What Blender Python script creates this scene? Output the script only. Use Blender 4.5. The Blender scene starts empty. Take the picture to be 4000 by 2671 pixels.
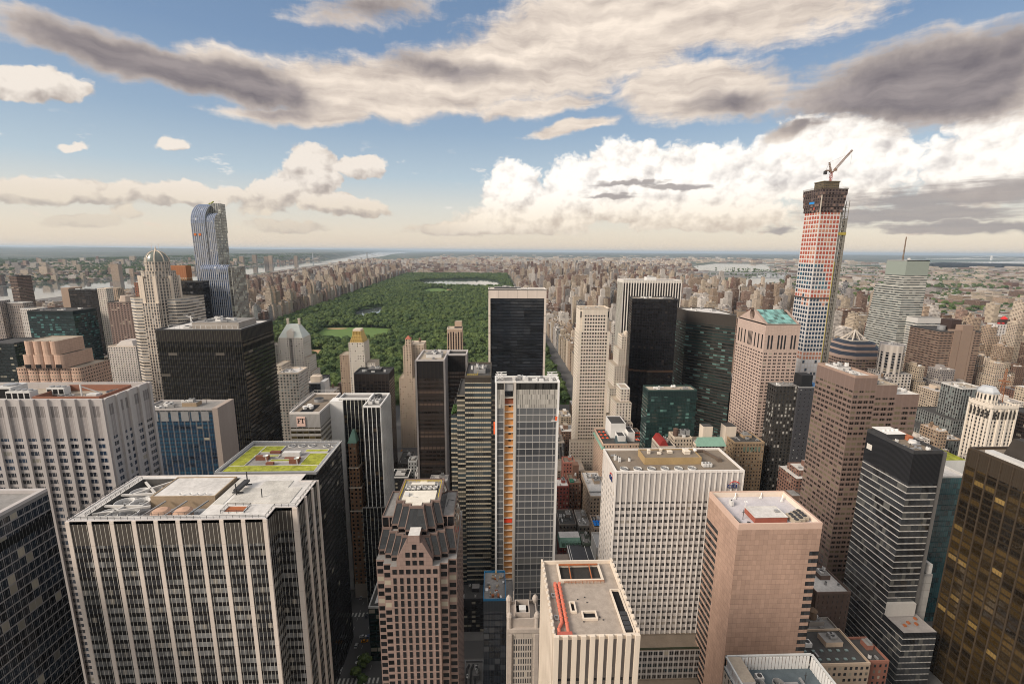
import bpy, bmesh, math, random
import numpy as np
from mathutils import Matrix, Vector
R = math.radians
rng = random.Random(7)
S = bpy.context.scene
COL = S.collection

# ------------------------------------------------------------ camera
# An observation deck 260 m above the street, looking uptown.
# X runs east along the cross streets, Y runs north along the avenues.
CAM_Z = 260.0
cam = bpy.data.cameras.new('camera')
cam.sensor_width = 36.0
cam.lens = 16.56
cam.clip_start = 1.0
cam.clip_end = 400000.0
cam_ob = bpy.data.objects.new('camera', cam)
COL.objects.link(cam_ob)
CAM_M = Matrix.Rotation(R(-2.2), 4, 'Z') @ Matrix.Rotation(R(90 - 10.95), 4, 'X') @ Matrix.Rotation(R(0.45), 4, 'Z')
cam_ob.matrix_world = Matrix.Translation((0, 0, CAM_Z)) @ CAM_M
S.camera = cam_ob

# ------------------------------------------------------------ exposure
S.view_settings.view_transform = 'Standard'
S.view_settings.look = 'None'
S.view_settings.gamma = 1.0
EXPO = 1.0
S.view_settings.exposure = EXPO
S.cycles.max_bounces = 6
S.cycles.diffuse_bounces = 3
S.cycles.glossy_bounces = 3
S.cycles.volume_bounces = 0
S.cycles.caustics_reflective = False
S.cycles.caustics_refractive = False
S.cycles.use_denoising = True
S.cycles.filter_width = 1.0
S.cycles.sample_clamp_indirect = 4.0

# ------------------------------------------------------------ sun: low, behind the left shoulder, veiled by thin cloud
SUN_AZ, SUN_EL = -118.0, 32.0          # degrees from uptown, negative = west
sun = bpy.data.lights.new('sun', 'SUN')
sun.energy = 2.2
sun.angle = R(22.0)
sun.color = (1.0, 0.88, 0.75)
sun_ob = bpy.data.objects.new('sun', sun)
COL.objects.link(sun_ob)
sd = Vector((math.sin(R(SUN_AZ)) * math.cos(R(SUN_EL)), math.cos(R(SUN_AZ)) * math.cos(R(SUN_EL)), math.sin(R(SUN_EL))))
sun_ob.rotation_euler = sd.to_track_quat('Z', 'Y').to_euler()


class NT:
    """Small helper that writes node trees."""
    def __init__(self, tree):
        self.t = tree
        self.n = tree.nodes
        self.l = tree.links

    def put(self, inp, v):
        if isinstance(v, bpy.types.NodeSocket):
            self.l.new(v, inp)
        elif v is not None:
            if hasattr(inp, 'default_value'):
                try:
                    inp.default_value = v
                except (TypeError, ValueError):
                    inp.default_value = (*v, 1.0) if len(v) == 3 else v

    def node(self, typ, **kw):
        n = self.n.new(typ)
        for k, v in kw.items():
            setattr(n, k, v)
        return n

    def m(self, op, a, b=None, c=None, clamp=False):
        n = self.node('ShaderNodeMath', operation=op, use_clamp=clamp)
        self.put(n.inputs[0], a); self.put(n.inputs[1], b); self.put(n.inputs[2], c)
        return n.outputs[0]

    def add(self, a, b): return self.m('ADD', a, b)
    def sub(self, a, b): return self.m('SUBTRACT', a, b)
    def mul(self, a, b): return self.m('MULTIPLY', a, b)

    def step(self, v, lo, hi):
        n = self.node('ShaderNodeMapRange', interpolation_type='SMOOTHSTEP')
        self.put(n.inputs[0], v); self.put(n.inputs[1], lo); self.put(n.inputs[2], hi)
        return n.outputs[0]

    def mix(self, f, a, b, blend='MIX'):
        n = self.node('ShaderNodeMix', data_type='RGBA', blend_type=blend)
        self.put(n.inputs[0], f); self.put(n.inputs[6], a); self.put(n.inputs[7], b)
        return n.outputs[2]

    def vec(self, x, y, z=0.0):
        n = self.node('ShaderNodeCombineXYZ')
        self.put(n.inputs[0], x); self.put(n.inputs[1], y); self.put(n.inputs[2], z)
        return n.outputs[0]

    def sep(self, v):
        n = self.node('ShaderNodeSeparateXYZ')
        self.put(n.inputs[0], v)
        return n.outputs

    def vm(self, op, a, b=None):
        n = self.node('ShaderNodeVectorMath', operation=op)
        self.put(n.inputs[0], a); self.put(n.inputs[1], b)
        return n.outputs[0]

    def noise(self, v, scale, detail=4.0, rough=0.5, dims='3D', out=0, lac=2.0):
        n = self.node('ShaderNodeTexNoise', noise_dimensions=dims)
        self.put(n.inputs['Vector'], v)
        n.inputs['Scale'].default_value = scale
        n.inputs['Detail'].default_value = detail
        n.inputs['Roughness'].default_value = rough
        n.inputs['Lacunarity'].default_value = lac
        return n.outputs[out]

    def white(self, v, dims='3D', out=0):
        n = self.node('ShaderNodeTexWhiteNoise', noise_dimensions=dims)
        self.put(n.inputs['Vector'], v)
        return n.outputs[out]

    def ramp(self, v, stops):
        n = self.node('ShaderNodeValToRGB')
        e = n.color_ramp.elements
        for i, (p, c) in enumerate(stops):
            el = e[i] if i < 2 else e.new(p)
            el.position = p
            el.color = (*c, 1.0)
        self.put(n.inputs[0], v)
        return n.outputs[0]


# ------------------------------------------------------------ sky: Nishita air, haze glow near the horizon, cloud decks placed by bearing and height angle
# each cloud mass: bearing, elevation, long radius, short radius, tilt (degrees), density
SKY_A = [(-33.2,16.0,11.5,1.8,-7,1), (-25.6,15.9,6.0,2.5,-7,1), (-13.5,16.5,15.3,3.2,5,1), (-1.6,18.6,14.5,3.6,9,1), (10.3,21.4,16.0,5.2,10,1), (23.9,22.6,13.7,3.1,-6,1), (22.0,16.0,9.5,2.8,-6,1), (41.8,14.2,12.8,3.6,176,1), (46.4,15.4,2.4,2.2,99,0.8), (5.7,17.8,8.1,0.8,8,0.8), (5.2,15.6,9.2,1.0,7,0.8), (9.2,13.7,5.8,0.7,9,0.8), (-19.4,13.5,9.0,1.0,3,0.8), (-13.1,23.3,8.4,1.8,9,0.55), (31.7,12.0,3.2,1.0,10,0.8), (5.0,50.0,70.0,14.0,4,0.8)]
SKY_AD = [(-33.2,15.8,11.5,2.3,-7,1), (-24.9,15.3,6.5,2.5,-5,1), (-6.4,19.2,9.7,1.5,-7,0.55), (25.9,14.5,5.8,1.6,-3,0.65), (39.2,13.8,10.5,4.4,177,1), (46.1,15.2,3.0,2.9,99,0.9), (-13.1,23.1,8.4,2.1,10,0.6)]
SKY_B = [(-41.5,12.7,4.3,1.3,9,1), (-40.8,4.6,9.4,1.1,3,0.9), (-31.8,5.1,6.4,1.2,1,0.85), (-39.4,2.2,3.3,0.8,3,0.8), (-36.3,3.3,1.3,0.9,3,0.7), (-19.6,7.9,2.9,3.0,3,1), (-23.3,5.9,4.3,1.8,-156,0.9), (-17.7,5.0,6.1,1.3,-7,0.9), (-15.0,8.9,3.5,1.3,6,0.9), (-22.7,2.2,4.4,1.0,-3,0.75), (-39.2,8.5,1.3,0.5,8,0.7), (-32.0,9.6,1.6,0.7,7,0.7), (2.4,6.2,4.1,3.8,0,1), (-2.2,2.6,8.1,1.1,-177,0.9), (14.3,8.1,4.3,4.1,-2,1), (17.3,10.0,2.1,1.8,-2,0.9), (9.5,6.5,4.5,4.2,-1,1), (5.0,4.2,10.3,2.6,-172,1), (23.6,6.9,8.6,4.5,-3,1), (34.6,8.5,7.2,4.4,-5,1), (45.9,7.7,4.5,3.8,-1,1), (21.1,4.7,12.6,2.4,-4,1), (30.0,9.9,2.7,2.3,-1,0.8)]
SKY_D = [(43.4,4.8,9.8,1.3,-180,0.8), (41.2,3.5,9.8,1.0,-180,0.9), (46.2,2.3,8.8,0.7,179,0.9), (15.3,7.5,5.9,0.4,-180,0.8), (21.0,7.0,4.4,0.4,-3,0.8), (13.4,6.2,5.0,0.4,-179,0.7), (31.1,2.4,2.0,0.6,-174,0.7), (47.5,5.4,6.0,1.4,179,0.6)]


def build_sky():
    w = bpy.data.worlds.new('World')
    S.world = w
    w.use_nodes = True
    k = NT(w.node_tree)
    k.n.clear()
    d = k.vm('NORMALIZE', k.node('ShaderNodeTexCoord').outputs['Generated'])
    x, y, z = k.sep(d)
    az = k.mul(k.m('ARCTAN2', x, y), 57.29578)
    el = k.mul(k.m('ARCSINE', z), 57.29578)
    p0 = k.vec(az, el)
    wr = k.vm('SUBTRACT', k.noise(p0, 0.22, 3.0, 0.55, out=1), (0.5, 0.5, 0.5))
    wr = k.vm('MULTIPLY', wr, (5.0, 2.2, 0.0))
    pA = k.vm('ADD', p0, wr)
    wr2 = k.vm('SUBTRACT', k.noise(p0, 0.7, 2.0, 0.5, out=1), (0.5, 0.5, 0.5))
    pB = k.vm('ADD', p0, k.vm('MULTIPLY', wr2, (1.8, 1.2, 0.0)))

    def mask(lst, p, grow=1.34):
        tot = None
        for a, e, ra, rb, an, am in lst:
            mp = k.node('ShaderNodeMapping', vector_type='TEXTURE')
            k.put(mp.inputs[0], p)
            mp.inputs[1].default_value = (a, e, 0)
            mp.inputs[2].default_value = (0, 0, R(an))
            mp.inputs[3].default_value = (ra * grow, rb * grow, 1)
            g = k.node('ShaderNodeTexGradient', gradient_type='SPHERICAL')
            k.put(g.inputs[0], mp.outputs[0])
            g = k.mul(g.outputs[1], am * 1.6)
            tot = g if tot is None else k.m('MAXIMUM', tot, g)
        return tot

    # --- clear air
    sky = k.node('ShaderNodeTexSky', sky_type='NISHITA', sun_disc=False)
    sky.sun_elevation = R(SUN_EL)
    sky.sun_rotation = R(SUN_AZ)
    sky.altitude = 260
    glow = k.ramp(k.m('DIVIDE', el, 40.0, clamp=True), [
        (0.0, (.74, .60, .47)), (0.05, (.74, .635, .52)), (0.12, (.65, .62, .56)), (0.20, (.44, .52, .575)),
        (0.32, (.285, .385, .50)), (0.5, (.18, .275, .425)), (0.75, (.13, .21, .345)), (1.0, (.10, .17, .30))])
    glow = k.mix(1.0, glow, (GAIN * 10, GAIN * 10, GAIN * 10), 'MULTIPLY')
    air = k.mix(0.88, sky.outputs[0], glow)
    bk = 10.0 * GAIN

    # --- high soft deck
    sA = k.vm('MULTIPLY', pA, (0.13, 0.40, 1.0))
    nA = k.noise(sA, 1.0, 7.0, 0.58)
    nA2 = k.noise(k.vm('ADD', sA, (-0.10, 0.34, 0.0)), 1.0, 5.0, 0.55)
    fine = k.noise(p0, 1.3, 5.0, 0.6)
    mA = mask(SKY_A, pA)
    st = k.noise(k.vm('MULTIPLY', pA, (0.05, 0.62, 1.0)), 1.0, 6.0, 0.6)
    dA = k.add(k.add(k.add(mA, k.mul(k.sub(nA, 0.5), 1.0)), k.mul(k.sub(fine, 0.5), 0.35)), k.mul(k.sub(st, 0.5), 0.8))
    aA = k.step(dA, 0.20, 0.74)
    dk = k.step(k.add(mask(SKY_AD, pA), k.mul(k.sub(nA, 0.5), 1.1)), 0.12, 0.85)
    rel = k.add(0.55, k.add(k.mul(k.sub(nA, nA2), 2.0), k.mul(k.sub(st, 0.5), 1.5)))
    rel = k.m('ADD', rel, 0.0, clamp=True)
    lightA = k.mix(rel, (.50 * bk, .43 * bk, .385 * bk), (.92 * bk, .80 * bk, .685 * bk))
    darkA = k.mix(rel, (.15 * bk, .135 * bk, .155 * bk), (.33 * bk, .29 * bk, .29 * bk))
    under = k.sub(mask(SKY_A, k.vm('ADD', pA, (-0.3, 1.3, 0.0))), mA)
    rel = k.m('SUBTRACT', rel, k.mul(under, 0.55), clamp=True)
    edge = k.step(dA, 1.15, 0.3)
    darkA = k.mix(k.mul(edge, 0.6), darkA, lightA)
    cA = k.mix(dk, lightA, darkA)

    # --- cumulus
    def billow(p, det):
        v = k.node('ShaderNodeTexVoronoi', feature='F1', distance='EUCLIDEAN', normalize=True)
        k.put(v.inputs['Vector'], k.vm('MULTIPLY', p, (0.34, 0.44, 1.0)))
        v.inputs['Scale'].default_value = 1.0
        v.inputs['Detail'].default_value = det
        v.inputs['Roughness'].default_value = 0.62
        v.inputs['Lacunarity'].default_value = 2.1
        return k.sub(1.0, v.outputs[0])
    b1 = billow(pB, 4.0)
    b2 = billow(k.vm('ADD', pB, (-0.35, 0.55, 0.0)), 3.0)
    f1 = k.noise(pB, 0.9, 6.0, 0.6)
    f2 = k.noise(k.vm('ADD', p0, (-0.6, 0.9, 0.0)), 0.35, 3.0, 0.55)
    f3 = k.noise(p0, 0.35, 3.0, 0.55)
    mB = k.mul(mask(SKY_B, pB, 1.32), k.step(el, 0.9, 2.2))
    hB = k.add(k.add(mB, k.mul(k.sub(b1, 0.62), 1.3)), k.mul(k.sub(f1, 0.5), 0.42))
    aB = k.step(hB, 0.38, 0.64)
    lit = k.add(k.add(0.74, k.mul(k.sub(b1, b2), 2.2)), k.mul(k.sub(f3, f2), 2.6))
    lit = k.add(lit, k.mul(k.sub(f1, 0.5), 0.5))
    lit = k.sub(lit, k.mul(k.step(hB, 0.7, 1.5), -0.18))
    under = k.sub(mask(SKY_B, k.vm('ADD', pB, (-0.2, 0.8, 0.0)), 1.32), mB)
    lit = k.sub(lit, k.mul(under, 0.8))
    lit = k.m('ADD', lit, 0.0, clamp=True)
    base = k.step(el, 1.2, 4.0)
    warm = k.step(el, 7.5, 3.0)
    shB = k.mix(warm, (.60 * bk, .56 * bk, .54 * bk), (.62 * bk, .53 * bk, .44 * bk))
    hiB = k.mix(warm, (1.06 * bk, 1.0 * bk, .93 * bk), (.95 * bk, .84 * bk, .70 * bk))
    west = k.step(az, 2.0, -14.0)
    hiB = k.mix(k.mul(west, .85), hiB, k.mix(warm, (.80 * bk, .72 * bk, .64 * bk), (.74 * bk, .63 * bk, .50 * bk)))
    shB = k.mix(k.mul(west, .8), shB, (.40 * bk, .345 * bk, .31 * bk))
    cB = k.mix(k.mul(lit, k.add(0.45, k.mul(base, 0.55))), shB, hiB)
    # clouds left of uptown stand farther off and sink into the haze
    far = k.mul(k.step(az, -6.0, -30.0), k.step(el, 6.0, 1.0))
    aB = k.mul(aB, k.sub(1.0, k.mul(far, 0.55)))

    # --- scattered scraps low in the west and along the horizon
    sC = k.vm('MULTIPLY', p0, (0.30, 0.75, 1.0))
    nC = k.noise(sC, 1.0, 6.0, 0.6)
    band = k.mul(k.step(el, 0.4, 1.2), k.step(el, 12.0, 9.0))
    aC = k.mul(k.mul(k.step(nC, 0.60, 0.70), band), 0.6)
    cC = k.mix(k.step(el, 5.0, 1.5), (.90 * bk, .84 * bk, .78 * bk), (.78 * bk, .63 * bk, .50 * bk))

    # --- flat grey streaks in front of the cumulus
    sD = k.vm('MULTIPLY', p0, (0.16, 1.3, 1.0))
    nD = k.noise(sD, 1.0, 6.0, 0.6)
    mD = k.add(mask(SKY_D, pB), k.mul(k.sub(nD, 0.5), 1.6))
    aD = k.mul(k.step(mD, 0.30, 0.85), 0.88)
    cD = k.mix(nD, (.24 * bk, .23 * bk, .25 * bk), (.46 * bk, .40 * bk, .36 * bk))

    c = k.mix(aC, air, cC)
    c = k.mix(aB, c, cB)
    c = k.mix(aD, c, cD)
    c = k.mix(aA, c, cA)
    # unseen bright cloud added overhead and behind the deck as fill light
    sheet = k.m('MAXIMUM', k.step(el, 30.0, 52.0), k.mul(k.step(y, 0.30, -0.45), k.step(el, -4.0, 8.0)))
    sheet = k.mul(sheet, k.add(0.62, k.mul(nA, 0.5)))
    c = k.mix(sheet, c, (.74 * bk, .70 * bk, .665 * bk))
    bg = k.node('ShaderNodeBackground')
    k.put(bg.inputs[0], c)
    bg.inputs[1].default_value = 0.1
    out = k.node('ShaderNodeOutputWorld')
    k.l.new(bg.outputs[0], out.inputs[0])
    w.cycles.sampling_method = 'MANUAL'
    w.cycles.sample_map_resolution = 512


GAIN = 0.54        # sky brightness that reads as in the photograph at this exposure
build_sky()

# ------------------------------------------------------------ materials
MATS = {}


def principled(name):
    m = bpy.data.materials.new(name)
    m.use_nodes = True
    k = NT(m.node_tree)
    k.n.clear()
    b = k.node('ShaderNodeBsdfPrincipled')
    o = k.node('ShaderNodeOutputMaterial')
    k.l.new(b.outputs[0], o.inputs[0])
    MATS[name] = m
    return m, k, b


def plain(name, col, rough=0.7, var=0.2, scale=0.15, metal=0.0, ior=1.28, streak=False):
    """Weathered plain surface: concrete, stone, metal, paint, gravel."""
    if name in MATS:
        return MATS[name]
    m, k, b = principled(name)
    pos = k.node('ShaderNodeNewGeometry').outputs['Position']
    if streak:
        pos = k.vm('MULTIPLY', pos, (1.0, 1.0, 0.12))
    n1 = k.noise(pos, scale, 6.0, 0.62)
    n2 = k.noise(pos, scale * 9.0, 3.0, 0.6)
    f = k.add(k.mul(k.sub(n1, 0.5), var * 2.6), k.mul(k.sub(n2, 0.5), var * 1.4))
    f = k.add(1.0, f)
    c = k.mix(1.0, col, k.vec(f, f, f), 'MULTIPLY')
    k.put(b.inputs['Base Color'], c)
    b.inputs['Roughness'].default_value = rough
    b.inputs['Metallic'].default_value = metal
    b.inputs['IOR'].default_value = ior
    return m


def facade(name, pier, span=None, glass=(.02, .024, .03), ww=.6, wh=.55, prio='v', mull=0, mw=.07, mcol=None,
           blind=.12, blindc=(.42, .38, .30), var=.12, ior=1.75, top=0.0, topc=None, jit=.014, attr=False,
           bands=(), tile=None, shine=.06, glass2=None, offv=0.0, hmull=0):
    """Wall pattern in units of bays (u) and storeys (v, counted down from the top)."""
    if name in MATS:
        return MATS[name]
    span = span or pier
    m, k, b = principled(name)
    u, v, _ = k.sep(k.node('ShaderNodeUVMap').outputs[0])
    if offv:
        v = k.add(v, offv)
    geo = k.node('ShaderNodeNewGeometry')
    pos = geo.outputs['Position']
    ob = k.node('ShaderNodeObjectInfo').outputs['Random']
    fu = k.m('FRACT', u); fv = k.m('FRACT', v)
    iu = k.m('FLOOR', u); iv = k.m('FLOOR', v)
    inW = k.m('LESS_THAN', k.m('ABSOLUTE', k.sub(fu, .5)), ww / 2)
    inH = k.m('LESS_THAN', k.m('ABSOLUTE', k.sub(fv, .5)), wh / 2)
    cell = k.vec(iu, iv, k.mul(ob, 91.7))
    wn = k.node('ShaderNodeTexWhiteNoise', noise_dimensions='3D')
    k.put(wn.inputs[0], cell)
    r1 = wn.outputs[0]
    rc, gc, bc = k.sep(wn.outputs[1])
    win = k.mul(inW, inH)
    if attr:
        at = k.node('ShaderNodeAttribute', attribute_name='col').outputs[0]
        wallP = k.mix(1.0, at, pier, 'MULTIPLY'); wallS = k.mix(1.0, at, span, 'MULTIPLY')
    else:
        wallP, wallS = pier, span
    wall = k.mix(inW, wallP, wallS) if prio == 'v' else k.mix(inH, wallS, wallP)
    n1 = k.noise(k.vm('MULTIPLY', pos, (1, 1, .16)), .12, 5.0, .62)
    n2 = k.noise(pos, .9, 3.0, .6)
    f = k.add(1.0, k.add(k.mul(k.sub(n1, .5), var * 2.8), k.mul(k.sub(n2, .5), var * 1.5)))
    if tile:
        tu, tv, amt = tile
        w2 = k.white(k.vec(k.m('FLOOR', k.mul(u, tu)), k.m('FLOOR', k.mul(v, tv)), 3.0))
        f = k.mul(f, k.add(1.0 - amt, k.mul(w2, 2 * amt)))
        jl = k.m('MAXIMUM', k.m('LESS_THAN', k.m('FRACT', k.mul(u, tu)), .045), k.m('LESS_THAN', k.m('FRACT', k.mul(v, tv)), .06))
        f = k.mul(f, k.sub(1.0, k.mul(jl, .34)))
    wall = k.mix(1.0, wall, k.vec(f, f, f), 'MULTIPLY')
    g = k.mix(r1, tuple(x * 1.45 for x in glass), tuple(x * .30 for x in glass))
    if glass2:
        g = k.mix(k.step(k.noise(k.vec(k.mul(iu, .13), k.mul(iv, .33), ob), 1.0, 2.0, .6), .46, .62), g, glass2)
    if blind:
        clus = k.step(k.noise(k.vec(k.mul(iu, .17), k.mul(iv, .43), k.mul(ob, 17.0)), 1.0, 2.0, .6), .36, .66)
        g = k.mix(k.mul(k.m('LESS_THAN', gc, k.mul(clus, blind * 2.0)), k.add(.35, k.mul(bc, .6))), g, blindc)
    if topc or top:
        t = k.m('GREATER_THAN', v, -top + offv)
        rib = k.m('FRACT', k.mul(u, 9.0))
        tc = k.mix(k.mul(rib, .45), topc, tuple(x * .5 for x in topc))
        wall = k.mix(k.mul(t, inW if prio == 'v' else 1.0), wall, tc)
        win = k.mul(win, k.sub(1.0, t))
    for lo, hi, bcol in bands:          # whole mechanical storeys, counted down from the top
        t = k.mul(k.m('LESS_THAN', v, -lo + offv), k.m('GREATER_THAN', v, -hi + offv))
        rib = k.m('FRACT', k.mul(u, 7.0))
        wall = k.mix(k.mul(t, inW if prio == 'v' else 1.0), wall, k.mix(k.mul(rib, .4), bcol, tuple(x * .55 for x in bcol)))
        win = k.mul(win, k.sub(1.0, t))
    if hmull:
        hm = k.m('LESS_THAN', k.m('FRACT', k.mul(fv, hmull)), .07)
        win = k.mul(win, k.sub(1.0, hm))
    if mull:
        mm = k.m('LESS_THAN', k.m('ABSOLUTE', k.sub(k.m('FRACT', k.mul(fu, mull)), .5)), mw * mull / 2)
        if prio == 'v':
            mm = k.mul(mm, inW)
        win = k.mul(win, k.sub(1.0, mm))
        wall = k.mix(mm, wall, mcol or pier)
    col = k.mix(win, wall, g)
    k.put(b.inputs['Base Color'], col)
    k.put(b.inputs['Roughness'], k.add(.82, k.mul(win, k.add(shine - .82, k.mul(bc, .10)))))
    k.put(b.inputs['IOR'], k.add(1.17, k.mul(win, ior - 1.17)))
    if jit:
        wav = k.vm('SUBTRACT', k.noise(pos, .35, 2.0, .5, out=1), (.5, .5, .5))
        j = k.vm('ADD', k.vm('MULTIPLY', k.vm('SUBTRACT', wn.outputs[1], (.5, .5, .5)), (jit,) * 3), k.vm('MULTIPLY', wav, (jit * 2.5,) * 3))
        sc = k.node('ShaderNodeVectorMath', operation='SCALE')
        k.put(sc.inputs[0], j); k.put(sc.inputs[3], win)
        k.put(b.inputs['Normal'], k.vm('NORMALIZE', k.vm('ADD', geo.outputs['Normal'], sc.outputs[0])))
    return m


# ------------------------------------------------------------ mesh building
ORG = {}


class MB:
    """Collects faces in world metres; obj() links them as one mesh."""
    def __init__(s):
        s.v = []; s.f = []; s.uv = []; s.mi = []

    def face(s, pts, m=0, uv=None):
        n = len(s.v)
        s.v += [tuple(p) for p in pts]
        s.f.append(tuple(range(n, n + len(pts))))
        s.mi.append(m)
        s.uv += uv if uv else [(0.02, 0.02)] * len(pts)

    def wall(s, p, q, z0, z1, m=0, bay=0, fl=0, zr=None, p1=None, q1=None):
        """Upright (or leaning, with p1/q1 at the top) wall from p to q, seen from the right-hand side of p->q reversed."""
        p1 = p1 or p; q1 = q1 or q
        uv = None
        if bay:
            n = max(1, round(math.dist(p, q) / bay))
            zr = z1 if zr is None else zr
            a, c = (z0 - zr) / fl, (z1 - zr) / fl
            uv = [(0, a), (n, a), (n, c), (0, c)]
        s.face([(*p, z0), (*q, z0), (*q1, z1), (*p1, z1)], m, uv)

    def prism(s, poly, z0, z1, m=0, mt=None, bay=0, fl=0, cap=True, zr=None, top=None):
        """poly counter-clockwise seen from above; top = polygon at z1 when the sides lean."""
        n = len(poly)
        top = top or poly
        for i in range(n):
            s.wall(poly[i], poly[(i + 1) % n], z0, z1, m, bay, fl, zr, top[i], top[(i + 1) % n])
        if cap:
            s.face([(*p, z1) for p in top], m if mt is None else mt)

    def box(s, x0, x1, y0, y1, z0, z1, m=0, mt=None, bay=0, fl=0, cap=True, zr=None, bottom=False):
        s.prism([(x0, y0), (x1, y0), (x1, y1), (x0, y1)], z0, z1, m, mt, bay, fl, cap, zr)
        if bottom:
            s.face([(x0, y1, z0), (x1, y1, z0), (x1, y0, z0), (x0, y0, z0)], m)

    def ring(s, poly, z0, z1, t, m=0):
        """Parapet: outer face, inner face and coping, t metres thick."""
        inn = inset(poly, t)
        n = len(poly)
        for i in range(n):
            j = (i + 1) % n
            s.wall(poly[i], poly[j], z0, z1, m)
            s.wall(inn[j], inn[i], z0, z1, m)
            s.face([(*poly[i], z1), (*poly[j], z1), (*inn[j], z1), (*inn[i], z1)], m)

    def cyl(s, x, y, z0, z1, r, n=14, r1=None, m=0, mt=None, cap=True):
        r1 = r if r1 is None else r1
        a = [(x + r * math.cos(2 * math.pi * i / n), y + r * math.sin(2 * math.pi * i / n)) for i in range(n)]
        c = [(x + r1 * math.cos(2 * math.pi * i / n), y + r1 * math.sin(2 * math.pi * i / n)) for i in range(n)]
        s.prism(a, z0, z1, m, mt, cap=cap and r1 > 0.01, top=c)

    def bar(s, p, q, r, m=0):
        p, q = Vector(p), Vector(q)
        d = (q - p).normalized()
        up = Vector((0, 0, 1)) if abs(d.z) < .95 else Vector((1, 0, 0))
        a = d.cross(up).normalized() * r
        c = d.cross(a).normalized() * r
        A = [p + a + c, p - a + c, p - a - c, p + a - c]
        B = [x + (q - p) for x in A]
        for i in range(4):
            j = (i + 1) % 4
            s.face([A[i], A[j], B[j], B[i]], m)
        s.face(A[::-1], m); s.face(B, m)

    def revolve(s, x, y, prof, n=16, m=0):
        for i in range(n):
            a0, a1 = 2 * math.pi * i / n, 2 * math.pi * (i + 1) / n
            for (r0, z0), (r1, z1) in zip(prof, prof[1:]):
                P = [(x + r0 * math.cos(a0), y + r0 * math.sin(a0), z0), (x + r0 * math.cos(a1), y + r0 * math.sin(a1), z0),
                     (x + r1 * math.cos(a1), y + r1 * math.sin(a1), z1), (x + r1 * math.cos(a0), y + r1 * math.sin(a0), z1)]
                if r1 < .01:
                    P = P[:3]
                elif r0 < .01:
                    P = [P[0], P[2], P[3]]
                s.face(P, m)


def inset(poly, t):
    out = []
    n = len(poly)
    for i in range(n):
        p0, p1, p2 = Vector(poly[i - 1]), Vector(poly[i]), Vector(poly[(i + 1) % n])
        d1 = (p1 - p0).normalized(); d2 = (p2 - p1).normalized()
        n1 = Vector((-d1.y, d1.x)); n2 = Vector((-d2.y, d2.x))
        b = n1 + n2
        b = b / max(.2, b.dot(n1))
        out.append(tuple(p1 + b * t))
    return out


def rect(x0, x1, y0, y1):
    return [(x0, y0), (x1, y0), (x1, y1), (x0, y1)]


def thing(name, label, cat, loc, group=None):
    o = bpy.data.objects.new(name, None)
    o.empty_display_size = 1.0
    COL.objects.link(o)
    o.location = loc
    o['label'] = label
    o['category'] = cat
    if group:
        o['group'] = group
    ORG[o] = Vector(loc)
    return o


def obj(name, mb, mats, parent=None, **props):
    org = ORG.get(parent, Vector((0, 0, 0))) if parent else props.pop('org', Vector((0, 0, 0)))
    me = bpy.data.meshes.new(name)
    vs = np.array(mb.v, dtype=np.float64).reshape(-1, 3) - np.array(org)
    me.from_pydata(vs.tolist(), [], mb.f)
    uvl = me.uv_layers.new(name='UVMap')
    uvl.data.foreach_set('uv', np.array(mb.uv, dtype=np.float32).ravel())
    for m in (mats if isinstance(mats, (list, tuple)) else [mats]):
        me.materials.append(m)
    me.polygons.foreach_set('material_index', np.array(mb.mi, dtype=np.int32))
    me.update()
    o = bpy.data.objects.new(name, me)
    COL.objects.link(o)
    if parent:
        o.parent = parent
        ORG[o] = org
    else:
        o.location = org
        ORG[o] = Vector(org)
    for a, c in props.items():
        o[a] = c
    return o


def one(name, shape, mat, parent, *a, **kw):
    """A part made of a single MB call, e.g. one('pier', 'box', mat, T, x0, x1, ...)."""
    mb = MB()
    getattr(mb, shape)(*a, **kw)
    return obj(name, mb, mat, parent)


def dup(o, parent, loc, rotz=None):
    c = o.copy()
    COL.objects.link(c)
    c.parent = parent
    c.location = loc
    if rotz is not None:
        c.rotation_euler = (0, 0, rotz)
    return c


FOOT = []            # footprints already taken: x0, x1, y0, y1, height


def take(x0, x1, y0, y1, z):
    FOOT.append((x0, x1, y0, y1, z))


def project(p):
    q = CAM_M.to_3x3().transposed() @ (Vector(p) - Vector((0, 0, CAM_Z)))
    if q.z > -1:
        return None
    return (.5 + .46 * q.x / -q.z, .5 * 683 / 1024 - .46 * q.y / -q.z)


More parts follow.
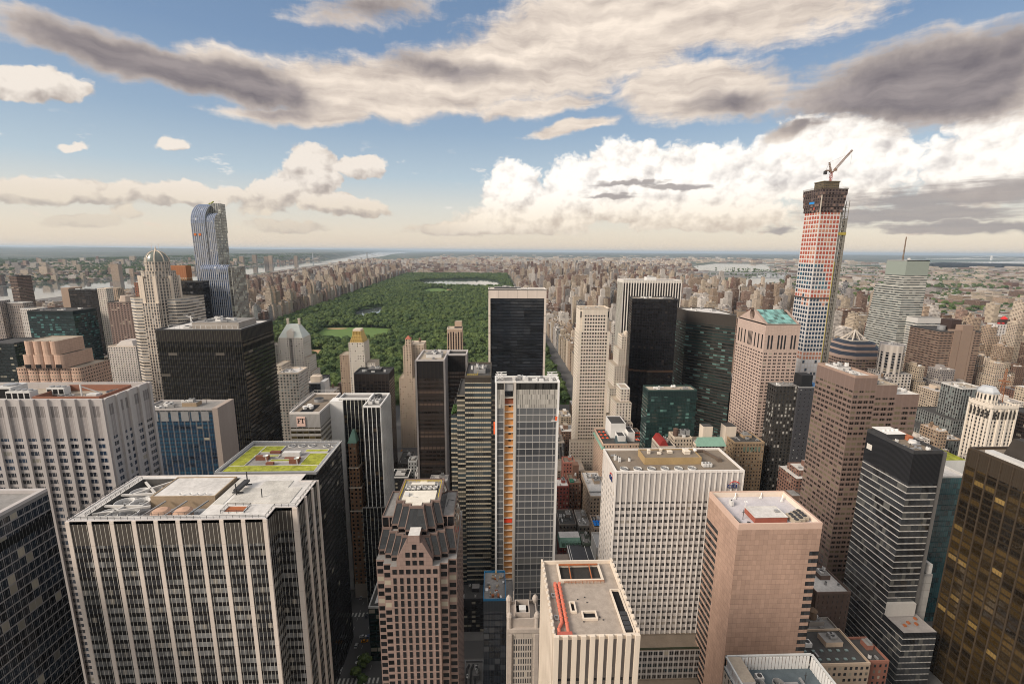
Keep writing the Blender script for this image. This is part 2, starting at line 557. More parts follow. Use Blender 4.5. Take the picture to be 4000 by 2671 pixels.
def window_grid(T, org, du, nu, nz, dz, w, h, mats, rot=0.0, most=100, skip=None, name='window', depth=.12, pick=None):
    """Windows one by one. org = centre of the top first window, du = step along the wall, rows go down.
    The first rows (the ones that show largest) are parts of their own, the rest one part."""
    base = ORG[T]
    protos = []
    for mt in mats:
        mb = MB()
        mb.box(-w / 2, w / 2, -depth, .02, -h / 2, h / 2, 0)
        me_o = obj(name, mb, mt, None)
        protos.append(me_o)
    cells = []
    for r in range(nz):
        for c in range(nu):
            if skip and skip(c, r):
                continue
            cells.append((c, r))
    rest = MB()
    cs, sn = math.cos(rot), math.sin(rot)
    used = set()
    for i, (c, r) in enumerate(cells):
        p = Vector((org[0] + du[0] * c, org[1] + du[1] * c, org[2] - dz * r))
        mi = pick(c, r) if pick else (rng.randrange(len(mats)) if len(mats) > 1 else 0)
        if i < most:
            if mi in used:
                o = dup(protos[mi], T, p - base, rot)
            else:
                used.add(mi)
                o = protos[mi]
                o.parent = T; o.location = p - base; o.rotation_euler = (0, 0, rot)
        else:
            X = lambda x, y: (p.x + x * cs - y * sn, p.y + x * sn + y * cs)
            P = [X(-w / 2, -depth), X(w / 2, -depth), X(w / 2, .02), X(-w / 2, .02)]
            rest.prism(P, p.z - h / 2, p.z + h / 2, mi)
    for i, o in enumerate(protos):
        if i not in used:
            bpy.data.objects.remove(o)
    if rest.f:
        obj(name + 's', rest, mats, T, kind='stuff')


def lettering(T, text, loc, size, mat, rot=(90, 0, 0), ext=.15, name='lettering', sx=1.0):
    cu = bpy.data.curves.new(name, 'FONT')
    cu.body = text
    cu.size = size
    cu.extrude = ext
    cu.align_x = 'CENTER'
    cu.align_y = 'CENTER'
    tmp = bpy.data.objects.new(name, cu)
    me = bpy.data.meshes.new_from_object(tmp)
    bpy.data.objects.remove(tmp)
    me.materials.clear()
    me.materials.append(mat)
    o = bpy.data.objects.new(name, me)
    COL.objects.link(o)
    o.parent = T
    o.location = Vector(loc) - ORG[T]
    o.rotation_euler = [R(a) for a in rot]
    o.scale = (sx, 1, 1)
    return o


# ------------------------------------------------------------ shared surfaces
def roofmat(kind):
    return {
        'white': lambda: plain('roof_white', (.56, .54, .515), .8, .42, .07),
        'grey': lambda: plain('roof_grey', (.24, .23, .22), .9, .42, .09),
        'dark': lambda: plain('roof_dark', (.07, .068, .066), .9, .35, .10),
        'tan': lambda: plain('roof_tan', (.36, .31, .25), .9, .42, .08),
        'brown': lambda: plain('roof_brown', (.20, .165, .13), .9, .25, .12),
        'green': lambda: plain('roof_copper', (.20, .34, .27), .7, .25, .15),
    }[kind]()


METAL = plain('grey_metal', (.36, .36, .36), .45, .2, .4, metal=.4)
LIGHTM = plain('light_metal', (.58, .57, .55), .5, .18, .4)
DARKM = plain('dark_metal', (.05, .05, .052), .55, .25, .4)
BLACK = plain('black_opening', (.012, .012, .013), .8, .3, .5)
BRICK = plain('penthouse_brick', (.33, .25, .17), .85, .22, .4)
WOOD = plain('tank_wood', (.16, .11, .075), .85, .25, .8)
RUST = plain('rusty_steel', (.35, .12, .05), .8, .3, .6)
WPAINT = plain('white_paint', (.70, .69, .67), .6, .12, .2)


def clutter(T, x0, x1, y0, y1, z, seed, n=8, pent=None, light=True):
    """Rooftop plant of one building: every unit a part."""
    r = random.Random(seed)
    if pent:
        px0, px1, py0, py1, pz, pm = pent
        mb = MB()
        mb.box(px0, px1, py0, py1, z, z + pz, 0, 1)
        obj('penthouse', mb, [pm, roofmat('grey')], T)
    for i in range(n):
        w, d, h = r.uniform(.05, .13) * (x1 - x0), r.uniform(.06, .16) * (y1 - y0), r.uniform(.8, 2.6)
        w = min(max(w, 1.0), 6); d = min(max(d, 1.0), 6)
        cx, cy = r.uniform(x0 + w, x1 - w), r.uniform(y0 + d, y1 - d)
        if pent and px0 - w < cx < px1 + w and py0 - d < cy < py1 + d:
            cx, cy = r.uniform(px0 + w, px1 - w), r.uniform(py0 + d, py1 - d)
            zz = z + pz
        else:
            zz = z
        k = r.random()
        mb = MB()
        if k < .5:
            mb.box(cx - w / 2, cx + w / 2, cy - d / 2, cy + d / 2, zz + .3, zz + .3 + h, 0, bottom=True)
            for sx in (-1, 1):
                mb.box(cx + sx * w * .4 - .1, cx + sx * w * .4 + .1, cy - d * .45, cy + d * .45, zz, zz + .3, 0)
            mb.cyl(cx, cy, zz + .3 + h, zz + .6 + h, min(w, d) * .36, 10, m=1)
            obj('air_unit', mb, [r.choice([LIGHTM, METAL, WPAINT]), DARKM], T)
        elif k < .72:
            mb.cyl(cx, cy, zz, zz + h * .9, .6 + .3 * r.random(), 10, m=0, mt=1)
            obj('vent', mb, [r.choice([METAL, LIGHTM]), DARKM], T)
        elif k < .9:
            L = max(2.5, d * 2)
            a, bb = (cx, cy - L / 2, zz + .7), (cx, cy + L / 2, zz + .7)
            if r.random() < .5:
                a, bb = (cx - L / 2, cy, zz + .7), (cx + L / 2, cy, zz + .7)
            mb.bar(a, bb, .45)
            obj('duct', mb, METAL, T)
        else:
            mb.bar((cx, cy, zz), (cx, cy, zz + h * 2.5), .10)
            mb.bar((cx - .7, cy, zz + h * 1.8), (cx + .7, cy, zz + h * 1.8), .07)
            obj('antenna', mb, DARKM, T)


def water_tank(T, x, y, z, r=2.0):
    mb = MB()
    for a in range(4):
        mb.bar((x + .8 * r * math.cos(a * 1.571 + .785), y + .8 * r * math.sin(a * 1.571 + .785), z), (x + .8 * r * math.cos(a * 1.571 + .785), y + .8 * r * math.sin(a * 1.571 + .785), z + 1.6 * r), .14)
    mb.cyl(x, y, z + 1.6 * r, z + 3.6 * r, r, 14, r * .95)
    mb.revolve(x, y, [(r * 1.08, z + 3.6 * r), (.0, z + 4.5 * r)], 14)
    return obj('water_tank', mb, WOOD, T)


def bld(name, label, poly, z, mat, bay, fl, roof='grey', cat='office tower', z0=0.0, par=1.3, parmat=None, group=None, zr=None, t=.5):
    """A flat-roofed tower: wall part, parapet part, roof part. Returns the thing."""
    if len(poly) == 4 and not isinstance(poly[0], tuple):
        poly = rect(*poly)
    xs = [p[0] for p in poly]; ys = [p[1] for p in poly]
    T = thing(name, label, cat, (sum(xs) / len(xs), sum(ys) / len(ys), 0), group)
    take(min(xs), max(xs), min(ys), max(ys), z)
    mb = MB()
    mb.prism(poly, z0, z - par, 0, None, bay, fl, cap=False, zr=zr)
    obj('wall', mb, mat, T)
    mb = MB()
    mb.ring(poly, z - par, z, t)
    obj('parapet', mb, parmat or LIGHTM, T)
    mb = MB()
    mb.face([(*p, z - par + .02) for p in inset(poly, t * .98)])
    obj('roof', mb, roofmat(roof) if isinstance(roof, str) else roof, T)
    return T


def tier(T, poly, z0, z1, mat, bay, fl, roof='grey', name='setback', zr=None, par=1.0):
    if len(poly) == 4 and not isinstance(poly[0], tuple):
        poly = rect(*poly)
    mb = MB()
    mb.prism(poly, z0, z1, 0, None, bay, fl, cap=False, zr=zr)
    mb.face([(*p, z1 - .8) for p in inset(poly, .4)], 1)
    inn = inset(poly, .4)
    for i in range(len(poly)):
        j = (i + 1) % len(poly)
        mb.wall(inn[j], inn[i], z1 - .8, z1, 1)
        mb.face([(*poly[i], z1), (*poly[j], z1), (*inn[j], z1), (*inn[i], z1)], 1)
    return obj(name, mb, [mat, roofmat(roof) if isinstance(roof, str) else roof], T)


# ============================================================ GROUND, WATER, HILLS
def land_material():
    m, k, b = principled('ground')
    pos = k.node('ShaderNodeNewGeometry').outputs['Position']
    x, y, z = k.sep(pos)
    dist = k.m('SQRT', k.add(k.mul(x, x), k.mul(y, y)))
    n = k.noise(pos, .0016, 8.0, .62)
    n2 = k.noise(pos, .02, 4.0, .6)
    town = k.mix(n2, (.10, .092, .088), (.24, .215, .19))
    woods = k.mix(n2, (.030, .050, .026), (.055, .075, .035))
    far = k.mix(k.step(n, .44, .56), town, woods)
    far = k.mix(k.step(dist, 9000, 22000), far, woods)
    asph = k.mix(n2, (.07, .07, .072), (.12, .117, .113))
    k.put(b.inputs['Base Color'], k.mix(k.step(dist, 2200, 4200), asph, far))
    b.inputs['Roughness'].default_value = .9
    return m


mb = MB(); mb.face([(-140000, -1500, 0), (140000, -1500, 0), (140000, 140000, 0), (-140000, 140000, 0)])
obj('ground', mb, land_material(), kind='structure')


def water_material():
    m, k, b = principled('water')
    pos = k.node('ShaderNodeNewGeometry').outputs['Position']
    n = k.noise(pos, .0011, 5.0, .6)
    b.inputs['Base Color'].default_value = (.09, .105, .11, 1)
    k.put(b.inputs['Roughness'], k.add(.02, k.mul(n, .05)))
    b.inputs['IOR'].default_value = 1.5
    w = k.vm('SUBTRACT', k.noise(pos, .05, 3.0, .6, out=1), (.5, .5, .5))
    nn = k.vm('ADD', (0, 0, 1.0), k.vm('MULTIPLY', w, (.018, .018, 0)))
    k.put(b.inputs['Normal'], k.vm('NORMALIZE', nn))
    return m


WATER = water_material()
MANH = [(-2250, -1400), (-2260, 1500), (-2300, 2400), (-2400, 3200), (-2470, 4665), (-2666, 6000), (-2873, 7361), (-3014, 8958), (-3540, 12932), (-4571, 20000), (-6341, 30100), (-10000, 60000)]
NJS = [(-3150, -1400), (-3150, 1500), (-3200, 2600), (-3330, 3514), (-3202, 3850), (-3208, 4312), (-3136, 4912), (-3402, 6290), (-3734, 7803), (-4031, 10351), (-4750, 14559), (-5900, 20000), (-8200, 30100), (-14000, 60000)]
mb = MB()
ys = [-1400, 0, 1500, 2500, 3500, 4300, 4900, 6000, 7400, 9000, 10400, 12900, 14600, 20000, 30000, 60000]
ip = lambda L, y: float(np.interp(y, [p[1] for p in L], [p[0] for p in L]))
for a, c in zip(ys, ys[1:]):
    mb.face([(ip(NJS, a), a, .6), (ip(MANH, a), a, .6), (ip(MANH, c), c, .6), (ip(NJS, c), c, .6)])
obj('river', mb, WATER, kind='structure')
BAYS = ([(3344, 6321), (4015, 6700), (5250, 8800), (9800, 8600), (15500, 13100), (14600, 15000), (9100, 10900), (5123, 10892), (3743, 8835), (2957, 6814)],
          [(2120, 3654), (3020, 4700), (3866, 5713), (3500, 5980), (2700, 4950), (1900, 3900), (1460, 2600), (1460, 900), (1720, 900), (1760, 2600)],
          [(2330, 6300), (2900, 6400), (2950, 6900), (2400, 7000)],
          [(8400, 9300), (10600, 8900), (24000, 19000), (34000, 24000), (57000, 48000), (20000, 17800), (12500, 14000)])
for P in BAYS:
    mb = MB(); mb.face([(*p, .7) for p in P]); obj('bay_water', mb, WATER, kind='structure')
for P in ([(5400, 9150), (6300, 9000), (6600, 9500), (5600, 9700)], [(7300, 9600), (8000, 9400), (8300, 9900), (7500, 10100)]):
    mb = MB(); mb.prism(P, 0, 14, top=inset(P, 90)); obj('island', mb, plain('island_green', (.04, .06, .03), .9, .3, .01), kind='structure')


def hills():
    m, k, b = principled('hills')
    pos = k.node('ShaderNodeNewGeometry').outputs['Position']
    n2 = k.noise(pos, .012, 6.0, .65)
    n = k.noise(pos, .0009, 5.0, .6)
    c = k.mix(n2, (.026, .038, .026), (.058, .072, .042))
    c = k.mix(k.mul(k.step(n, .50, .62), .6), c, (.19, .165, .14))
    k.put(b.inputs['Base Color'], c)
    b.inputs['Roughness'].default_value = .95
    azs = np.radians(np.linspace(-66, 62, 300)); rs = 2800 * (118000 / 2800) ** np.linspace(0, 1, 110)
    g = np.random.RandomState(3)
    ph = g.rand(40) * 6.28; fr = g.randn(40, 2) / np.array([[1500.0]]) * np.repeat(np.array([1, .5, .25, .12]), 10)[:, None]
    V = []
    for r_ in rs:
        x = r_ * np.sin(azs); y = r_ * np.cos(azs)
        sx = np.interp(y, [p[1] for p in NJS], [p[0] for p in NJS])
        d = sx - x                                       # metres inland of the west bank
        nz = np.zeros_like(x)
        for i in range(40): nz += np.sin(x * fr[i, 0] + y * fr[i, 1] + ph[i])
        nz = nz / 6.0
        cl = np.clip((d - 120) / 260, 0, 1); cl = cl * cl * (3 - 2 * cl)
        top = np.interp(y, [0, 3000, 6000, 9000, 14000, 30000], [32, 38, 48, 78, 104, 120]) + nz * 7
        back = 1 - np.clip((d - 2600) / 2400, 0, 1) * .85
        h = cl * top * back
        rr = np.sqrt(x * x + y * y)
        westfar = np.clip((rr - 11000) / 16000, 0, 1) * (105 + 28 * nz) + np.clip((rr - 26000) / 14000, 0, 1) * (100 + 45 * nz)
        h = np.where(d > 0, np.maximum(h, westfar * np.clip(d / 6000, 0, 1)), 0)
        mx = np.interp(y, [p[1] for p in MANH], [p[0] for p in MANH])
        e = x - mx
        nf = np.clip((rr - 17000) / 9000, 0, 1) * (62 + 22 * nz) * np.clip((e - 500) / 2500, 0, 1) * np.clip((.72 - np.arctan2(x, y)) / .2, 0, 1)
        li = np.clip((rr - 33000) / 4000, 0, 1) * (95 + 14 * nz) * np.clip((np.arctan2(x, y) - .45) / .12, 0, 1)
        h = np.where(e > 0, np.maximum(np.maximum(h, nf), li), h)
        h = h * np.clip((118000 - r_) / 30000, 0, 1) - .5
        V.append(np.stack([x, y, h], 1))
    V = np.concatenate(V)
    na = len(azs)
    F = []
    for i in range(len(rs) - 1):
        for j in range(na - 1):
            q = [i * na + j, i * na + j + 1, (i + 1) * na + j + 1, (i + 1) * na + j]
            if max(V[a][2] for a in q) > 0: F.append(q)
    me = bpy.data.meshes.new('hills'); me.from_pydata(V.tolist(), [], F); me.materials.append(m)
    for p in me.polygons: p.use_smooth = True
    o = bpy.data.objects.new('hills', me); COL.objects.link(o); o['kind'] = 'structure'
    return V


HILLV = hills()


# ------------------------------------------------------------ the park
def park_west(y): return -722 - .052 * (y - 800)
def park_east(y): return 138.0
PY0, PY1 = 775.0, 5250.0
GRASS = plain('park_grass', (.055, .10, .032), .95, .3, .02)
LAWN = plain('lawn', (.11, .175, .052), .95, .18, .03)
EARTH = plain('bare_earth', (.42, .27, .16), .95, .15, .05)
mb = MB(); mb.face([(park_west(PY0), PY0, .3), (park_east(0), PY0, .3), (park_east(0), PY1, .3), (park_west(PY1), PY1, .3)])
obj('park_ground', mb, GRASS, kind='structure')


def blob(cx, cy, rx, ry, n=22, seed=1, wob=.16):
    r_ = random.Random(seed)
    k = [r_.uniform(0, 6.28) for _ in range(3)]
    return [(cx + rx * (1 + wob * math.sin(2 * a + k[0]) + wob * .6 * math.sin(3 * a + k[1])) * math.cos(a), cy + ry * (1 + wob * math.sin(2 * a + k[0]) + wob * .6 * math.sin(3 * a + k[1])) * math.sin(a)) for a in [2 * math.pi * i / n for i in range(n)]]


MEADOW = [(-535, 1370), (-448, 1325), (-310, 1350), (-330, 1570), (-460, 1600), (-570, 1590)]
LAKE = blob(-520, 1985, 66, 180, seed=5)
RESV = [(-650, 3720), (-420, 3480), (-100, 3390), (60, 3440), (40, 4130), (-80, 4390), (-360, 4350), (-610, 4200)]
BALL = blob(-372, 3040, 100, 240, seed=9)
FIELDS = [('meadow_lawn', MEADOW, LAWN), ('ball_field', BALL, LAWN), ('pond', LAKE, WATER), ('reservoir', RESV, WATER), ('dirt_infield', blob(-470, 1190, 36, 44, seed=3), EARTH),
          ('dirt_infield', blob(-432, 2960, 26, 40, seed=4), EARTH), ('dirt_infield', blob(-298, 3190, 24, 40, seed=6), EARTH), ('small_lawn', blob(-120, 1000, 34, 30, seed=7), LAWN), ('dirt_infield', blob(-525, 1572, 30, 14, seed=8), EARTH),
          ('small_lawn', blob(-90, 1230, 18, 60, seed=11), LAWN)]
for i, (nm, P, mt) in enumerate(FIELDS):
    mb = MB(); mb.face([(*p, .55 + .04 * i) for p in P]); obj(nm, mb, mt, kind='structure')
for P in ([(-690, 1270), (-460, 1340), (-240, 1210), (-60, 1290), (120, 1180)], [(-300, 1610), (-250, 1900), (-310, 2300), (-220, 2700)], [(20, 800), (0, 1100), (50, 1500), (20, 2000)]):
    mb = MB()
    for p, q in zip(P, P[1:]):
        d = Vector((q[0] - p[0], q[1] - p[1])).normalized() * 5; n = Vector((-d.y, d.x))
        mb.face([(p[0] - n.x, p[1] - n.y, .5), (q[0] - n.x, q[1] - n.y, .5), (q[0] + n.x, q[1] + n.y, .5), (p[0] + n.x, p[1] + n.y, .5)])
    obj('park_road', mb, plain('park_asphalt', (.19, .18, .175), .9, .2, .1), kind='structure')


def inside(P, x, y):
    c = False
    n = len(P)
    for i in range(n):
        (xa, ya), (xb, yb) = P[i], P[(i + 1) % n]
        if (ya > y) != (yb > y) and x < (xb - xa) * (y - ya) / (yb - ya) + xa:
            c = not c
    return c


# ============================================================ FOREGROUND TOWERS
def railing(T, pts, z, h=1.1, step=2.4, mat=None):
    mb = MB()
    for p, q in zip(pts, pts[1:]):
        L = math.dist(p, q)
        for zz in (z + h * .55, z + h):
            mb.bar((*p, zz), (*q, zz), .05)
        n = max(1, int(L / step))
        for i in range(n + 1):
            t = i / n
            x, y = p[0] + (q[0] - p[0]) * t, p[1] + (q[1] - p[1]) * t
            mb.bar((x, y, z), (x, y, z + h), .05)
    return obj('railing', mb, mat or DARKM, T)


def fan(T, x, y, z, r, h=1.4, ring=None, hub=None):
    mb = MB()
    n = 20
    mb.cyl(x, y, z, z + h, r, n, cap=False)
    inner = MB()
    for i in range(n):
        a0, a1 = 2 * math.pi * i / n, 2 * math.pi * (i + 1) / n
        P = lambda a, rr, zz: (x + rr * math.cos(a), y + rr * math.sin(a), zz)
        mb.face([P(a1, r * .93, z), P(a0, r * .93, z), P(a0, r * .93, z + h), P(a1, r * .93, z + h)])
        mb.face([P(a0, r, z + h), P(a1, r, z + h), P(a1, r * .93, z + h), P(a0, r * .93, z + h)])
    inner.cyl(x, y, z, z + .1, r * .93, n, m=0)
    blades = MB()
    for i in range(8):
        a = math.pi * i / 4
        blades.bar((x, y, z + h * .6), (x + r * .9 * math.cos(a), y + r * .9 * math.sin(a), z + h * .6), .16 * r / 3)
    blades.cyl(x, y, z + h * .4, z + h * .8, r * .16, 10)
    f = obj('cooling_fan', mb, ring or LIGHTM, T)
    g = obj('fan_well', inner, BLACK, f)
    g2 = obj('fan_blades', blades, hub or METAL, f)
    return f


LIME = plain('limestone', (.62, .545, .48), .8, .16, .12, streak=True)
GREYST = plain('grey_stone', (.45, .42, .405), .8, .15, .12, streak=True)
WHITEST = plain('white_stone', (.66, .62, .58), .75, .13, .12, streak=True)
CREAMST = plain('cream_stone', (.66, .57, .47), .8, .15, .12, streak=True)


def striped_tower():
    z = 160.0
    P = [(-159, 165), (-86, 165), (-86, 173), (-78, 173), (-78, 195), (-85, 195), (-85, 201), (-159, 201)]
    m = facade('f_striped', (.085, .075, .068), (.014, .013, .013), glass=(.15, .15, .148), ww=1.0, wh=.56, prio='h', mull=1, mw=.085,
               mcol=(.52, .49, .43), blind=.10, blindc=(.24, .215, .18), ior=2.1, top=2.5, topc=(.085, .075, .066), jit=.03, glass2=(.016, .017, .02))  # glass colour raised and mottled to stand in for missing reflections
    T = thing('striped_office_tower', 'black glass office tower with broad pale stone stripes and large cooling fans sunk in roof', 'office tower', (-120, 183, 0))
    take(-159, -78, 165, 201, z)
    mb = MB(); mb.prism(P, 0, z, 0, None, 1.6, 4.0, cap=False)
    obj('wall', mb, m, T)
    # stone piers, one by one
    def pier(x, y, w, d, name='pier'):
        mb = MB(); mb.box(x - w / 2, x + w / 2, y - d / 2, y + d / 2, 0, z - .02, 0)
        for kz in range(6, 160, 9):
            mb.box(x - w / 2 - .02, x + w / 2 + .02, y - d / 2 - .02, y + d / 2 + .02, kz, kz + .07, 1)
        obj(name, mb, [LIME, plain('joint', (.40, .33, .27), .9, .1)], T)
    for i in range(10):
        pier(-158.4 + i * 8.0, 165.1, 1.5, .8)
    pier(-78.6, 173.2, 1.9, 1.2)
    for y in (181.5, 188.5, 195):
        pier(-78.0, y, 1.2, 1.4)
    for x in (-159.0,):
        for y in (173, 181, 189, 200):
            pier(x, y, 1.2, 1.5)
    # roof with the sunken fan well
    wx0, wx1, wy0, wy1 = -154.5, -112.5, 168.6, 198.2
    mb = MB()
    for a in (rect(-159, -86, 165, wy0), rect(-159, wx0, wy0, wy1), rect(wx1, -86, wy0, 173), rect(wx1, -78, 173, 195), rect(wx1, -85, 195, 198.2), rect(-159, -85, wy1, 201)):
        mb.face([(*p, z + .05) for p in a])
    obj('roof', mb, roofmat('white'), T)
    mb = MB(); mb.ring(P, z - 1.2, z + .35, .45)
    obj('parapet', mb, plain('pale_coping', (.60, .56, .54), .8, .12), T)
    mb = MB()
    mb.face([(*p, z - 4.5) for p in rect(wx0, wx1, wy0, wy1)])
    for a, c in (((wx1, wy0), (wx0, wy0)), ((wx0, wy0), (wx0, wy1)), ((wx0, wy1), (wx1, wy1)), ((wx1, wy1), (wx1, wy0))):
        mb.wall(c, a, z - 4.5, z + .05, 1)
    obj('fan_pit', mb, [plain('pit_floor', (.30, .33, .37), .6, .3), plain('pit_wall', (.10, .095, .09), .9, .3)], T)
    mb = MB(); mb.box(-139.5, -113.8, 181, 198.0, z - 4.5, z + .7, 0, 1); mb.ring(rect(-139.5, -113.8, 181, 198), z + .68, z + 1.0, .5, 0)
    obj('penthouse', mb, [BRICK, roofmat('white')], T)
    for x in (-149.6, -142.0):
        for y in (172.4, 180.6, 189.0):
            if x > -143 and y > 178: x2 = -143.4
            else: x2 = x
            fan(T, x2, y, z - 4.3, 3.5, 3.4, ring=WPAINT)
    fan(T, -136, 173.0, z - 4.3, 3.0, 2.6, ring=METAL)
    mb = MB()
    for a, c in (((-154, 170.5), (-136, 176)), ((-154, 176.5), (-139, 176.2)), ((-148, 169), (-146, 177)), ((-154, 185), (-139.6, 186)), ((-150, 185.4), (-140, 197)), ((-152, 196), (-141, 186))):
        mb.bar((*a, z - .4), (*c, z - .4), .38)
    obj('roof_beam', mb, plain('pale_beam', (.55, .53, .50), .7, .2), T)
    for x in (-130.5, -122.0):
        mb = MB(); mb.cyl(x, 173.4, z - 4.4, z - 1.2, 3.4, 18, cap=False); mb.revolve(x, 173.4, [(3.5, z - 1.2), (2.4, z - .4), (0, z)], 18)
        obj('storage_tank', mb, plain('tank_tan', (.48, .31, .22), .8, .15), T)
    mb = MB()
    for x in (-134.6, -126.2, -117.8):
        mb.bar((x, 169, z - .5), (x + 1.8, 180, z - .5), .25)
    obj('pipe_rack', mb, METAL, T)
    # stair pit with rail
    mb = MB(); mb.box(-104.5, -97, 170, 174, z + .06, z + .12, 0); mb.ring(rect(-104.8, -96.7, 169.7, 174.3), z + .06, z + .5, .3, 1)
    obj('roof_hatch', mb, [RUST, WPAINT], T)
    railing(T, [(-105.2, 169.4), (-96.2, 169.4), (-96.2, 174.6), (-105.2, 174.6), (-105.2, 169.4)], z + .1, 1.3)
    railing(T, [(-158.6, 200.4), (-158.6, 165.5), (-86.4, 165.5), (-86.4, 173.4), (-78.5, 173.4), (-78.5, 194.6)], z + .35, 1.2)
    railing(T, [(-154.7, 198), (-154.7, 168.4), (-113, 168.4)], z + .1, 1.2)
    # raised kerbed roof pads
    mb = MB(); mb.box(-106.5, -82, 176.5, 189, z + .05, z + .28); mb.box(-100, -88, 189, 195, z + .05, z + .28); mb.box(-112, -108, 176, 197, z + .05, z + .2)
    obj('roof_pad', mb, plain('stained_pad', (.50, .48, .44), .9, .45, .16), T)
    mb = MB()                                     # window-washing rig on its rails
    mb.box(-107.4, -105.2, 183, 192, z + 1.6, z + 2.6, 0, bottom=True)
    mb.bar((-106.3, 183, z + .3), (-106.3, 183, z + 5.2), .18); mb.bar((-106.3, 192, z + .3), (-106.3, 192, z + 6), .18)
    for y in (184, 191):
        mb.bar((-108.4, y, z + .8), (-104, y, z + .8), .22); mb.bar((-106.3, y, z + .3), (-106.3, y, z + 1.7), .2)
    obj('cleaning_rig', mb, DARKM, T)
    one('antenna', 'bar', DARKM, T, (-95, 181, z), (-95, 181, z + 4), .14)
    for x in (-128, -124, -121, -118):
        mb = MB(); mb.bar((x, 182, z + .7), (x, 182, z + 1.5), .06); mb.revolve(x, 182, [(.0, z + 1.3), (.55, z + 1.6), (.6, z + 1.75)], 8)
        obj('dish', mb, WPAINT, T)


striped_tower()


def white_pier_tower():
    z = 185.0
    m = facade('f_pier', (.44, .41, .395), (.43, .40, .39), glass=(.014, .017, .026), ww=.76, wh=.56, prio='v', mull=4, mw=.022, mcol=(.50, .47, .45),
               blind=.05, ior=1.9, top=1.5, topc=(.24, .22, .215), bands=((1.5, 4.4, (.36, .33, .32)),), glass2=(.02, .04, .075))
    T = bld('grey_pier_tower', 'tall pale grey tower with square projecting piers and white chillers on open roof', (-320, -197, 235, 267), z, m, 6.7, 3.9, 'tan', par=3.6, parmat=GREYST, t=1.2)
    for i in range(19):
        x = -197.6 - i * 6.72
        one('pier', 'box', GREYST, T, x - .85, x + .85, 234.0, 235.4, 0, z + .1)
    for y in (235.6, 243.2, 251, 258.8, 266.6):
        one('pier', 'box', GREYST, T, -197.6, -195.9, y - .85, y + .85, 0, z + .1)
    zr = z - 3.5
    # louvred recess behind the crown, brick pit and plant
    mb = MB(); mb.ring(rect(-236, -203, 240, 262), zr, zr + 3.4, .6)
    obj('roof_pit_wall', mb, plain('pit_brick', (.27, .13, .09), .9, .2), T)
    for x, y in ((-226, 247), (-214, 250), (-208, 256)):
        fan(T, x, y, zr + .1, 3.6, 1.6, ring=METAL)
    def chiller(x, y, w, d, h, mat, nv):
        mb = MB(); mb.box(x, x + w, y, y + d, zr + 1.2, zr + 1.2 + h, 0, bottom=True)
        for i in range(nv):
            mb.box(x + w * (i + .12) / nv, x + w * (i + .88) / nv, y - .05, y, zr + 1.7, zr + .4 + h, 1)
            mb.cyl(x + w * (i + .5) / nv, y + d / 2, zr + 1.2 + h, zr + 1.9 + h, min(w / nv, d) * .38, 10, m=2)
        for i in range(4):
            mb.box(x + w * i / 3.2, x + w * i / 3.2 + .25, y + .1, y + d - .1, zr, zr + 1.2, 1)
        obj('chiller', mb, [mat, BLACK, METAL], T)
    chiller(-283, 241, 14, 8, 6.5, WPAINT, 2)
    chiller(-267, 243, 9, 7, 5.5, METAL, 2)
    chiller(-257, 243, 8, 9, 6.2, LIGHTM, 1)
    chiller(-250.5, 241.5, 12, 4.5, 4.4, LIGHTM, 4)
    chiller(-238, 250, 9, 4, 3.8, LIGHTM, 3)
    chiller(-300, 246, 12, 8, 4, METAL, 3)
    mb = MB(); mb.bar((-214, 243, zr), (-214, 243, zr + 9), .3); mb.bar((-214, 243, zr + 8), (-208, 246, zr + 4), .2); mb.box(-211, -206, 242, 245, zr, zr + 4)
    obj('cleaning_rig', mb, LIGHTM, T)


white_pier_tower()

m = facade('f_darkgrid', (.29, .275, .265), (.25, .235, .23), glass=(.012, .013, .016), ww=.93, wh=.84, prio='h', mull=2, mw=.03, mcol=(.22, .22, .21), blind=.04, ior=1.8,
           bands=((0, .35, (.22, .21, .20)), (2.4, 3.3, (.01, .01, .01))), glass2=(.02, .028, .04))
T = bld('dark_grid_tower', 'dark glass tower with fine pale grid lines, corner at lower left edge', (-262, -189, 118, 191), 160, m, 2.7, 4.1, 'grey', parmat=GREYST, t=2.0)
clutter(T, -258, -194, 124, 186, 158.8, 3, 14, (-250, -215, 135, 165, 5, METAL))
T = bld('terrace_block', 'low stone block wedged between dark grid tower and striped tower', (-186, -161, 205, 230), 34, facade('f_lowstone', (.30, .27, .24), glass=(.02, .02, .022)), 3.2, 3.9, 'brown', cat='building')
clutter(T, -185, -162, 206, 229, 32.8, 5, 6)

# black slab with the green roof
m = facade('f_blackslab', (.030, .028, .028), (.018, .018, .018), glass=(.010, .011, .013), ww=.9, wh=.6, mull=2, mw=.05, mcol=(.035, .034, .033), blind=.02, ior=1.7)
T = bld('green_roof_slab', 'black slab tower topped by a yellow green sedum roof garden', (-150, -96, 240, 282), 142, m, 3.0, 3.9, 'grey', parmat=METAL, t=1.6)
zr = 140.75
SEDUM = plain('sedum', (.285, .30, .045), .95, .85, .30)
for a in (rect(-147.6, -98.5, 242.5, 250), rect(-109, -98.5, 250, 266), rect(-147.6, -139.5, 250, 277), rect(-139.5, -128, 268, 277), rect(-128, -112, 255.5, 258), rect(-113, -100, 268.5, 271.5), rect(-139.5, -126, 262, 264)):
    mb = MB(); mb.prism(a, zr, zr + .5); obj('planted_bed', mb, SEDUM, T)
    mb = MB(); mb.ring(inset(a, -.25), zr, zr + .6, .25); obj('bed_kerb', mb, LIGHTM, T)
for x in (-124.5, -118.5, -112.4, -103.5, -98.6):
    fan(T, x, 277.5, zr + .05, 2.1, .7, ring=LIGHTM)
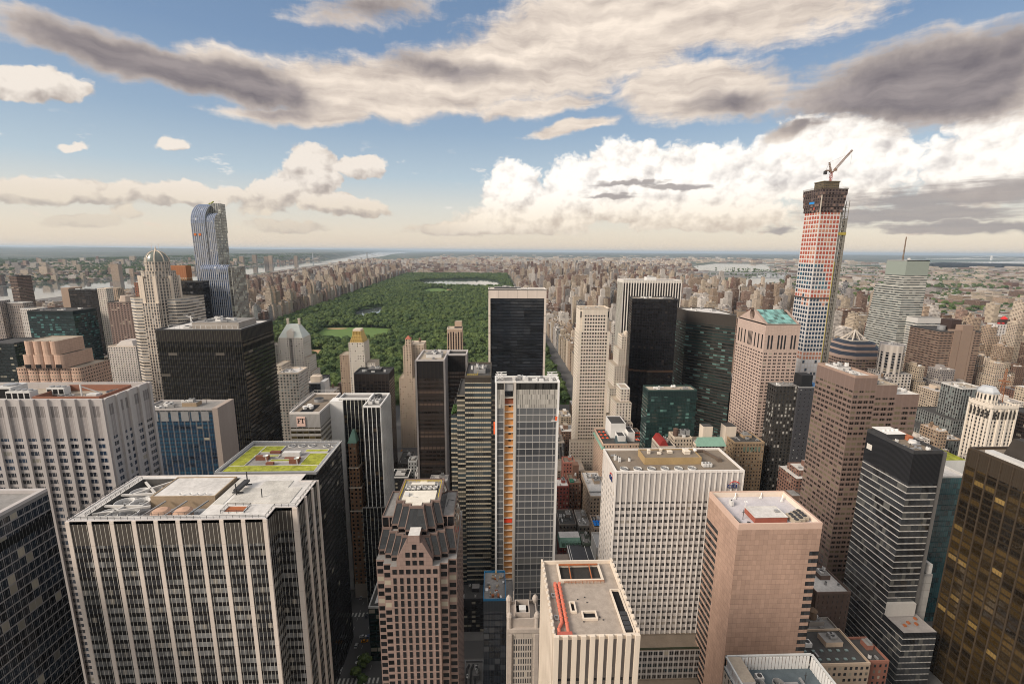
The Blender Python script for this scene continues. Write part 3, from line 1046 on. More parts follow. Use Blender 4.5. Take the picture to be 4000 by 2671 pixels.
mb = MB(); mb.box(-124, -114, 263, 266, zr, zr + 2.2, 0, bottom=True); obj('air_unit', mb, LIGHTM, T)
for x, y, w, d, h in ((-137, 258, 7, 2.6, 2.2), (-116, 253, 5, 3.4, 2.6), (-128, 251, 4, 2, 1.6), (-121, 258.5, 9, 1.6, 1.0), (-133, 267, 6, 2, 1.2)):
    mb = MB(); mb.box(x, x + w, y, y + d, zr, zr + h); obj('brick_hut', mb, plain('hut_brick', (.20, .085, .055), .85, .2), T)
for x, y, h in ((-130, 256, 3.2), (-111, 252, 3.4)):
    mb = MB(); mb.bar((x, y, zr), (x, y, zr + h), .15); mb.revolve(x, y - .2, [(0, zr + h - .2), (1.3, zr + h + .4), (1.45, zr + h + .8)], 12); obj('dish', mb, WPAINT, T)
mb = MB()
for i in range(23):                                  # gangway frames around the edge
    t = i / 22
    mb.bar((-149.6, 240.6 + t * 41, zr), (-149.6, 240.6 + t * 41, zr + 2.0), .1)
    mb.bar((-96.4, 240.6 + t * 41, zr + 1.2), (-95.2, 240.6 + t * 41, zr + 1.8), .12)
    mb.bar((-149 + t * 52.6, 281.4, zr), (-149 + t * 52.6, 281.4, zr + 1.8), .1)
for a, c in (((-149.6, 240.6), (-149.6, 281.4)), ((-149.6, 281.4), (-96.4, 281.4)), ((-95.2, 240.6), (-95.2, 281.4))):
    mb.bar((*a, zr + 1.9), (*c, zr + 1.9), .14)
obj('edge_gangway', mb, LIGHTM, T)

# blue-windowed slab with a blank stone end
m = facade('f_blue', (.17, .16, .16), (.018, .034, .06), glass=(.010, .028, .06), ww=.86, wh=.62, prio='v', mull=3, mw=.02, mcol=(.15, .15, .15), blind=.05, ior=1.8, glass2=(.02, .07, .12), top=.6, topc=(.09, .09, .09))
T = bld('blue_slab_hotel', 'slab tower with blue windows and blank beige stone end wall', (-268, -215.5, 352, 374), 140, m, 4.4, 3.1, 'grey', parmat=GREYST)
mb = MB(); mb.box(-215.5, -211.5, 352, 375, 0, 140.3); obj('end_wall', mb, facade('f_endst', (.56, .47, .41), ww=0, wh=0, blind=0, tile=(1, 1, .06)), T)
clutter(T, -266, -218, 353, 373, 138.7, 8, 14, (-243, -232, 360, 367, 3.2, BRICK))
for i in range(6):
    mb = MB(); mb.box(-262 + i * 7.6, -256.5 + i * 7.6, 351.9, 352, 130, 137.5, 0, 0); obj('louvre_bay', mb, [METAL], T)

# the great black tower behind it
m = facade('f_blacktower', (.018, .017, .018), (.009, .009, .010), glass=(.010, .010, .012), ww=.93, wh=.58, prio='v', mull=4, mw=.016, mcol=(.16, .145, .10), blind=.035,
           blindc=(.17, .15, .13), ior=1.5, top=2.6, topc=(.035, .032, .03), bands=((4.0, 4.8, (.006, .006, .006)),))
T = bld('black_office_tower', 'huge square black tower with a low plant house on its pale roof', (-298, -224, 420, 480), 190, m, 8.2, 3.85, 'white', parmat=DARKM, t=.8)
clutter(T, -294, -228, 424, 476, 188.8, 9, 16, (-272, -231, 430, 462, 5.5, plain('plant_house', (.30, .27, .24), .8, .2)))
mb = MB()
for i in range(14):
    mb.bar((-290 + i * 4.6, 426, 189), (-290 + i * 4.6, 426, 192.5), .15)
mb.bar((-290, 426, 192.5), (-230, 426, 192.5), .15)
obj('railing', mb, LIGHTM, T)
mb = MB(); mb.bar((-279, 440, 190), (-279, 440, 199), .25); mb.bar((-283, 440, 199), (-277, 440, 197), .2); mb.bar((-274, 436, 190), (-279, 440, 197), .15); obj('davit_crane', mb, WPAINT, T)


def pink_sign_tower():
    m = facade('f_ftgrey', (.40, .38, .36), (.40, .38, .355), glass=(.05, .038, .016), ww=.97, wh=.52, prio='h', mull=5, mw=.018, mcol=(.10, .09, .07), blind=.16, blindc=(.22, .17, .08), ior=1.7,
               bands=((0, 2.55, (.36, .345, .33)),))
    T = bld('ribbon_window_tower', 'grey tower with ribbon windows and a square pink sign bearing two serif letters', (-138, -118, 308, 353), 152, m, 4.0, 3.7, 'brown', parmat=WHITEST, t=.6)
    mb = MB(); mb.box(-117.95, -108.8, 328, 336.5, 0, 153.2); obj('white_fin_wall', mb, WPAINT, T)
    SIGN = plain('pink_board', (.72, .50, .42), .7, .05); INK = plain('sign_ink', (.02, .02, .022), .7, .05)
    mb = MB(); mb.box(-133.4, -127.8, 307.4, 307.95, 142.2, 148.8); b = obj('sign', mb, [SIGN], T)
    mb = MB()
    def serif(x0, z0, s):                    # F and T drawn as upright slabs with serifs
        def b(x, z, w, h): mb.box(x0 + x * s, x0 + (x + w) * s, 307.25, 307.39, z0 + z * s, z0 + (z + h) * s, bottom=True)
        b(.25, 0, .32, 2); b(.05, 0, .72, .14); b(.05, 1.86, 1.3, .14); b(1.2, 1.45, .13, .5); b(.57, .95, .5, .13); b(.95, .75, .12, .5)
        b(2.05, 0, .32, 2); b(1.82, 0, .78, .14); b(1.5, 1.86, 1.45, .14); b(1.5, 1.42, .13, .5); b(2.82, 1.42, .13, .5)
    serif(-133.0, 144.6, 1.62)
    obj('lettering', mb, INK, b)
    mb = MB(); mb.box(-108.75, -108.4, 329.6, 335.4, 139, 146); b2 = obj('sign', mb, [SIGN], T)
    o = lettering(b2, 'FT', (-108.3, 332.5, 142.4), 4.6, INK, (90, 0, 90), .05)
    zr = 150.75
    mb = MB(); mb.cyl(-128, 335, zr, zr + 2.4, 3.2, 18, m=0, mt=1); mb.revolve(-128, 335, [(3.3, zr + 2.4), (0, zr + 3.4)], 18, 1); obj('cooling_tower', mb, [METAL, DARKM], T)
    for x, y in ((-130, 322), (-127.5, 319), (-131.5, 318)):
        mb = MB(); mb.cyl(x, y, zr, zr + 2.2, 1.3, 12, 1.6); obj('vent', mb, WPAINT, T)
    mb = MB(); mb.box(-133, -124.5, 312, 327, zr, zr + .15); obj('roof_pad', mb, BLACK, T)
    railing(T, [(-137.4, 309), (-137.4, 352.4), (-119, 352.4)], zr + 1, 2.6, 2.0, LIGHTM)


pink_sign_tower()

# black tower with white pinstripes, in two blocks joined at the back
STRIPE = facade('f_pinstripe', (.62, .60, .52), (.012, .012, .013), glass=(.016, .017, .02), ww=.88, wh=.62, prio='v', mull=0, blind=.06, blindc=(.10, .07, .04), ior=1.8, top=1.2, topc=(.02, .02, .02), glass2=(.03, .03, .032))
T = bld('pinstripe_tower', 'black glass tower edged and striped with thin white fins, joined to ribbon window tower', (-90, -78, 312, 342), 155, STRIPE, 2.9, 3.6, 'grey', parmat=WPAINT, t=.7)
mb = MB(); mb.box(-112, -90, 329.5, 342, 0, 153.6, 0, None, 2.9, 3.6, cap=False); mb.face([(*p, 153.4) for p in rect(-112, -90, 330, 342)], 1); obj('rear_wing', mb, [STRIPE, roofmat('grey')], T)
mb = MB(); mb.ring(rect(-112, -90, 329.5, 342), 153.6, 155, .7); obj('parapet', mb, WPAINT, T)
for i in range(11):
    y = 312.2 + i * 2.96
    mb = MB(); mb.box(-78.05, -77.5, y - .16, y + .16, 0, 153.6); obj('fin', mb, WPAINT, T)
for i in range(5):
    x = -89.7 + i * 2.88
    mb = MB(); mb.box(x - .16, x + .16, 311.5, 312.05, 0, 153.6); obj('fin', mb, WPAINT, T)
fan(T, -84.5, 334, 153.8, 2.6, 2.2, ring=DARKM)
for x, y in ((-86.5, 322), (-82.5, 324)):
    mb = MB(); mb.box(x - 1.4, x + 1.4, y - 4, y + 4, 153.9, 156, 0, bottom=True); mb.cyl(x, y - 2, 156, 156.4, 1, 12, m=1); mb.cyl(x, y + 2, 156, 156.4, 1, 12, m=1); obj('air_unit', mb, [LIGHTM, DARKM], T)
tier(T, (-93.5, -77.5, 309.6, 311.4), 0, 80, STRIPE, 2.9, 3.6, 'grey', name='low_bay')


def brick_hotel():
    BR = facade('f_brickhotel', (.28, .165, .10), glass=(.03, .03, .03), ww=.42, wh=.5, blind=.25, var=.16)
    T = thing('brown_brick_hotel', 'tall brown brick hotel with a pointed pale green copper roof', 'hotel', (-103, 330, 0))
    take(-106, -95, 318, 342, 132)
    tier(T, (-105.2, -95.4, 319.5, 342), 0, 72, BR, 3.4, 3.2, 'tan', 'base')
    tier(T, (-105, -96.4, 320.5, 341), 72, 90, BR, 3.3, 3.2, 'tan', 'setback')
    tier(T, (-105, -97.6, 321.5, 340), 90, 105, BR, 2.7, 3.2, 'tan', 'setback')
    tier(T, (-105, -99.4, 323, 336), 105, 124, BR, 2.6, 3.2, 'tan', 'tower')
    mb = MB(); b = rect(-105.4, -99.0, 322.6, 336.4); mb.prism(b, 123.4, 131.5, top=rect(-103, -101.4, 327, 332)); obj('copper_roof', mb, roofmat('green'), T)
    mb = MB(); mb.box(-101, -98, 337, 340.5, 118, 126.5); obj('chimney', mb, BRICK, T)
    for z, x0, x1, y in ((90.2, -105.2, -96.2, 320.3), (105.2, -105.2, -98.3, 321.3), (72.2, -105.4, -95.2, 319.3)):
        mb = MB(); mb.box(x0, x1, y, y + .6, z - .8, z); obj('cornice', mb, CREAMST, T)
    mb = MB(); mb.box(-105.3, -95.3, 319.2, 319.45, 0, 12); obj('stone_base', mb, facade('f_arch', (.42, .36, .30), glass=(.02, .018, .015), ww=.35, wh=.6), T)


brick_hotel()


def stepped_granite_tower():
    """Pink granite tower whose top climbs in glazed, sloping steps to a cross-shaped roof."""
    GR = facade('f_granite', (.27, .195, .168), ww=0, wh=0, blind=0, tile=(2, 2, .07), var=.08)
    GL = facade('f_slope', (.06, .055, .055), glass=(.020, .022, .023), ww=.97, wh=1.0, blind=0, ior=1.6, jit=.05, mull=3, mw=.02, mcol=(.05, .045, .045))
    DK = plain('dark_pane', (.010, .010, .011), .15, .3, .3, ior=1.6)
    SIDE = facade('f_granside', (.27, .195, .168), glass=(.010, .010, .011), ww=.82, wh=.60, blind=.02, ior=1.5, var=.08)
    T = thing('stepped_granite_tower', 'pink granite tower rising in dark sloping glass steps to a white cross roof', 'office tower', (-32, 194, 0))
    take(-60, -14, 173, 218, 155)
    cx = -33.0
    # body: a stack of nested plan steps; the face that looks at us steps back toward both sides
    def stair(xs, ys):
        """xs: half widths growing outward, ys: fronts going back."""
        P = []
        for (w, y) in zip(xs[::-1], ys[::-1]):
            P.append((cx - w, y)); 
        out = []
        for i, (w, y) in enumerate(zip(xs[::-1], ys[::-1])):
            if i: out.append((cx - w, yprev))
            out.append((cx - w, y)); yprev = y
        for i, (w, y) in enumerate(zip(xs, ys)):
            out.append((cx + w, y))
            if i < len(xs) - 1: out.append((cx + w, ys[i + 1]))
        return out
    back = 218.0
    def full(xs, ys, bk=back):
        s = stair(xs, ys)
        return s + [(s[-1][0], bk), (s[0][0], bk)]
    zb = 131.0
    body = full([10.2, 13.5, 17.0], [176.0, 178.0, 180.5])
    mb = MB()
    n = len(body)
    for i in range(n):
        p, q = body[i], body[(i + 1) % n]
        front = abs(p[1] - q[1]) < .01 and abs((p[0] + q[0]) / 2 - cx) < 6 and p[1] < 180
        mb.wall(p, q, 0, zb, 0 if front else 1, 3.4 if not front else 2.4, 3.6 if not front else 3.6)
    mb.face([(*p, zb) for p in body], 2)
    obj('wall', mb, [GR, SIDE, roofmat('grey')], T)
    # strips of dark windows up the flat front: seven columns
    window_grid(T, (cx - 8.4, 175.97, zb - 2.5), (2.8, 0), 7, 1, 3.6, 1.75, 2.1, [DK])
    window_grid(T, (cx - 8.4, 175.97, zb - 6.8), (2.8, 0), 7, 34, 3.6, 1.3, 2.75, [DK], most=93)
    # gabled front panel with three over three windows and one above
    zt = 145.0
    prof = [(-7.4, zb), (7.4, zb), (7.4, 134), (3.4, 141.6), (2.3, 141.6), (2.3, zt), (-2.3, zt), (-2.3, 141.6), (-3.4, 141.6), (-7.4, 134)]
    mb = MB()
    F = [(cx + x, 176.0, z) for x, z in prof]; Bk = [(x, 184.5, z) for x, y, z in F]
    mb.face(F, 0, [(x / 2.4, z / 3.6) for x, z in prof])
    for i in range(len(F)):
        j = (i + 1) % len(F)
        mb.face([F[j], F[i], Bk[i], Bk[j]], 0)
    obj('front_gable', mb, GR, T)
    mb = MB(); mb.face([(cx - 2.3, 176.1, zt + .05), (cx + 2.3, 176.1, zt + .05), (cx + 2.3, 184.4, zt + .05), (cx - 2.3, 184.4, zt + .05)]); obj('gable_roof', mb, roofmat('white'), T)
    for cz in (132.6, 136.3):
        for i in (-1, 0, 1):
            mb = MB(); mb.box(cx + i * 2.8 - .88, cx + i * 2.8 + .88, 175.88, 176.02, cz - 1.05, cz + 1.05); obj('gable_window', mb, DK, T)
    mb = MB(); mb.box(cx - .88, cx + .88, 175.88, 176.02, 138.8, 141.0); obj('gable_window', mb, DK, T)
    # three levels of glazed slopes, each a staircase in plan
    def level(xs0, ys0, xs1, ys1, z0, z1, bk0, bk1, lip):
        a = full(xs0, ys0, bk0); b = full(xs1, ys1, bk1)
        mb = MB(); mb.prism(a, z0, z0 + 1.9, 1, cap=False, bay=3.0, fl=1.9)
        for i in range(len(a)):                  # granite sill course over the dark strip
            mb.wall(a[i], a[(i + 1) % len(a)], z0 + 1.9, z0 + 2.7, 0)
        obj('window_course', mb, [GR, facade('f_course', (.27, .195, .168), glass=(.008, .008, .009), ww=.88, wh=.86, blind=0, ior=1.5)], T)
        mb = MB(); mb.prism(a, z0 + 2.7, z1, 0, cap=False, bay=2.8, fl=3.0, top=b); obj('glass_slope', mb, GL, T)
        for i in range(len(a)):                  # granite ribs along the folds
            mb = MB(); mb.bar((*a[i], z0 + 2.7), (*b[i], z1), .2); obj('slope_rib', mb, GR, T)
        mb = MB(); mb.ring(inset(b, -.35), z1, z1 + lip, .7, 0); mb.face([(*p, z1 + .3) for p in b], 1); obj('ledge', mb, [GR, roofmat('grey')], T)
    level([7.4, 10.4, 13.4, 16.6], [178.0, 179.6, 181.4, 184.0], [5.6, 8.5, 11.5, 15.2], [180.8, 182.3, 184.2, 187.0], zb, 141.2, 214, 212, .8)
    # shoulders: two flat grey roofs at the sides
    for s in (-1, 1):
        x0, x1 = sorted((cx + s * 9.6, cx + s * 15.6))
        mb = MB(); mb.box(x0, x1, 188, 210, 141.4, 146.6, 0, cap=False, bay=3.2, fl=5.2); mb.face([(*p, 146.0) for p in rect(x0 + .4, x1 - .4, 188.4, 209.6)], 1)
        inn = rect(x0 + .4, x1 - .4, 188.4, 209.6); o4 = rect(x0, x1, 188, 210)
        for i in range(4):
            j = (i + 1) % 4
            mb.wall(inn[j], inn[i], 146.0, 146.6, 2); mb.face([(*o4[i], 146.6), (*o4[j], 146.6), (*inn[j], 146.6), (*inn[i], 146.6)], 2)
        obj('shoulder', mb, [facade('f_course', None), roofmat('grey'), GR], T)
    level([4.6, 8.0, 11.2], [181.8, 183.8, 186.4], [2.8, 6.0, 9.2], [184.6, 186.6, 189.2], 141.5, 152.3, 211, 209, 1.0)
    zt = 152.8
    cross = [(cx - 2.0, 185.4), (cx + 2.0, 185.4), (cx + 2.0, 187.6), (cx + 5.2, 187.6), (cx + 5.2, 190.2), (cx + 7.2, 190.2), (cx + 7.2, 197.8), (cx - 7.2, 197.8), (cx - 7.2, 190.2), (cx - 5.2, 190.2), (cx - 5.2, 187.6), (cx - 2, 187.6)]
    mb = MB(); mb.prism(cross, zt - .2, zt + .6); obj('cross_roof', mb, plain('cream_deck', (.66, .62, .54), .85, .22, .25), T)
    mb = MB(); mb.prism([(cx - 5.4, 203), (cx + 5.4, 203), (cx + 5.4, 205.5), (cx + 1.6, 205.5), (cx + 1.6, 207.4), (cx - 1.6, 207.4), (cx - 1.6, 205.5), (cx - 5.4, 205.5)], zt - .2, zt + .6); obj('cross_roof', mb, plain('cream_deck', None), T)
    mb = MB(); mb.box(cx - 7.4, cx + 7.4, 198.2, 202.8, zt - .1, zt + .05); obj('fan_pit', mb, BLACK, T)
    for i in range(3):
        for s in (0, 1):
            fan(T, cx - 6.0 + i * 2.3 + s * 7.2, 200.5, zt + .1, .95, .8, ring=WPAINT)
    for s in (0, 1):
        railing(T, [(cx - 7.2 + s * 7.4, 198.6), (cx - .4 + s * 7.4, 198.6), (cx - .4 + s * 7.4, 202.4), (cx - 7.2 + s * 7.4, 202.4), (cx - 7.2 + s * 7.4, 198.6)], zt + .3, 1.2, 1.2, WPAINT)
    YEL = plain('yellow_paint', (.60, .44, .05), .6, .1)
    railing(T, [(cx - 8.4, 191), (cx - 8.4, 206), (cx + 8.4, 206), (cx + 8.4, 191)], zt, 1.3, 1.6, YEL)
    mb = MB(); mb.bar((cx - 5, 193, zt + .7), (cx - 1, 191.4, zt + 1.0), .12); mb.box(cx - 6.4, cx - 4.6, 192, 194.6, zt + .6, zt + 1.6); obj('cleaning_rig', mb, LIGHTM, T)
    mb = MB(); mb.bar((cx + 12, 201, 147), (cx + 14.6, 200, 147), .1); mb.bar((cx + 12, 201, 147), (cx + 11.6, 195, 147), .1); obj('roof_pipe', mb, DARKM, T)


stepped_granite_tower()


# ============================================================ CENTRE
def ribbed_stone_block():
    """The flat-roofed limestone block right under the deck, with the salmon pipes."""
    z = 150.0
    m = facade('f_rib', (.40, .35, .30), (.20, .185, .17), glass=(.015, .016, .018), ww=1.0, wh=.30, prio='h', mull=0, blind=.25, blindc=(.35, .31, .26), top=3.4, topc=(.22, .20, .19), var=.16)
    T = bld('ribbed_stone_block', 'cream ribbed stone block with gravel roof and two salmon pipes', (17.5, 42.5, 117.8, 152), z, m, 2.78, 3.9, plain('gravel', (.34, .29, .245), .95, .30, .5), parmat=CREAMST, t=.5)
    for i in range(10):
        x = 18.1 + i * 2.65
        one('pier', 'box', CREAMST, T, x - .72, x + .72, 117.0, 117.9, 0, z + .35)
    for i in range(13):
        y = 119.4 + i * 2.68
        for x in (17.0, 42.4):
            one('pier', 'box', CREAMST, T, x, x + .6, y - .7, y + .7, 0, z + .35)
    zr = z - 1.25
    PIPE = plain('salmon_pipe', (.58, .17, .11), .55, .18, .7)
    for x, y0, y1, bend in ((20.6, 140.2, 121.6, False), (22.0, 140.2, 119.4, True)):
        mb = MB(); 
        xe = x if bend else x
        pts = [(x, y0), (x, y1 + 2)] + ([(x, y1)] if bend else [(x - 1.3, y1 - .4), (x - 1.3, 119.4)])
        for p, q in zip(pts, pts[1:]):
            n = 10
            d = Vector((q[0] - p[0], q[1] - p[1], 0)).normalized(); s = Vector((-d.y, d.x, 0))
            for i in range(n):
                a0, a1 = 2 * math.pi * i / n, 2 * math.pi * (i + 1) / n
                P = lambda e, a: (e[0] + s.x * .52 * math.cos(a), e[1] + s.y * .52 * math.cos(a), zr + .75 + .52 * math.sin(a))
                mb.face([P(p, a0), P(q, a0), P(q, a1), P(p, a1)])
        k = y0
        while k > y1 + 2:
            mb.box(x - .56, x + .56, k - .06, k + .06, zr + .3, zr + 1.32); k -= 1.9
        mb.cyl(x, y0, zr, zr + 1.3, .56, 10)
        obj('salmon_pipe', mb, PIPE, T)
    mb = MB(); mb.box(18.6, 23, 118.2, 119.6, zr, zr + 1.2); obj('pipe_header', mb, plain('pipe_header', (.42, .11, .08), .6, .2), T)
    mb = MB(); mb.box(23.0, 37.0, 142.2, 149.6, zr + .05, zr + .1, 0); obj('roof_well', mb, plain('well_floor', (.035, .033, .03), .9, .4, .4), T)
    mb = MB(); mb.ring(rect(22.4, 37.6, 141.6, 150.2), zr, zr + 1.1, .6); obj('well_curb', mb, CREAMST, T)
    mb = MB()
    for x in (26.4, 33.6): mb.bar((x, 142, zr + .8), (x + .3, 150, zr + 1.0), .16)
    mb.bar((23, 149.4, zr + 1.3), (37, 149.4, zr + 1.3), .22)
    obj('rust_beam', mb, RUST, T)
    railing(T, [(24, 141.3), (37.6, 141.3)], zr, 1.1, 1.2, RUST)
    for x0, x1, y0, y1 in ((27.7, 31.5, 125.2, 127.7), (24.4, 25.5, 128.2, 131.8)):
        mb = MB(); mb.box(x0, x1, y0, y1, zr + .02, zr + .06, 1); mb.ring(rect(x0 - .4, x1 + .4, y0 - .4, y1 + .4), zr, zr + .8, .4, 0); obj('roof_hatch', mb, [CREAMST, BLACK], T)
    mb = MB(); mb.box(38.9, 41.4, 119, 137, zr + .03, zr + .08, 1); mb.ring(rect(38.5, 41.8, 118.6, 137.4), zr, zr + .9, .4, 0)
    for i in range(4): mb.box(39.1, 41.2, 120 + i * 1.9, 121.5 + i * 1.9, zr + .1, zr + 1.0, 2)
    obj('plant_trench', mb, [CREAMST, BLACK, DARKM], T)
    for x, y in ((18.8, 134.5), (18.6, 125)):
        mb = MB(); mb.ring(rect(x, x + 1.4, y, y + 1.8), zr, zr + .6, .25); obj('roof_hatch', mb, METAL, T)
    for x, y in ((27, 133.6), (29.4, 134.5), (29.8, 132.2), (32.6, 126.0), (33.4, 124.8), (27.3, 124.2)):
        mb = MB(); mb.box(x, x + .35, y, y + .3, zr + .02, zr + .25); obj('loose_block', mb, DARKM, T)


ribbed_stone_block()


def gothic_tower():
    W = facade('f_gothic', (.40, .36, .32), (.40, .36, .32), glass=(.02, .024, .03), ww=.62, wh=.72, mull=2, mw=.05, blind=.05, var=.12)
    ST = plain('gothic_stone', (.40, .35, .31), .85, .2, .3)
    T = thing('carved_stone_tower', 'narrow carved stone tower with domed corner turrets beside ribbed stone block', 'tower', (11.5, 168, 0))
    take(5, 18, 162, 174, 118)
    mb = MB(); mb.box(5.3, 18, 162.4, 174, 0, 112, 0, 1, 12.7, 4); obj('wall', mb, [facade('f_gothplain', (.41, .365, .32), ww=0, wh=0, blind=0, tile=(4, 2, .04)), ST], T)
    mb = MB(); mb.box(7.6, 15.2, 162.25, 162.38, 0, 108, 0, None, .95, 3.1); obj('window_bay', mb, W, T)
    for x in (6.2, 17.0):
        one('buttress', 'box', ST, T, x - .8, x + .8, 161.6, 162.4, 0, 110)
    mb = MB(); mb.box(6.0, 17.4, 163.2, 173.4, 112, 114.8, 0, 0); mb.ring(rect(6.0, 17.4, 163.2, 173.4), 114.8, 116, .5)
    mb.box(5.1, 18.2, 162.0, 163.2, 110.6, 112.2); obj('crown', mb, ST, T)
    for x in (6.2, 17.2):
        for y in (163.4, 172.8):
            mb = MB(); mb.cyl(x, y, 110, 116.5, 1.05, 10); mb.revolve(x, y, [(1.2, 116.5), (1.3, 117.4), (.95, 118.4), (.3, 119.0), (0, 119.6)], 10); obj('turret', mb, ST, T)
    mb = MB(); mb.box(9, 14, 165, 171.6, 114.9, 115.0, 1); mb.ring(rect(8.6, 14.4, 164.6, 172), 114.8, 117.6, .35); mb.box(10.2, 13, 167, 169.6, 115, 117, 2); obj('roof_pit', mb, [ST, BLACK, LIGHTM], T)
    for x in (8.0, 15.0):
        mb = MB(); mb.bar((x, 172.6, 115), (x, 172.6, 121), .13); obj('finial', mb, ST, T)


gothic_tower()

m = facade('f_smallglass', (.06, .065, .075), (.05, .055, .065), glass=(.035, .045, .06), ww=.9, wh=.78, prio='h', mull=2, mw=.03, mcol=(.14, .14, .14), blind=.2, blindc=(.16, .17, .18), ior=1.9, top=1.6, topc=(.09, .10, .11))
T = bld('unfinished_glass_block', 'short dark glass block with building rubble on its unfinished roof', (-5.8, 6.4, 223, 246), 76, m, 3.0, 4.0, 'grey', parmat=plain('blue_netting', (.05, .22, .42), .8, .2), t=.3)
r = random.Random(4)
for i in range(26):
    x, y = r.uniform(-5, 5), r.uniform(224, 244)
    mb = MB(); mb.box(x, x + r.uniform(.3, 1.6), y, y + r.uniform(.4, 2.4), 74.7, 75 + r.uniform(.2, 1.5))
    obj('rubble', mb, r.choice([LIGHTM, BRICK, RUST, METAL, WPAINT, plain('ply', (.48, .35, .2), .8)]), T)
tier(T, (6.4, 11, 228, 246), 0, 70, m, 3, 4, 'grey', 'wing')


def half_built_hotel():
    z = 181.0
    GLS = facade('f_curtain', (.42, .41, .40), (.40, .39, .38), glass=(.085, .09, .10), ww=.96, wh=.86, prio='h', mull=6, mw=.010, mcol=(.40, .385, .365), hmull=0, blind=.25, blindc=(.15, .15, .145), ior=1.8, jit=.02, glass2=(.13, .135, .14))
    CONC = plain('raw_concrete', (.50, .46, .41), .85, .2, .25, streak=True)
    T = thing('half_built_glass_tower', 'slim glass tower under construction with an orange open shaft up its front', 'tower', (14, 288, 0))
    take(0, 41, 280, 294, z)
    mb = MB(); mb.box(13.6, 39.4, 281, 294, 0, 163.6, 0, None, 26, 4.55, cap=False); mb.box(1.8, 6.0, 281.2, 294, 0, 163.6, 0, None, 4.4, 4.55, cap=False); obj('glass_wall', mb, GLS, T)
    mb = MB(); mb.box(13.6, 39.4, 280.9, 294, 163.6, 175.6, 0, None, 1.1, 3.2, cap=False); mb.box(1.8, 6.0, 281, 294, 163.6, 175.6, 0, None, 1.1, 3.2, cap=False)
    obj('grey_panel', mb, facade('f_ribpanel', (.40, .38, .345), (.30, .28, .25), ww=.5, wh=.94, blind=0, glass=(.33, .31, .28), ior=1.4, shine=.7, jit=0), T)
    for xa, xb in ((13.6, 39.4), (1.8, 6.0)):
        mb = MB(); mb.box(xa, xb, 280.95, 294, 175.6, 180, 0, None, 1.6, 5, cap=False)
        obj('dark_louvre', mb, facade('f_louv', (.05, .048, .045), (.04, .038, .036), ww=.9, wh=1, blind=0, mull=0, glass=(.035, .034, .032), ior=1.5), T)
    for x0, x1, nm in ((.6, 1.8, 'column'), (12.0, 13.6, 'column'), (39.4, 40.6, 'column'), (6.0, 6.4, 'column')):
        mb = MB(); mb.box(x0, x1, 280.4, 294, 0, z - .6); obj(nm, mb, WPAINT if x0 > 20 or x0 < 1 else CONC, T)
    # open lift shaft: plywood-backed, a slab at every storey
    PLY = plain('orange_ply', (.60, .29, .11), .8, .24, .5)
    for i in range(36):
        zt = 170 - i * 4.55
        if zt < 5: break
        mb = MB(); mb.box(6.4, 12, 282.2, 283, zt - 4.2, zt); obj('plywood_panel', mb, PLY if i else plain('rusty_panel', (.25, .09, .05), .8, .2), T)
        mb = MB(); mb.box(6.4, 12, 280.9, 284, zt, zt + .3); obj('floor_slab', mb, CONC, T)
        if i in (1, 4, 5, 6, 7, 18):
            mb = MB(); mb.box(9, 10.6, 282.0, 282.25, zt - 1.5, zt - .6); obj('shaft_opening', mb, BLACK, T)
    mb = MB(); mb.box(6.4, 11.8, 281.4, 282.1, 84.6, 87.2); obj('red_tarp', mb, plain('red_tarp', (.70, .07, .03), .7, .15), T)
    mb = MB(); mb.box(6.6, 11.6, 281.4, 283, 174.6, 180); obj('core_window', mb, facade('f_core', (.3, .3, .3), glass=(.06, .08, .1), ww=.9, wh=.9, mull=2), T)
    mb = MB(); mb.box(.8, 40.4, 281, 294, z - 1.8, z - 1.0); obj('roof', mb, roofmat('grey'), T)
    mb = MB(); mb.ring(rect(.4, 40.8, 280.6, 294.4), z - 1.1, z - .2, .9); obj('parapet', mb, WPAINT, T)
    for x in (3.4, 36):                                  # outrigger frames
        mb = MB()
        for k in range(4): mb.bar((x - 3 + k * .3, 285 + k * 2.6, z + 1.2 + (k % 2) * 1.4), (x + 4.5, 285 + k * 2.6, z + 1.4 + (k % 2) * 1.4), .18)
        for k in (0, 3): mb.bar((x - 2, 285 + k * 2.6, z), (x + 2, 285 + k * 2.6, z + 2.6), .15); mb.bar((x + 2, 285 + k * 2.6, z), (x - 2, 285 + k * 2.6, z + 2.6), .15)
        obj('outrigger_frame', mb, WPAINT, T)
    r = random.Random(8)
    for i in range(20):
        x, y = r.uniform(11, 37), r.uniform(283, 292)
        mb = MB(); mb.box(x, x + r.uniform(.8, 3), y, y + r.uniform(.6, 2), z - 1, z + r.uniform(.1, 1.5)); obj('roof_unit', mb, r.choice([WPAINT, LIGHTM, METAL]), T)
    # hoist platform with workers' orange netting near the right edge
    mb = MB(); mb.box(36, 40.2, 280.2, 281, 155.0, 155.4); mb.bar((36.4, 280.3, 155.4), (36.4, 280.3, 157), .1); mb.bar((39.6, 280.3, 155.4), (40.6, 280.3, 162), .2); obj('work_platform', mb, WPAINT, T)
    mb = MB(); mb.box(38.4, 39.8, 280.3, 280.7, 155.4, 158); obj('orange_netting', mb, plain('orange_net', (.75, .13, .04), .7), T)
    mb = MB(); mb.box(-.4, .6, 282, 285, 146, 153); obj('orange_netting', mb, plain('orange_net', None), T)


half_built_hotel()

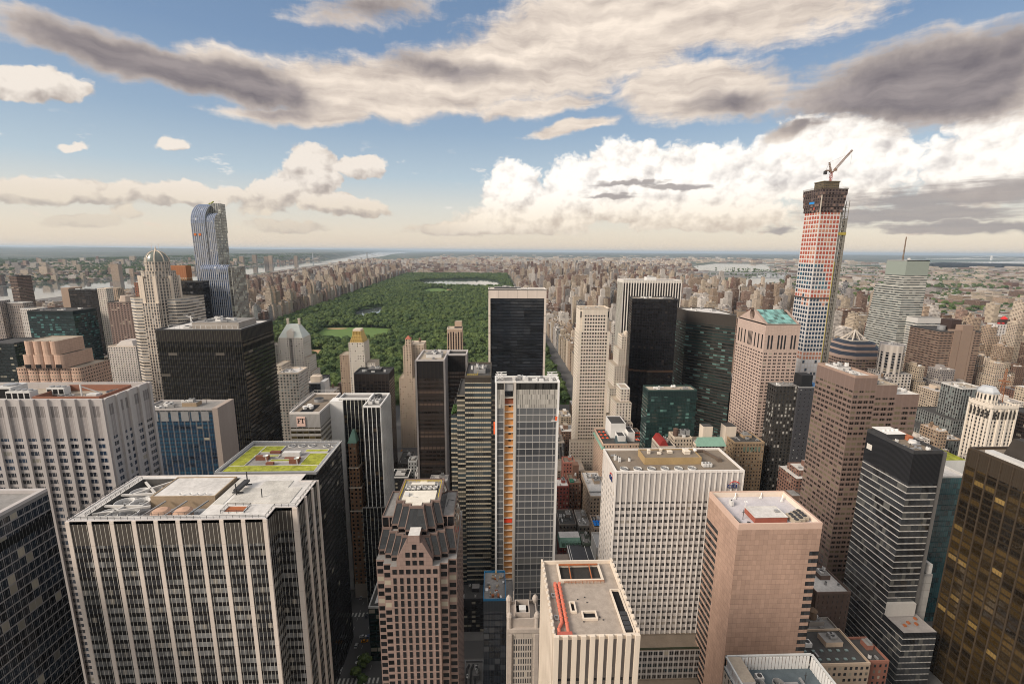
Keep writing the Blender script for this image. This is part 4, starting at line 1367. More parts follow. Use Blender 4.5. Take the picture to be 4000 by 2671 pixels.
# banded residential tower
BAND = facade('f_museum', (.42, .37, .285), (.42, .37, .285), glass=(.028, .032, .034), ww=1.0, wh=.66, prio='h', mull=4, mw=.03, mcol=(.05, .045, .04), blind=.14, blindc=(.15, .14, .11), ior=1.8, glass2=(.055, .075, .085), bands=((0, 1.0, (.06, .052, .044)),))
T = bld('banded_apartment_tower', 'dark apartment tower with cream bands and planted terraces beside orange shaft tower', (-19.5, -2, 302, 340), 179, BAND, 5.6, 3.5, 'dark', parmat=plain('bronze_rail', (.10, .085, .07), .6))
clutter(T, -18, -4, 305, 338, 177.8, 12, 9, (-14, -6, 312, 324, 2.4, METAL))
tier(T, (-25, -19.5, 303.5, 345), 0, 165, BAND, 5.6, 3.5, 'dark', zr=179); tier(T, (-2, 1.5, 303.5, 345), 0, 165, BAND, 3.5, 3.5, 'dark', zr=179)
tier(T, (-29.5, -25, 306, 345), 0, 150, BAND, 4.5, 3.5, 'dark', zr=179); tier(T, (1.5, 5, 306, 345), 0, 138, BAND, 3.5, 3.5, 'dark', zr=179)
for i in range(14):
    x, y = -28.5 + (i % 3) * 1.1, 308 + i * 1.2
    mb = MB(); mb.revolve(x, y, [(0, 150), (1.0, 150.6), (.8, 151.8), (0, 152.4)], 7); obj('terrace_shrub', mb, plain('shrub', (.05, .09, .03), .9, .4, 1.2), T)
YEL = plain('yellow_paint', None)
railing(T, [(-18, 303.5), (-11, 303.5), (-11, 318)], 178, 1.6, 1.4, YEL)


def travertine_slab():
    m = facade('f_solow', (.014, .015, .018), (.010, .011, .013), glass=(.012, .014, .018), ww=1, wh=.62, prio='h', mull=5, mw=.012, mcol=(.022, .022, .026), blind=.16, blindc=(.045, .05, .058), ior=1.9, glass2=(.02, .025, .033))
    TR = facade('f_trav', (.62, .545, .48), ww=0, wh=0, blind=0, tile=(1, .5, .03))
    T = thing('white_framed_black_slab', 'wide black glass slab framed by white stone edges standing before the park', 'office tower', (31, 645, 0))
    take(-8, 70, 630, 660, 210)
    mb = MB(); mb.box(-5.2, 67.2, 631, 659, 0, 197.4, 0, None, 9.05, 4.1, cap=False); obj('glass_wall', mb, m, T)
    mb = MB(); mb.box(-8, 70, 630, 660, 197.4, 209, 0, None, 13, 11.6, cap=False); mb.box(-8, -5.2, 629.6, 660, 0, 197.4, 0, None, 10, 12); mb.box(67.2, 70, 629.6, 660, 0, 197.4, 0, None, 10, 12); obj('stone_frame', mb, TR, T)
    mb = MB(); mb.face([(*p, 208) for p in rect(-7, 69, 631, 659)]); obj('roof', mb, roofmat('grey'), T)
    mb = MB(); mb.ring(rect(-8, 70, 630, 660), 208, 210, .8); obj('parapet', mb, WHITEST, T)
    clutter(T, -4, 50, 633, 656, 208.2, 3, 16, (0, 36, 640, 655, 3.0, DARKM))


travertine_slab()


def punched_stone_tower():
    """Cream stone tower with a chequer of square windows."""
    ST = facade('f_712', (.62, .55, .465), ww=0, wh=0, blind=0, tile=(1, 1, .035), var=.09)
    DK = plain('office_pane', (.020, .021, .024), .12, .3, .3, ior=1.8)
    DK2 = plain('office_pane_brown', (.05, .035, .02), .15, .3, .3, ior=1.7)
    T = thing('cream_punched_tower', 'slender cream stone tower with rows of small square black windows', 'office tower', (112, 530, 0))
    take(93, 132, 514, 548, 198)
    mb = MB(); mb.box(95, 130, 518, 546, 0, 172, 0, None, 3, 3.9); obj('wall', mb, ST, T)
    mb = MB(); P = [(98.4, 518), (126.6, 518), (126.6, 520), (129, 520), (129, 545), (96, 545), (96, 520), (98.4, 520)]; mb.prism(P, 172, 197, 0, None, 3, 3.9, cap=False); obj('upper_wall', mb, ST, T)
    mb = MB(); mb.face([(*p, 196.2) for p in inset(P, .5)]); obj('roof', mb, roofmat('tan'), T)
    mb = MB(); mb.ring(P, 196.4, 198, .6); obj('parapet', mb, CREAMST, T)
    window_grid(T, (102.0, 517.97, 189.3), (3.0, 0), 8, 5, 3.9, 1.7, 1.9, [DK])
    window_grid(T, (99.0, 517.97, 169.6), (3.0, 0), 10, 40, 3.9, 1.7, 1.9, [DK, DK, DK2], most=60)
    WH = plain('white_panel', (.76, .74, .70), .6, .08)
    mb = MB()
    for i in range(5):
        x = 106.0 + i * 3.0 - .5 + .0
        for k in range(45):
            zc = 187.3 - k * 3.9
            if zc < 4 or 4 < k < 6: continue
            mb.box(x - .45, x + .45, 517.9, 517.99, zc - .5 + 1.4, zc + .9 + 1.4)
    obj('white_panels', mb, WH, T, kind='stuff')
    WS = facade('f_712side', (.62, .55, .465), glass=(.02, .02, .022), ww=.42, wh=.34, blind=0, var=.09)
    mb = MB(); mb.box(94.9, 95, 519, 545, 0, 170, 0, None, 3.2, 3.9); obj('side_windows', mb, WS, T)
    for x in (97.0, 128.0):
        mb = MB(); mb.box(x - .7, x + .7, 519.9, 519.97, 187, 194); obj('slot_window', mb, DK, T)
    tier(T, (88, 131, 509, 517.5), 0, 44, WS, 3.2, 3.9, 'tan', 'base')
    clutter(T, 98, 126, 522, 543, 196.4, 6, 8)


punched_stone_tower()

m = facade('f_gm', (.68, .64, .57), (.016, .016, .018), glass=(.014, .014, .016), ww=.56, wh=.66, prio='v', blind=.05, blindc=(.06, .055, .05), ior=1.7, top=.9, topc=(.60, .57, .52), var=.07)
T = bld('white_ribbed_slab', 'broad white tower with close black vertical stripes behind dark faceted tower', (205, 299, 746, 782), 216, m, 4.25, 3.9, 'grey', parmat=WHITEST, t=1)
clutter(T, 208, 296, 750, 778, 214.7, 4, 10, (246, 262, 758, 770, 5.4, WPAINT))
for i in range(23):
    x = 205 + i * 4.27
    mb = MB(); mb.box(x - .5, x + .5, 745.4, 746, 0, 212); obj('fin', mb, WHITEST, T)

# faceted dark tower
m = facade('f_bronzeblack', (.020, .018, .018), (.012, .011, .011), glass=(.010, .011, .014), ww=.9, wh=.72, prio='h', mull=3, mw=.03, mcol=(.034, .03, .032), blind=.03, blindc=(.05, .04, .035), ior=1.5, bands=((26, 26.7, (.10, .06, .04)),))
P = [(170, 574), (176, 574), (176, 571), (183, 571), (183, 568), (191, 568), (191, 566), (224, 566), (227, 600), (174, 600)]
T = bld('faceted_black_tower', 'black glass tower with sawtooth corner in front of white ribbed slab', P, 204, m, 3.0, 3.4, 'tan', parmat=DARKM, t=.6)
clutter(T, 180, 222, 573, 597, 202.8, 7, 14)

# pale stepped shaft between them
m = facade('f_palestep', (.58, .52, .45), glass=(.03, .03, .032), ww=.42, wh=.52, blind=.2, var=.12)
T = bld('pale_stepped_tower', 'pale stone tower stepping up in setbacks between cream punched tower and black faceted tower', (178, 194, 640, 662), 145, m, 3.2, 3.5, 'tan', cat='tower', parmat=CREAMST)
for x0, x1, y0, y1, z in ((173, 195, 634, 664, 127), (166, 196, 626, 666, 105), (158, 196, 616, 668, 76)):
    tier(T, (x0, x1, y0, y1), 0, z, m, 3.2, 3.5, 'tan')
mb = MB(); mb.cyl(186, 650, 144, 149, 3.2, 10); mb.revolve(186, 650, [(3.4, 149), (0, 151)], 10); obj('lantern', mb, CREAMST, T)
clutter(T, 179, 193, 641, 661, 143.8, 3, 6)
T = bld('white_stepped_block', 'white stepped apartment block at the foot of the black faceted tower', (141, 151, 500, 520), 111, m, 3.2, 3.3, 'tan', cat='tower', parmat=WPAINT)
for x0, x1, y0, y1, z in ((135, 152, 494, 522, 96), (131, 153, 488, 524, 74)):
    tier(T, (x0, x1, y0, y1), 0, z, m, 3.2, 3.3, 'tan')

m = facade('f_smallgreen', (.030, .055, .05), (.018, .036, .034), glass=(.022, .05, .048), ww=.96, wh=.6, prio='h', mull=2, mw=.035, mcol=(.05, .06, .055), blind=.18, blindc=(.14, .28, .25), ior=1.8, top=1.6, topc=(.02, .035, .035), glass2=(.012, .03, .03))
T = bld('small_green_glass_tower', 'green glass tower of medium height with a pale sand roof', (149, 197, 433, 450), 129, m, 3.2, 3.6, 'tan', parmat=plain('green_edge', (.03, .06, .055), .4), t=.5)
clutter(T, 152, 194, 436, 447, 127.8, 5, 8)
for x in (176, 178.5):
    mb = MB(); mb.revolve(x, 444, [(0, 127.8), (1.2, 128.4), (1.3, 129.4), (.9, 130.4), (0, 130.8)], 10); obj('dome_vent', mb, WPAINT, T)

m = facade('f_ibm', (.040, .036, .032), (.045, .040, .035), glass=(.015, .022, .022), ww=1, wh=.50, prio='h', mull=3, mw=.02, mcol=(.03, .03, .03), blind=.17, blindc=(.13, .24, .22), ior=1.8, bands=((0, 3.6, (.055, .048, .042)),), tile=(3, 2, .14), glass2=(.02, .04, .038))
T = bld('dark_green_wedge_tower', 'dark polished tower with lit green window ribbons and a slanted face', [(256, 613), (299, 566), (304, 600), (304, 650), (256, 650)], 184, m, 4.8, 3.9, 'white', parmat=plain('dark_granite', (.05, .045, .04), .4), t=1)
clutter(T, 262, 300, 610, 645, 182.8, 5, 8)


def gabled_tower():
    """Pink granite tower with a pitched roof whose gable is cut by a round notch."""
    x0, x1, y0, y1, ze, zr = 276.0, 312.0, 463.0, 519.0, 188.0, 201.0
    GR = facade('f_pinkgr', (.475, .365, .31), ww=0, wh=0, blind=0, tile=(1, 2, .04), var=.07)
    W = facade('f_pinkwin', (.475, .365, .31), (.475, .365, .31), glass=(.022, .018, .018), ww=.66, wh=.46, mull=3, mw=.06, blind=.05, var=.07)
    DK = plain('office_pane', None)
    T = thing('pink_gabled_tower', 'pink granite tower with a gabled top notched by a round opening', 'office tower', ((x0 + x1) / 2, (y0 + y1) / 2, 0))
    take(x0, x1, y0, y1, zr)
    mb = MB(); mb.box(x0, x1, y0, y1, 0, 160, 0, None, 5.2, 3.5, cap=False); obj('wall', mb, W, T)
    mb = MB(); mb.box(x0, x1, y0, y1, 160, ze, 0, None, 3, 3, cap=False); obj('attic_wall', mb, GR, T)
    ym = (y0 + y1) / 2
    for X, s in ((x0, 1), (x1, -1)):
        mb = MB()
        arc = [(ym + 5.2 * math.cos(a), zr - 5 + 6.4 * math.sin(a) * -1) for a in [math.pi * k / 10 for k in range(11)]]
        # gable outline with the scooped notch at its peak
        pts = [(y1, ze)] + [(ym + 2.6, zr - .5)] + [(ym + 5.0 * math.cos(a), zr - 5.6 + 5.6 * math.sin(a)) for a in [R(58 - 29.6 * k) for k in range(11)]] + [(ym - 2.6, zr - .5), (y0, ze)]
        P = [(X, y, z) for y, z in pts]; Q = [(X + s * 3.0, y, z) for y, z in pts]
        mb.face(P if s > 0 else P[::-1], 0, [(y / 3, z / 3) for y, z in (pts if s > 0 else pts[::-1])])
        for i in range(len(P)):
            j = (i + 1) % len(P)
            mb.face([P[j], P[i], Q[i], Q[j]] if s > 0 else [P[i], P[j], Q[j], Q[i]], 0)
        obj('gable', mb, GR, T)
        mb = MB(); mb.box(*sorted((X + s * 3.0, X + s * 4.0)), ym - 6, ym + 6, ze - 1, zr - 1.6); obj('notch_shade', mb, plain('notch_shade_dark', (.10, .07, .055), .8), T)  # dark box added behind the notch, standing in for its shade
    # roof slopes: granite verge, teal glazing
    TEAL = facade('f_teal', (.13, .27, .25), glass=(.15, .32, .30), ww=.95, wh=.95, blind=0, ior=1.6, shine=.25, jit=.01)
    for s in (0, 1):
        ya, yb = (y0, ym) if s == 0 else (y1, ym)
        A = [(x0 + 3, ya, ze + .1), (x1 - 3, ya, ze + .1), (x1 - 3, yb, zr - .6), (x0 + 3, yb, zr - .6)]
        if s: A = A[::-1]
        mb = MB(); mb.face(A, 0, [(0, 0), (8, 0), (8, 6), (0, 6)]); obj('roof_slope', mb, TEAL, T)
    mb = MB(); mb.ring(rect(x0, x1, y0, y1), ze - .4, ze + .9, 1.6); obj('cornice', mb, GR, T)
    # tall openings high on two faces
    for i, (a, w) in enumerate(((.07, 2.2), (.17, 2.2), (.30, 2.2), (.42, 7.5), (.66, 2.2), (.78, 2.2), (.90, 2.2))):
        y = y1 - (a + .02) * (y1 - y0)
        n = 4 if w > 5 else 1
        for k in range(n):
            mb = MB(); mb.box(x0 - .08, x0 + .05, y - 1.0 - k * 2.3, y + 1.0 - k * 2.3 - (.6 if n > 1 else 0), 162.5, 177.5); obj('tall_opening', mb, DK, T)
    for k in range(9):
        x = x0 + 4.2 + k * 3.45
        if k in (2, 6): continue
        mb = MB(); mb.box(x - .85, x + .85, y0 - .08, y0 + .05, 163, 177.5); obj('tall_opening', mb, DK, T)


gabled_tower()


def citi_block():
    z = 147.0
    x0, x1, y0, y1 = 64.0, 132.3, 227.5, 256.0
    m = facade('f_citi', (.54, .505, .475), (.46, .43, .41), glass=(.016, .017, .02), ww=.80, wh=.46, prio='v', mull=4, mw=.035, mcol=(.52, .49, .46), blind=.12, blindc=(.25, .22, .18), bands=((0, 4.4, (.44, .41, .385)),), var=.10)
    ms = facade('f_citiside', (.58, .54, .505), glass=(.018, .02, .024), ww=.46, wh=.56, blind=.1, blindc=(.3, .27, .22), bands=((0, 3.2, (.52, .485, .455)),), var=.10)
    T = thing('white_finned_block', 'big white finned office block with fan drums along its brown roof', 'office tower', ((x0 + x1) / 2, (y0 + y1) / 2, 0))
    take(x0, x1, y0 - 24, y1, z)
    mb = MB(); mb.wall((x0, y0), (x1, y0), 0, z - 1.3, 0, 2.97, 3.72); mb.wall((x1, y1), (x0, y1), 0, z - 1.3, 0, 2.97, 3.72); mb.wall((x1, y0), (x1, y1), 0, z - 1.3, 1, 2.05, 3.72); mb.wall((x0, y1), (x0, y0), 0, z - 1.3, 1, 2.05, 3.72)
    obj('wall', mb, [m, ms], T)
    mb = MB(); mb.ring(rect(x0 - .3, x1 + .3, y0 - .3, y1 + .3), z - 1.3, z, .8); obj('parapet', mb, WHITEST, T)
    mb = MB(); mb.face([(*p, z - 1.1) for p in rect(x0, x1, y0, y1)]); obj('roof', mb, roofmat('brown'), T)
    for i in range(24):
        x = x0 + i * 2.97
        mb = MB(); mb.box(x - .33, x + .33, y0 - .4, y0, 48 if i < 20 else 0, z - .1); obj('fin', mb, WHITEST, T)
    for i in range(9):
        y = y0 + .2 + i * 3.5
        mb = MB(); mb.box(x0 - .4, x0, y - .25, y + .25, 0, z - .1); obj('fin', mb, WHITEST, T)
    zr = z - 1.1
    for i in range(6):
        fan(T, 69.2 + i * 7.35, 231.3, zr, 2.2, .9, ring=LIGHTM)
    mb = MB(); mb.box(82, 113.6, 237.2, 249, zr, zr + 3.4, 0, 1); mb.ring(rect(82, 113.6, 237.2, 249), zr + 3.4, zr + 3.9, .4, 0); obj('penthouse', mb, [plain('ochre_brick', (.36, .255, .13), .85, .2), roofmat('brown')], T)
    zp = zr + 3.5
    for x, y, w, d, h in ((85.5, 243, 1.5, 1.5, 2.6), (91, 242, 1.8, 1.5, 1.2), (93.6, 246, 1.2, 1.4, 1.8), (97.2, 243.6, 2.6, 2, 1.3), (106, 242, 3.2, 3.6, 2.2)):
        mb = MB(); mb.box(x, x + w, y, y + d, zp, zp + h * .8, 0); mb.prism(rect(x - .2, x + w + .2, y - .2, y + d + .2), zp + h * .8, zp + h, top=rect(x + .3, x + w - .3, y + .3, y + d - .3)); obj('roof_vent', mb, r.choice([WPAINT, plain('vent_cream', (.62, .55, .46), .7)]), T)
    mb = MB(); mb.cyl(113, 245, zp, zp + .6, .15, 6); mb.revolve(113, 245, [(0, zp + .6), (1.0, zp + .9), (1.1, zp + 1.6), (0, zp + 2.2)], 10); obj('dome_vent', mb, WPAINT, T)
    for i in range(3):
        mb = MB(); mb.box(112.8 + i * 1.75, 114.2 + i * 1.75, 232.8, 235.6, zr + .3, zr + 2.1, 0, bottom=True); mb.cyl(113.5 + i * 1.75, 234.2, zr + 2.1, zr + 2.35, .55, 8, m=1); obj('air_unit', mb, [LIGHTM, DARKM], T)
    mb = MB(); mb.bar((113.8, 252.5, zr + .9), (121.5, 252.5, zr + .9), .55); mb.bar((121.5, 252.5, zr + .9), (125, 242, zr + .9), .6); mb.box(124, 126.4, 239.5, 242, zr, zr + 1.8); obj('duct', mb, plain('brown_duct', (.12, .09, .07), .7, .2), T)
    clutter(T, 66, 80, 236, 254, zr, 44, 5)
    # letters and arc on the front, and the same mark on the side
    BL = plain('sign_blue', (.015, .03, .13), .5, .05); RD = plain('sign_red', (.60, .03, .025), .5, .05)
    cx = 126.4; zs = z - 8.4
    sg = lettering(T, 'citi', (cx, y0 - .95, zs), 4.6, BL, (90, 0, 0), .12, 'sign')
    mb = MB()
    for i in range(14):
        a0, a1 = math.pi * (.16 + .68 * i / 14), math.pi * (.16 + .68 * (i + 1) / 14)
        P = lambda a, rr: (cx + 1.1 + rr * 1.05 * math.cos(a), y0 - .95, zs - .6 + rr * .9 * math.sin(a))
        w0, w1 = .5 * math.sin(math.pi * (i + .02) / 14), .5 * math.sin(math.pi * (i + .98) / 14)
        mb.face([P(a0, 3.0), P(a0, 3.1 + w0), P(a1, 3.1 + w1), P(a1, 3.0)])
    a = obj('sign_arc', mb, RD, T)
    sg2 = lettering(T, 'citi', (x0 - .6, y0 + 8, z - 7.5), 5.0, BL, (90, 0, -90), .12, 'sign')
    mb = MB()
    for i in range(12):
        a0, a1 = math.pi * (.16 + .68 * i / 12), math.pi * (.16 + .68 * (i + 1) / 12)
        P = lambda a, rr: (x0 - .62, y0 + 8 - .8 - rr * 1.05 * math.cos(a), z - 8 + rr * .95 * math.sin(a))
        mb.face([P(a0, 3.0), P(a0, 3.6), P(a1, 3.6), P(a1, 3.0)])
    obj('sign_arc', mb, RD, T)
    # the lower wing in front
    lo = facade('f_citilow', (.50, .47, .44), (.30, .28, .27), glass=(.013, .014, .016), ww=.84, wh=.6, prio='v', mull=3, mw=.04, mcol=(.42, .40, .38), blind=.03)
    tier(T, (x0 + 2, 121, 216, 227.4), 0, 48, lo, 2.97, 3.72, 'brown', 'low_wing')
    mb = MB(); mb.box(x0 + 3, 120.5, 216.5, 217.6, 47.3, 48.3); obj('hedge', mb, plain('hedge', (.030, .035, .02), .95, .4, .6), T)
    tier(T, (x0 + 4, 119, 204, 216), 0, 30, lo, 2.97, 3.72, 'brown', 'podium')
    for x, y, w in ((84, 207, 3.2), (91, 208, 3.6), (100, 211, 4.2), (110, 210.5, 4.0)):
        mb = MB(); P = [(x + w * math.cos(2 * math.pi * i / 12) * (1 + .25 * math.sin(i * 2.1)), y + 1.5 * math.sin(2 * math.pi * i / 12) * (1 + .3 * math.cos(i * 1.7))) for i in range(12)]
        mb.prism(P, 29.25, 29.5); obj('teal_bed', mb, plain('teal_bed', (.02, .12, .14), .6, .2), T)
    tier(T, (x0 + 4, 119, 190, 203.8), 0, 12, lo, 2.97, 3.72, 'grey', 'podium')


citi_block()


def pink_tile_tower():
    z = 138.0
    x0, x1, y0, y1 = 112.0, 151.5, 192.0, 222.0
    m = facade('f_pinktile', (.39, .265, .205), ww=0, wh=0, blind=0, tile=(1, 1, .08), var=.17)
    T = bld('pink_tiled_tower', 'blank pink tiled tower with dark slot windows only at its outer corners', (x0, x1, y0, y1), z, m, 2.05, 2.6, plain('lilac_roof', (.50, .48, .50), .85, .22, .12), parmat=plain('tile_coping', (.56, .40, .32), .8, .12), par=3.0, t=.8)
    mb = MB()
    inn = rect(x0 + .82, x1 - .82, y0 + .82, y1 - .82)
    for i in range(4):
        j = (i + 1) % 4
        mb.wall(inn[j], inn[i], z - 2.95, z - .3)
    obj('parapet_lining', mb, plain('cream_lining', (.70, .60, .50), .8, .1), T)
    PANE = facade('f_slot', (.02, .018, .018), glass=(.020, .021, .024), ww=.9, wh=1, blind=.2, blindc=(.06, .06, .06), ior=1.8)
    for i in range(26):
        zc = 122.0 - i * 4.0
        if zc < 6: break
        mb = MB(); mb.box(x0 - .06, x0 + .05, 209.4, y1 + .06, zc - 1.1, zc + 1.1, 0, None, 1.3, 2.2); obj('slot_window', mb, PANE, T)
        mb = MB(); mb.box(x1 - 4.4, x1 + .06, y0 - .06, y0 + .05, zc - .6, zc + 1.5, 0, None, 1.3, 2.1); obj('slot_window', mb, PANE, T)
    zr = z - 2.9
    BRK = plain('red_brick', (.30, .095, .065), .85, .15, .4)
    mb = MB(); mb.box(122.5, 138, 197, 206.5, zr, zr + 2.9, 0, 1); mb.ring(rect(122.3, 138.2, 196.8, 206.7), zr + 2.9, zr + 3.2, .35, 1); obj('penthouse', mb, [BRK, roofmat('white')], T)
    mb = MB(); mb.box(134.6, 136.4, 201, 202.6, zr + 3.0, zr + 3.8); obj('roof_hatch', mb, METAL, T)
    for x, y in ((141.5, 198), (144.5, 199.5), (147.3, 201)):
        mb = MB(); mb.box(x - 1.5, x + 1.5, y - 3.6, y + 3.6, zr + .5, zr + 2.4, 0, bottom=True)
        for k in (-2.2, 0, 2.2): mb.cyl(x, y + k, zr + 2.4, zr + 2.9, .95, 12, m=1)
        obj('air_unit', mb, [plain('unit_cream', (.42, .36, .28), .6, .2), DARKM], T)
    for x, y in ((124, 219), (138, 219.5), (147, 216)):
        mb = MB(); mb.bar((x, y, zr), (x + 1.6, y + 2, zr + 2.4), .2); mb.box(x - .5, x + .6, y - .5, y + .4, zr, zr + .7); obj('davit', mb, WPAINT, T)
    mb = MB(); mb.bar((126, 212, zr), (126, 212, zr + 2.4), .08); mb.revolve(125.6, 212, [(0, zr + 2.2), (.5, zr + 2.5), (0, zr + 3)], 8); mb.revolve(126.6, 212, [(0, zr + 2.2), (.5, zr + 2.5), (0, zr + 3)], 8); obj('lamp_globes', mb, WPAINT, T)
    mb = MB(); mb.box(139, 144, 193.6, 194.6, zr, zr + .8); obj('pipe_box', mb, BRK, T)
    clutter(T, 114, 121, 194, 218, zr, 9, 4)


pink_tile_tower()


# ============================================================ RIGHT-HAND TOWERS
m = facade('f_brown', (.205, .147, .125), glass=(.020, .017, .014), ww=.84, wh=.50, mull=3, mw=.05, blind=.34, blindc=(.20, .17, .11), ior=1.8, var=.10, bands=((0, 2.4, (.205, .147, .125)),))
T = bld('brown_stepped_tower', 'brown granite office tower stepping down in three flat roofs to one side', (238, 253.5, 292, 329), 181, m, 4.3, 3.7, 'white', parmat=plain('brown_coping', (.34, .24, .19), .8), par=1.6)
clutter(T, 239.5, 252, 294, 327, 179.5, 11, 14, (241, 250, 312, 325, 2.2, LIGHTM))
tier(T, (253.5, 268, 292, 326), 0, 174.5, m, 4.9, 3.7, 'tan', 'setback', zr=174.5, par=1.4)
tier(T, (268, 284, 292, 322), 0, 168, m, 5.2, 3.7, 'white', 'setback', zr=168)
mb = MB(); mb.cyl(262, 312, 174, 176.4, 2.4, 14); mb.revolve(262, 312, [(2.6, 176.4), (0, 177.2)], 14); obj('storage_tank', mb, plain('tank_tan', None), T)
clutter(T, 255, 267, 294, 324, 173.8, 12, 7); clutter(T, 270, 283, 294, 320, 167.3, 13, 6)

m = facade('f_whiteband', (.020, .022, .025), (.46, .44, .415), glass=(.020, .023, .027), ww=1, wh=.82, prio='h', mull=3, mw=.055, mcol=(.045, .047, .05), blind=.14, blindc=(.13, .13, .12), ior=2.0, glass2=(.045, .05, .055), bands=((0, 4.6, (.017, .017, .019)),))
T = bld('white_banded_black_tower', 'black glass tower ringed by thin broken white bands at every storey', (239, 256.5, 243, 277), 150, m, 2.2, 4.05, 'brown', parmat=DARKM, t=.8, par=2.0)
clutter(T, 241, 255.5, 245, 262, 148, 21, 11)
mb = MB(); mb.box(241, 252, 264, 275.5, 148, 151.4, 0, 1); mb.box(240.6, 252.4, 263.6, 275.9, 151.4, 151.8, 1)
for i in range(4): mb.cyl(242.6 + i * 2.8, 269, 151.8, 152.8, .8, 10, m=1)
obj('penthouse', mb, [DARKM, WPAINT], T)
mb = MB(); mb.box(252.6, 255.8, 262, 275.5, 148, 150.6, 0); mb.cyl(252, 258, 148.2, 150, 2.4, 16, 2.0, m=1); obj('plant_house', mb, [plain('rust_red', (.40, .14, .07), .8, .2), LIGHTM], T)
SG = MB(); SG.box(238.9, 239, 271.5, 275.5, 137.5, 141.0); obj('sign', SG, plain('pale_sign', (.62, .58, .52), .6, .25, .9), T)
tier(T, (238, 258, 228, 243), 0, 44, m, 2.6, 4.05, plain('pale_deck', (.30, .28, .27), .85, .3, .2), 'podium', zr=60)
mb = MB(); mb.box(239, 256, 241, 243, 43.5, 52); obj('glazed_screen', mb, facade('f_screen', (.5, .48, .45), glass=(.20, .18, .17), ww=.85, wh=.9), T)
for x, y in ((243, 233), (247, 235), (251, 234), (254, 238)):
    mb = MB(); mb.box(x, x + 1.2, y, y + 1.6, 43.2, 44.2); obj('roof_unit', mb, RUST, T)
mb = MB(); mb.box(256.5, 259.5, 243.5, 277, 0, 148.6); obj('core_wall', mb, plain('core_grey', (.13, .125, .12), .8, .15), T)

m = facade('f_bronze', (.034, .025, .017), (.030, .022, .014), glass=(.070, .044, .015), ww=.94, wh=.70, prio='h', mull=4, mw=.02, mcol=(.03, .022, .015), blind=.12, blindc=(.30, .20, .07), ior=2.0, jit=.06, glass2=(.012, .009, .006), bands=((0, 2.6, (.055, .042, .03)),))  # gold blind cells are reflections put into the glass colour
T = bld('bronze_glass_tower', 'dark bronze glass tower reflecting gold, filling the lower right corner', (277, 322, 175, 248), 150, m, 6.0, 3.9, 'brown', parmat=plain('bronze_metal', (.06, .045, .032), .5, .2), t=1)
for i in range(13):
    y = 175 + i * 6.08
    mb = MB(); mb.box(276.6, 277, y - .35, y + .35, 0, 149); obj('fin', mb, plain('bronze_metal', None), T)
mb = MB(); mb.prism(rect(286, 316, 190, 238), 148.8, 160, top=rect(288, 314, 196, 236)); obj('dark_plant_house', mb, plain('plant_dark', (.045, .038, .032), .6, .2), T)
mb = MB(); mb.box(280, 285, 200, 242, 148.8, 150.6); mb.bar((284, 208, 149), (287, 210, 156), .3); obj('cleaning_rig', mb, LIGHTM, T)

# dark glossy pair in front of the gabled tower
m = facade('f_dotgrey', (.060, .060, .066), glass=(.014, .015, .018), ww=.22, wh=.26, blind=.22, blindc=(.55, .55, .53), var=.10, ior=1.6)
m2 = facade('f_dotglass', (.050, .046, .042), glass=(.020, .020, .020), ww=.6, wh=.7, mull=2, blind=.22, blindc=(.5, .48, .44), ior=1.8, var=.10)
T = bld('dark_blank_tower', 'dark grey hotel tower with few tiny windows, blank sides and a black roof box', (300, 323, 436, 452), 131, m, 4.2, 4.2, 'grey', cat='tower', parmat=METAL)
mb = MB(); mb.box(303, 314, 438, 450, 129.8, 142); obj('roof_box', mb, plain('black_box', (.02, .021, .023), .5), T)
tier(T, (278, 300, 438, 452), 0, 131, m2, 3.6, 3.6, 'grey', 'wing')
mb = MB(); mb.box(316, 322, 440, 449, 129.8, 132, 0); obj('blue_tarp', mb, plain('blue_tarp', (.10, .25, .50), .6), T)
clutter(T, 280, 298, 440, 450, 130.2, 5, 8)

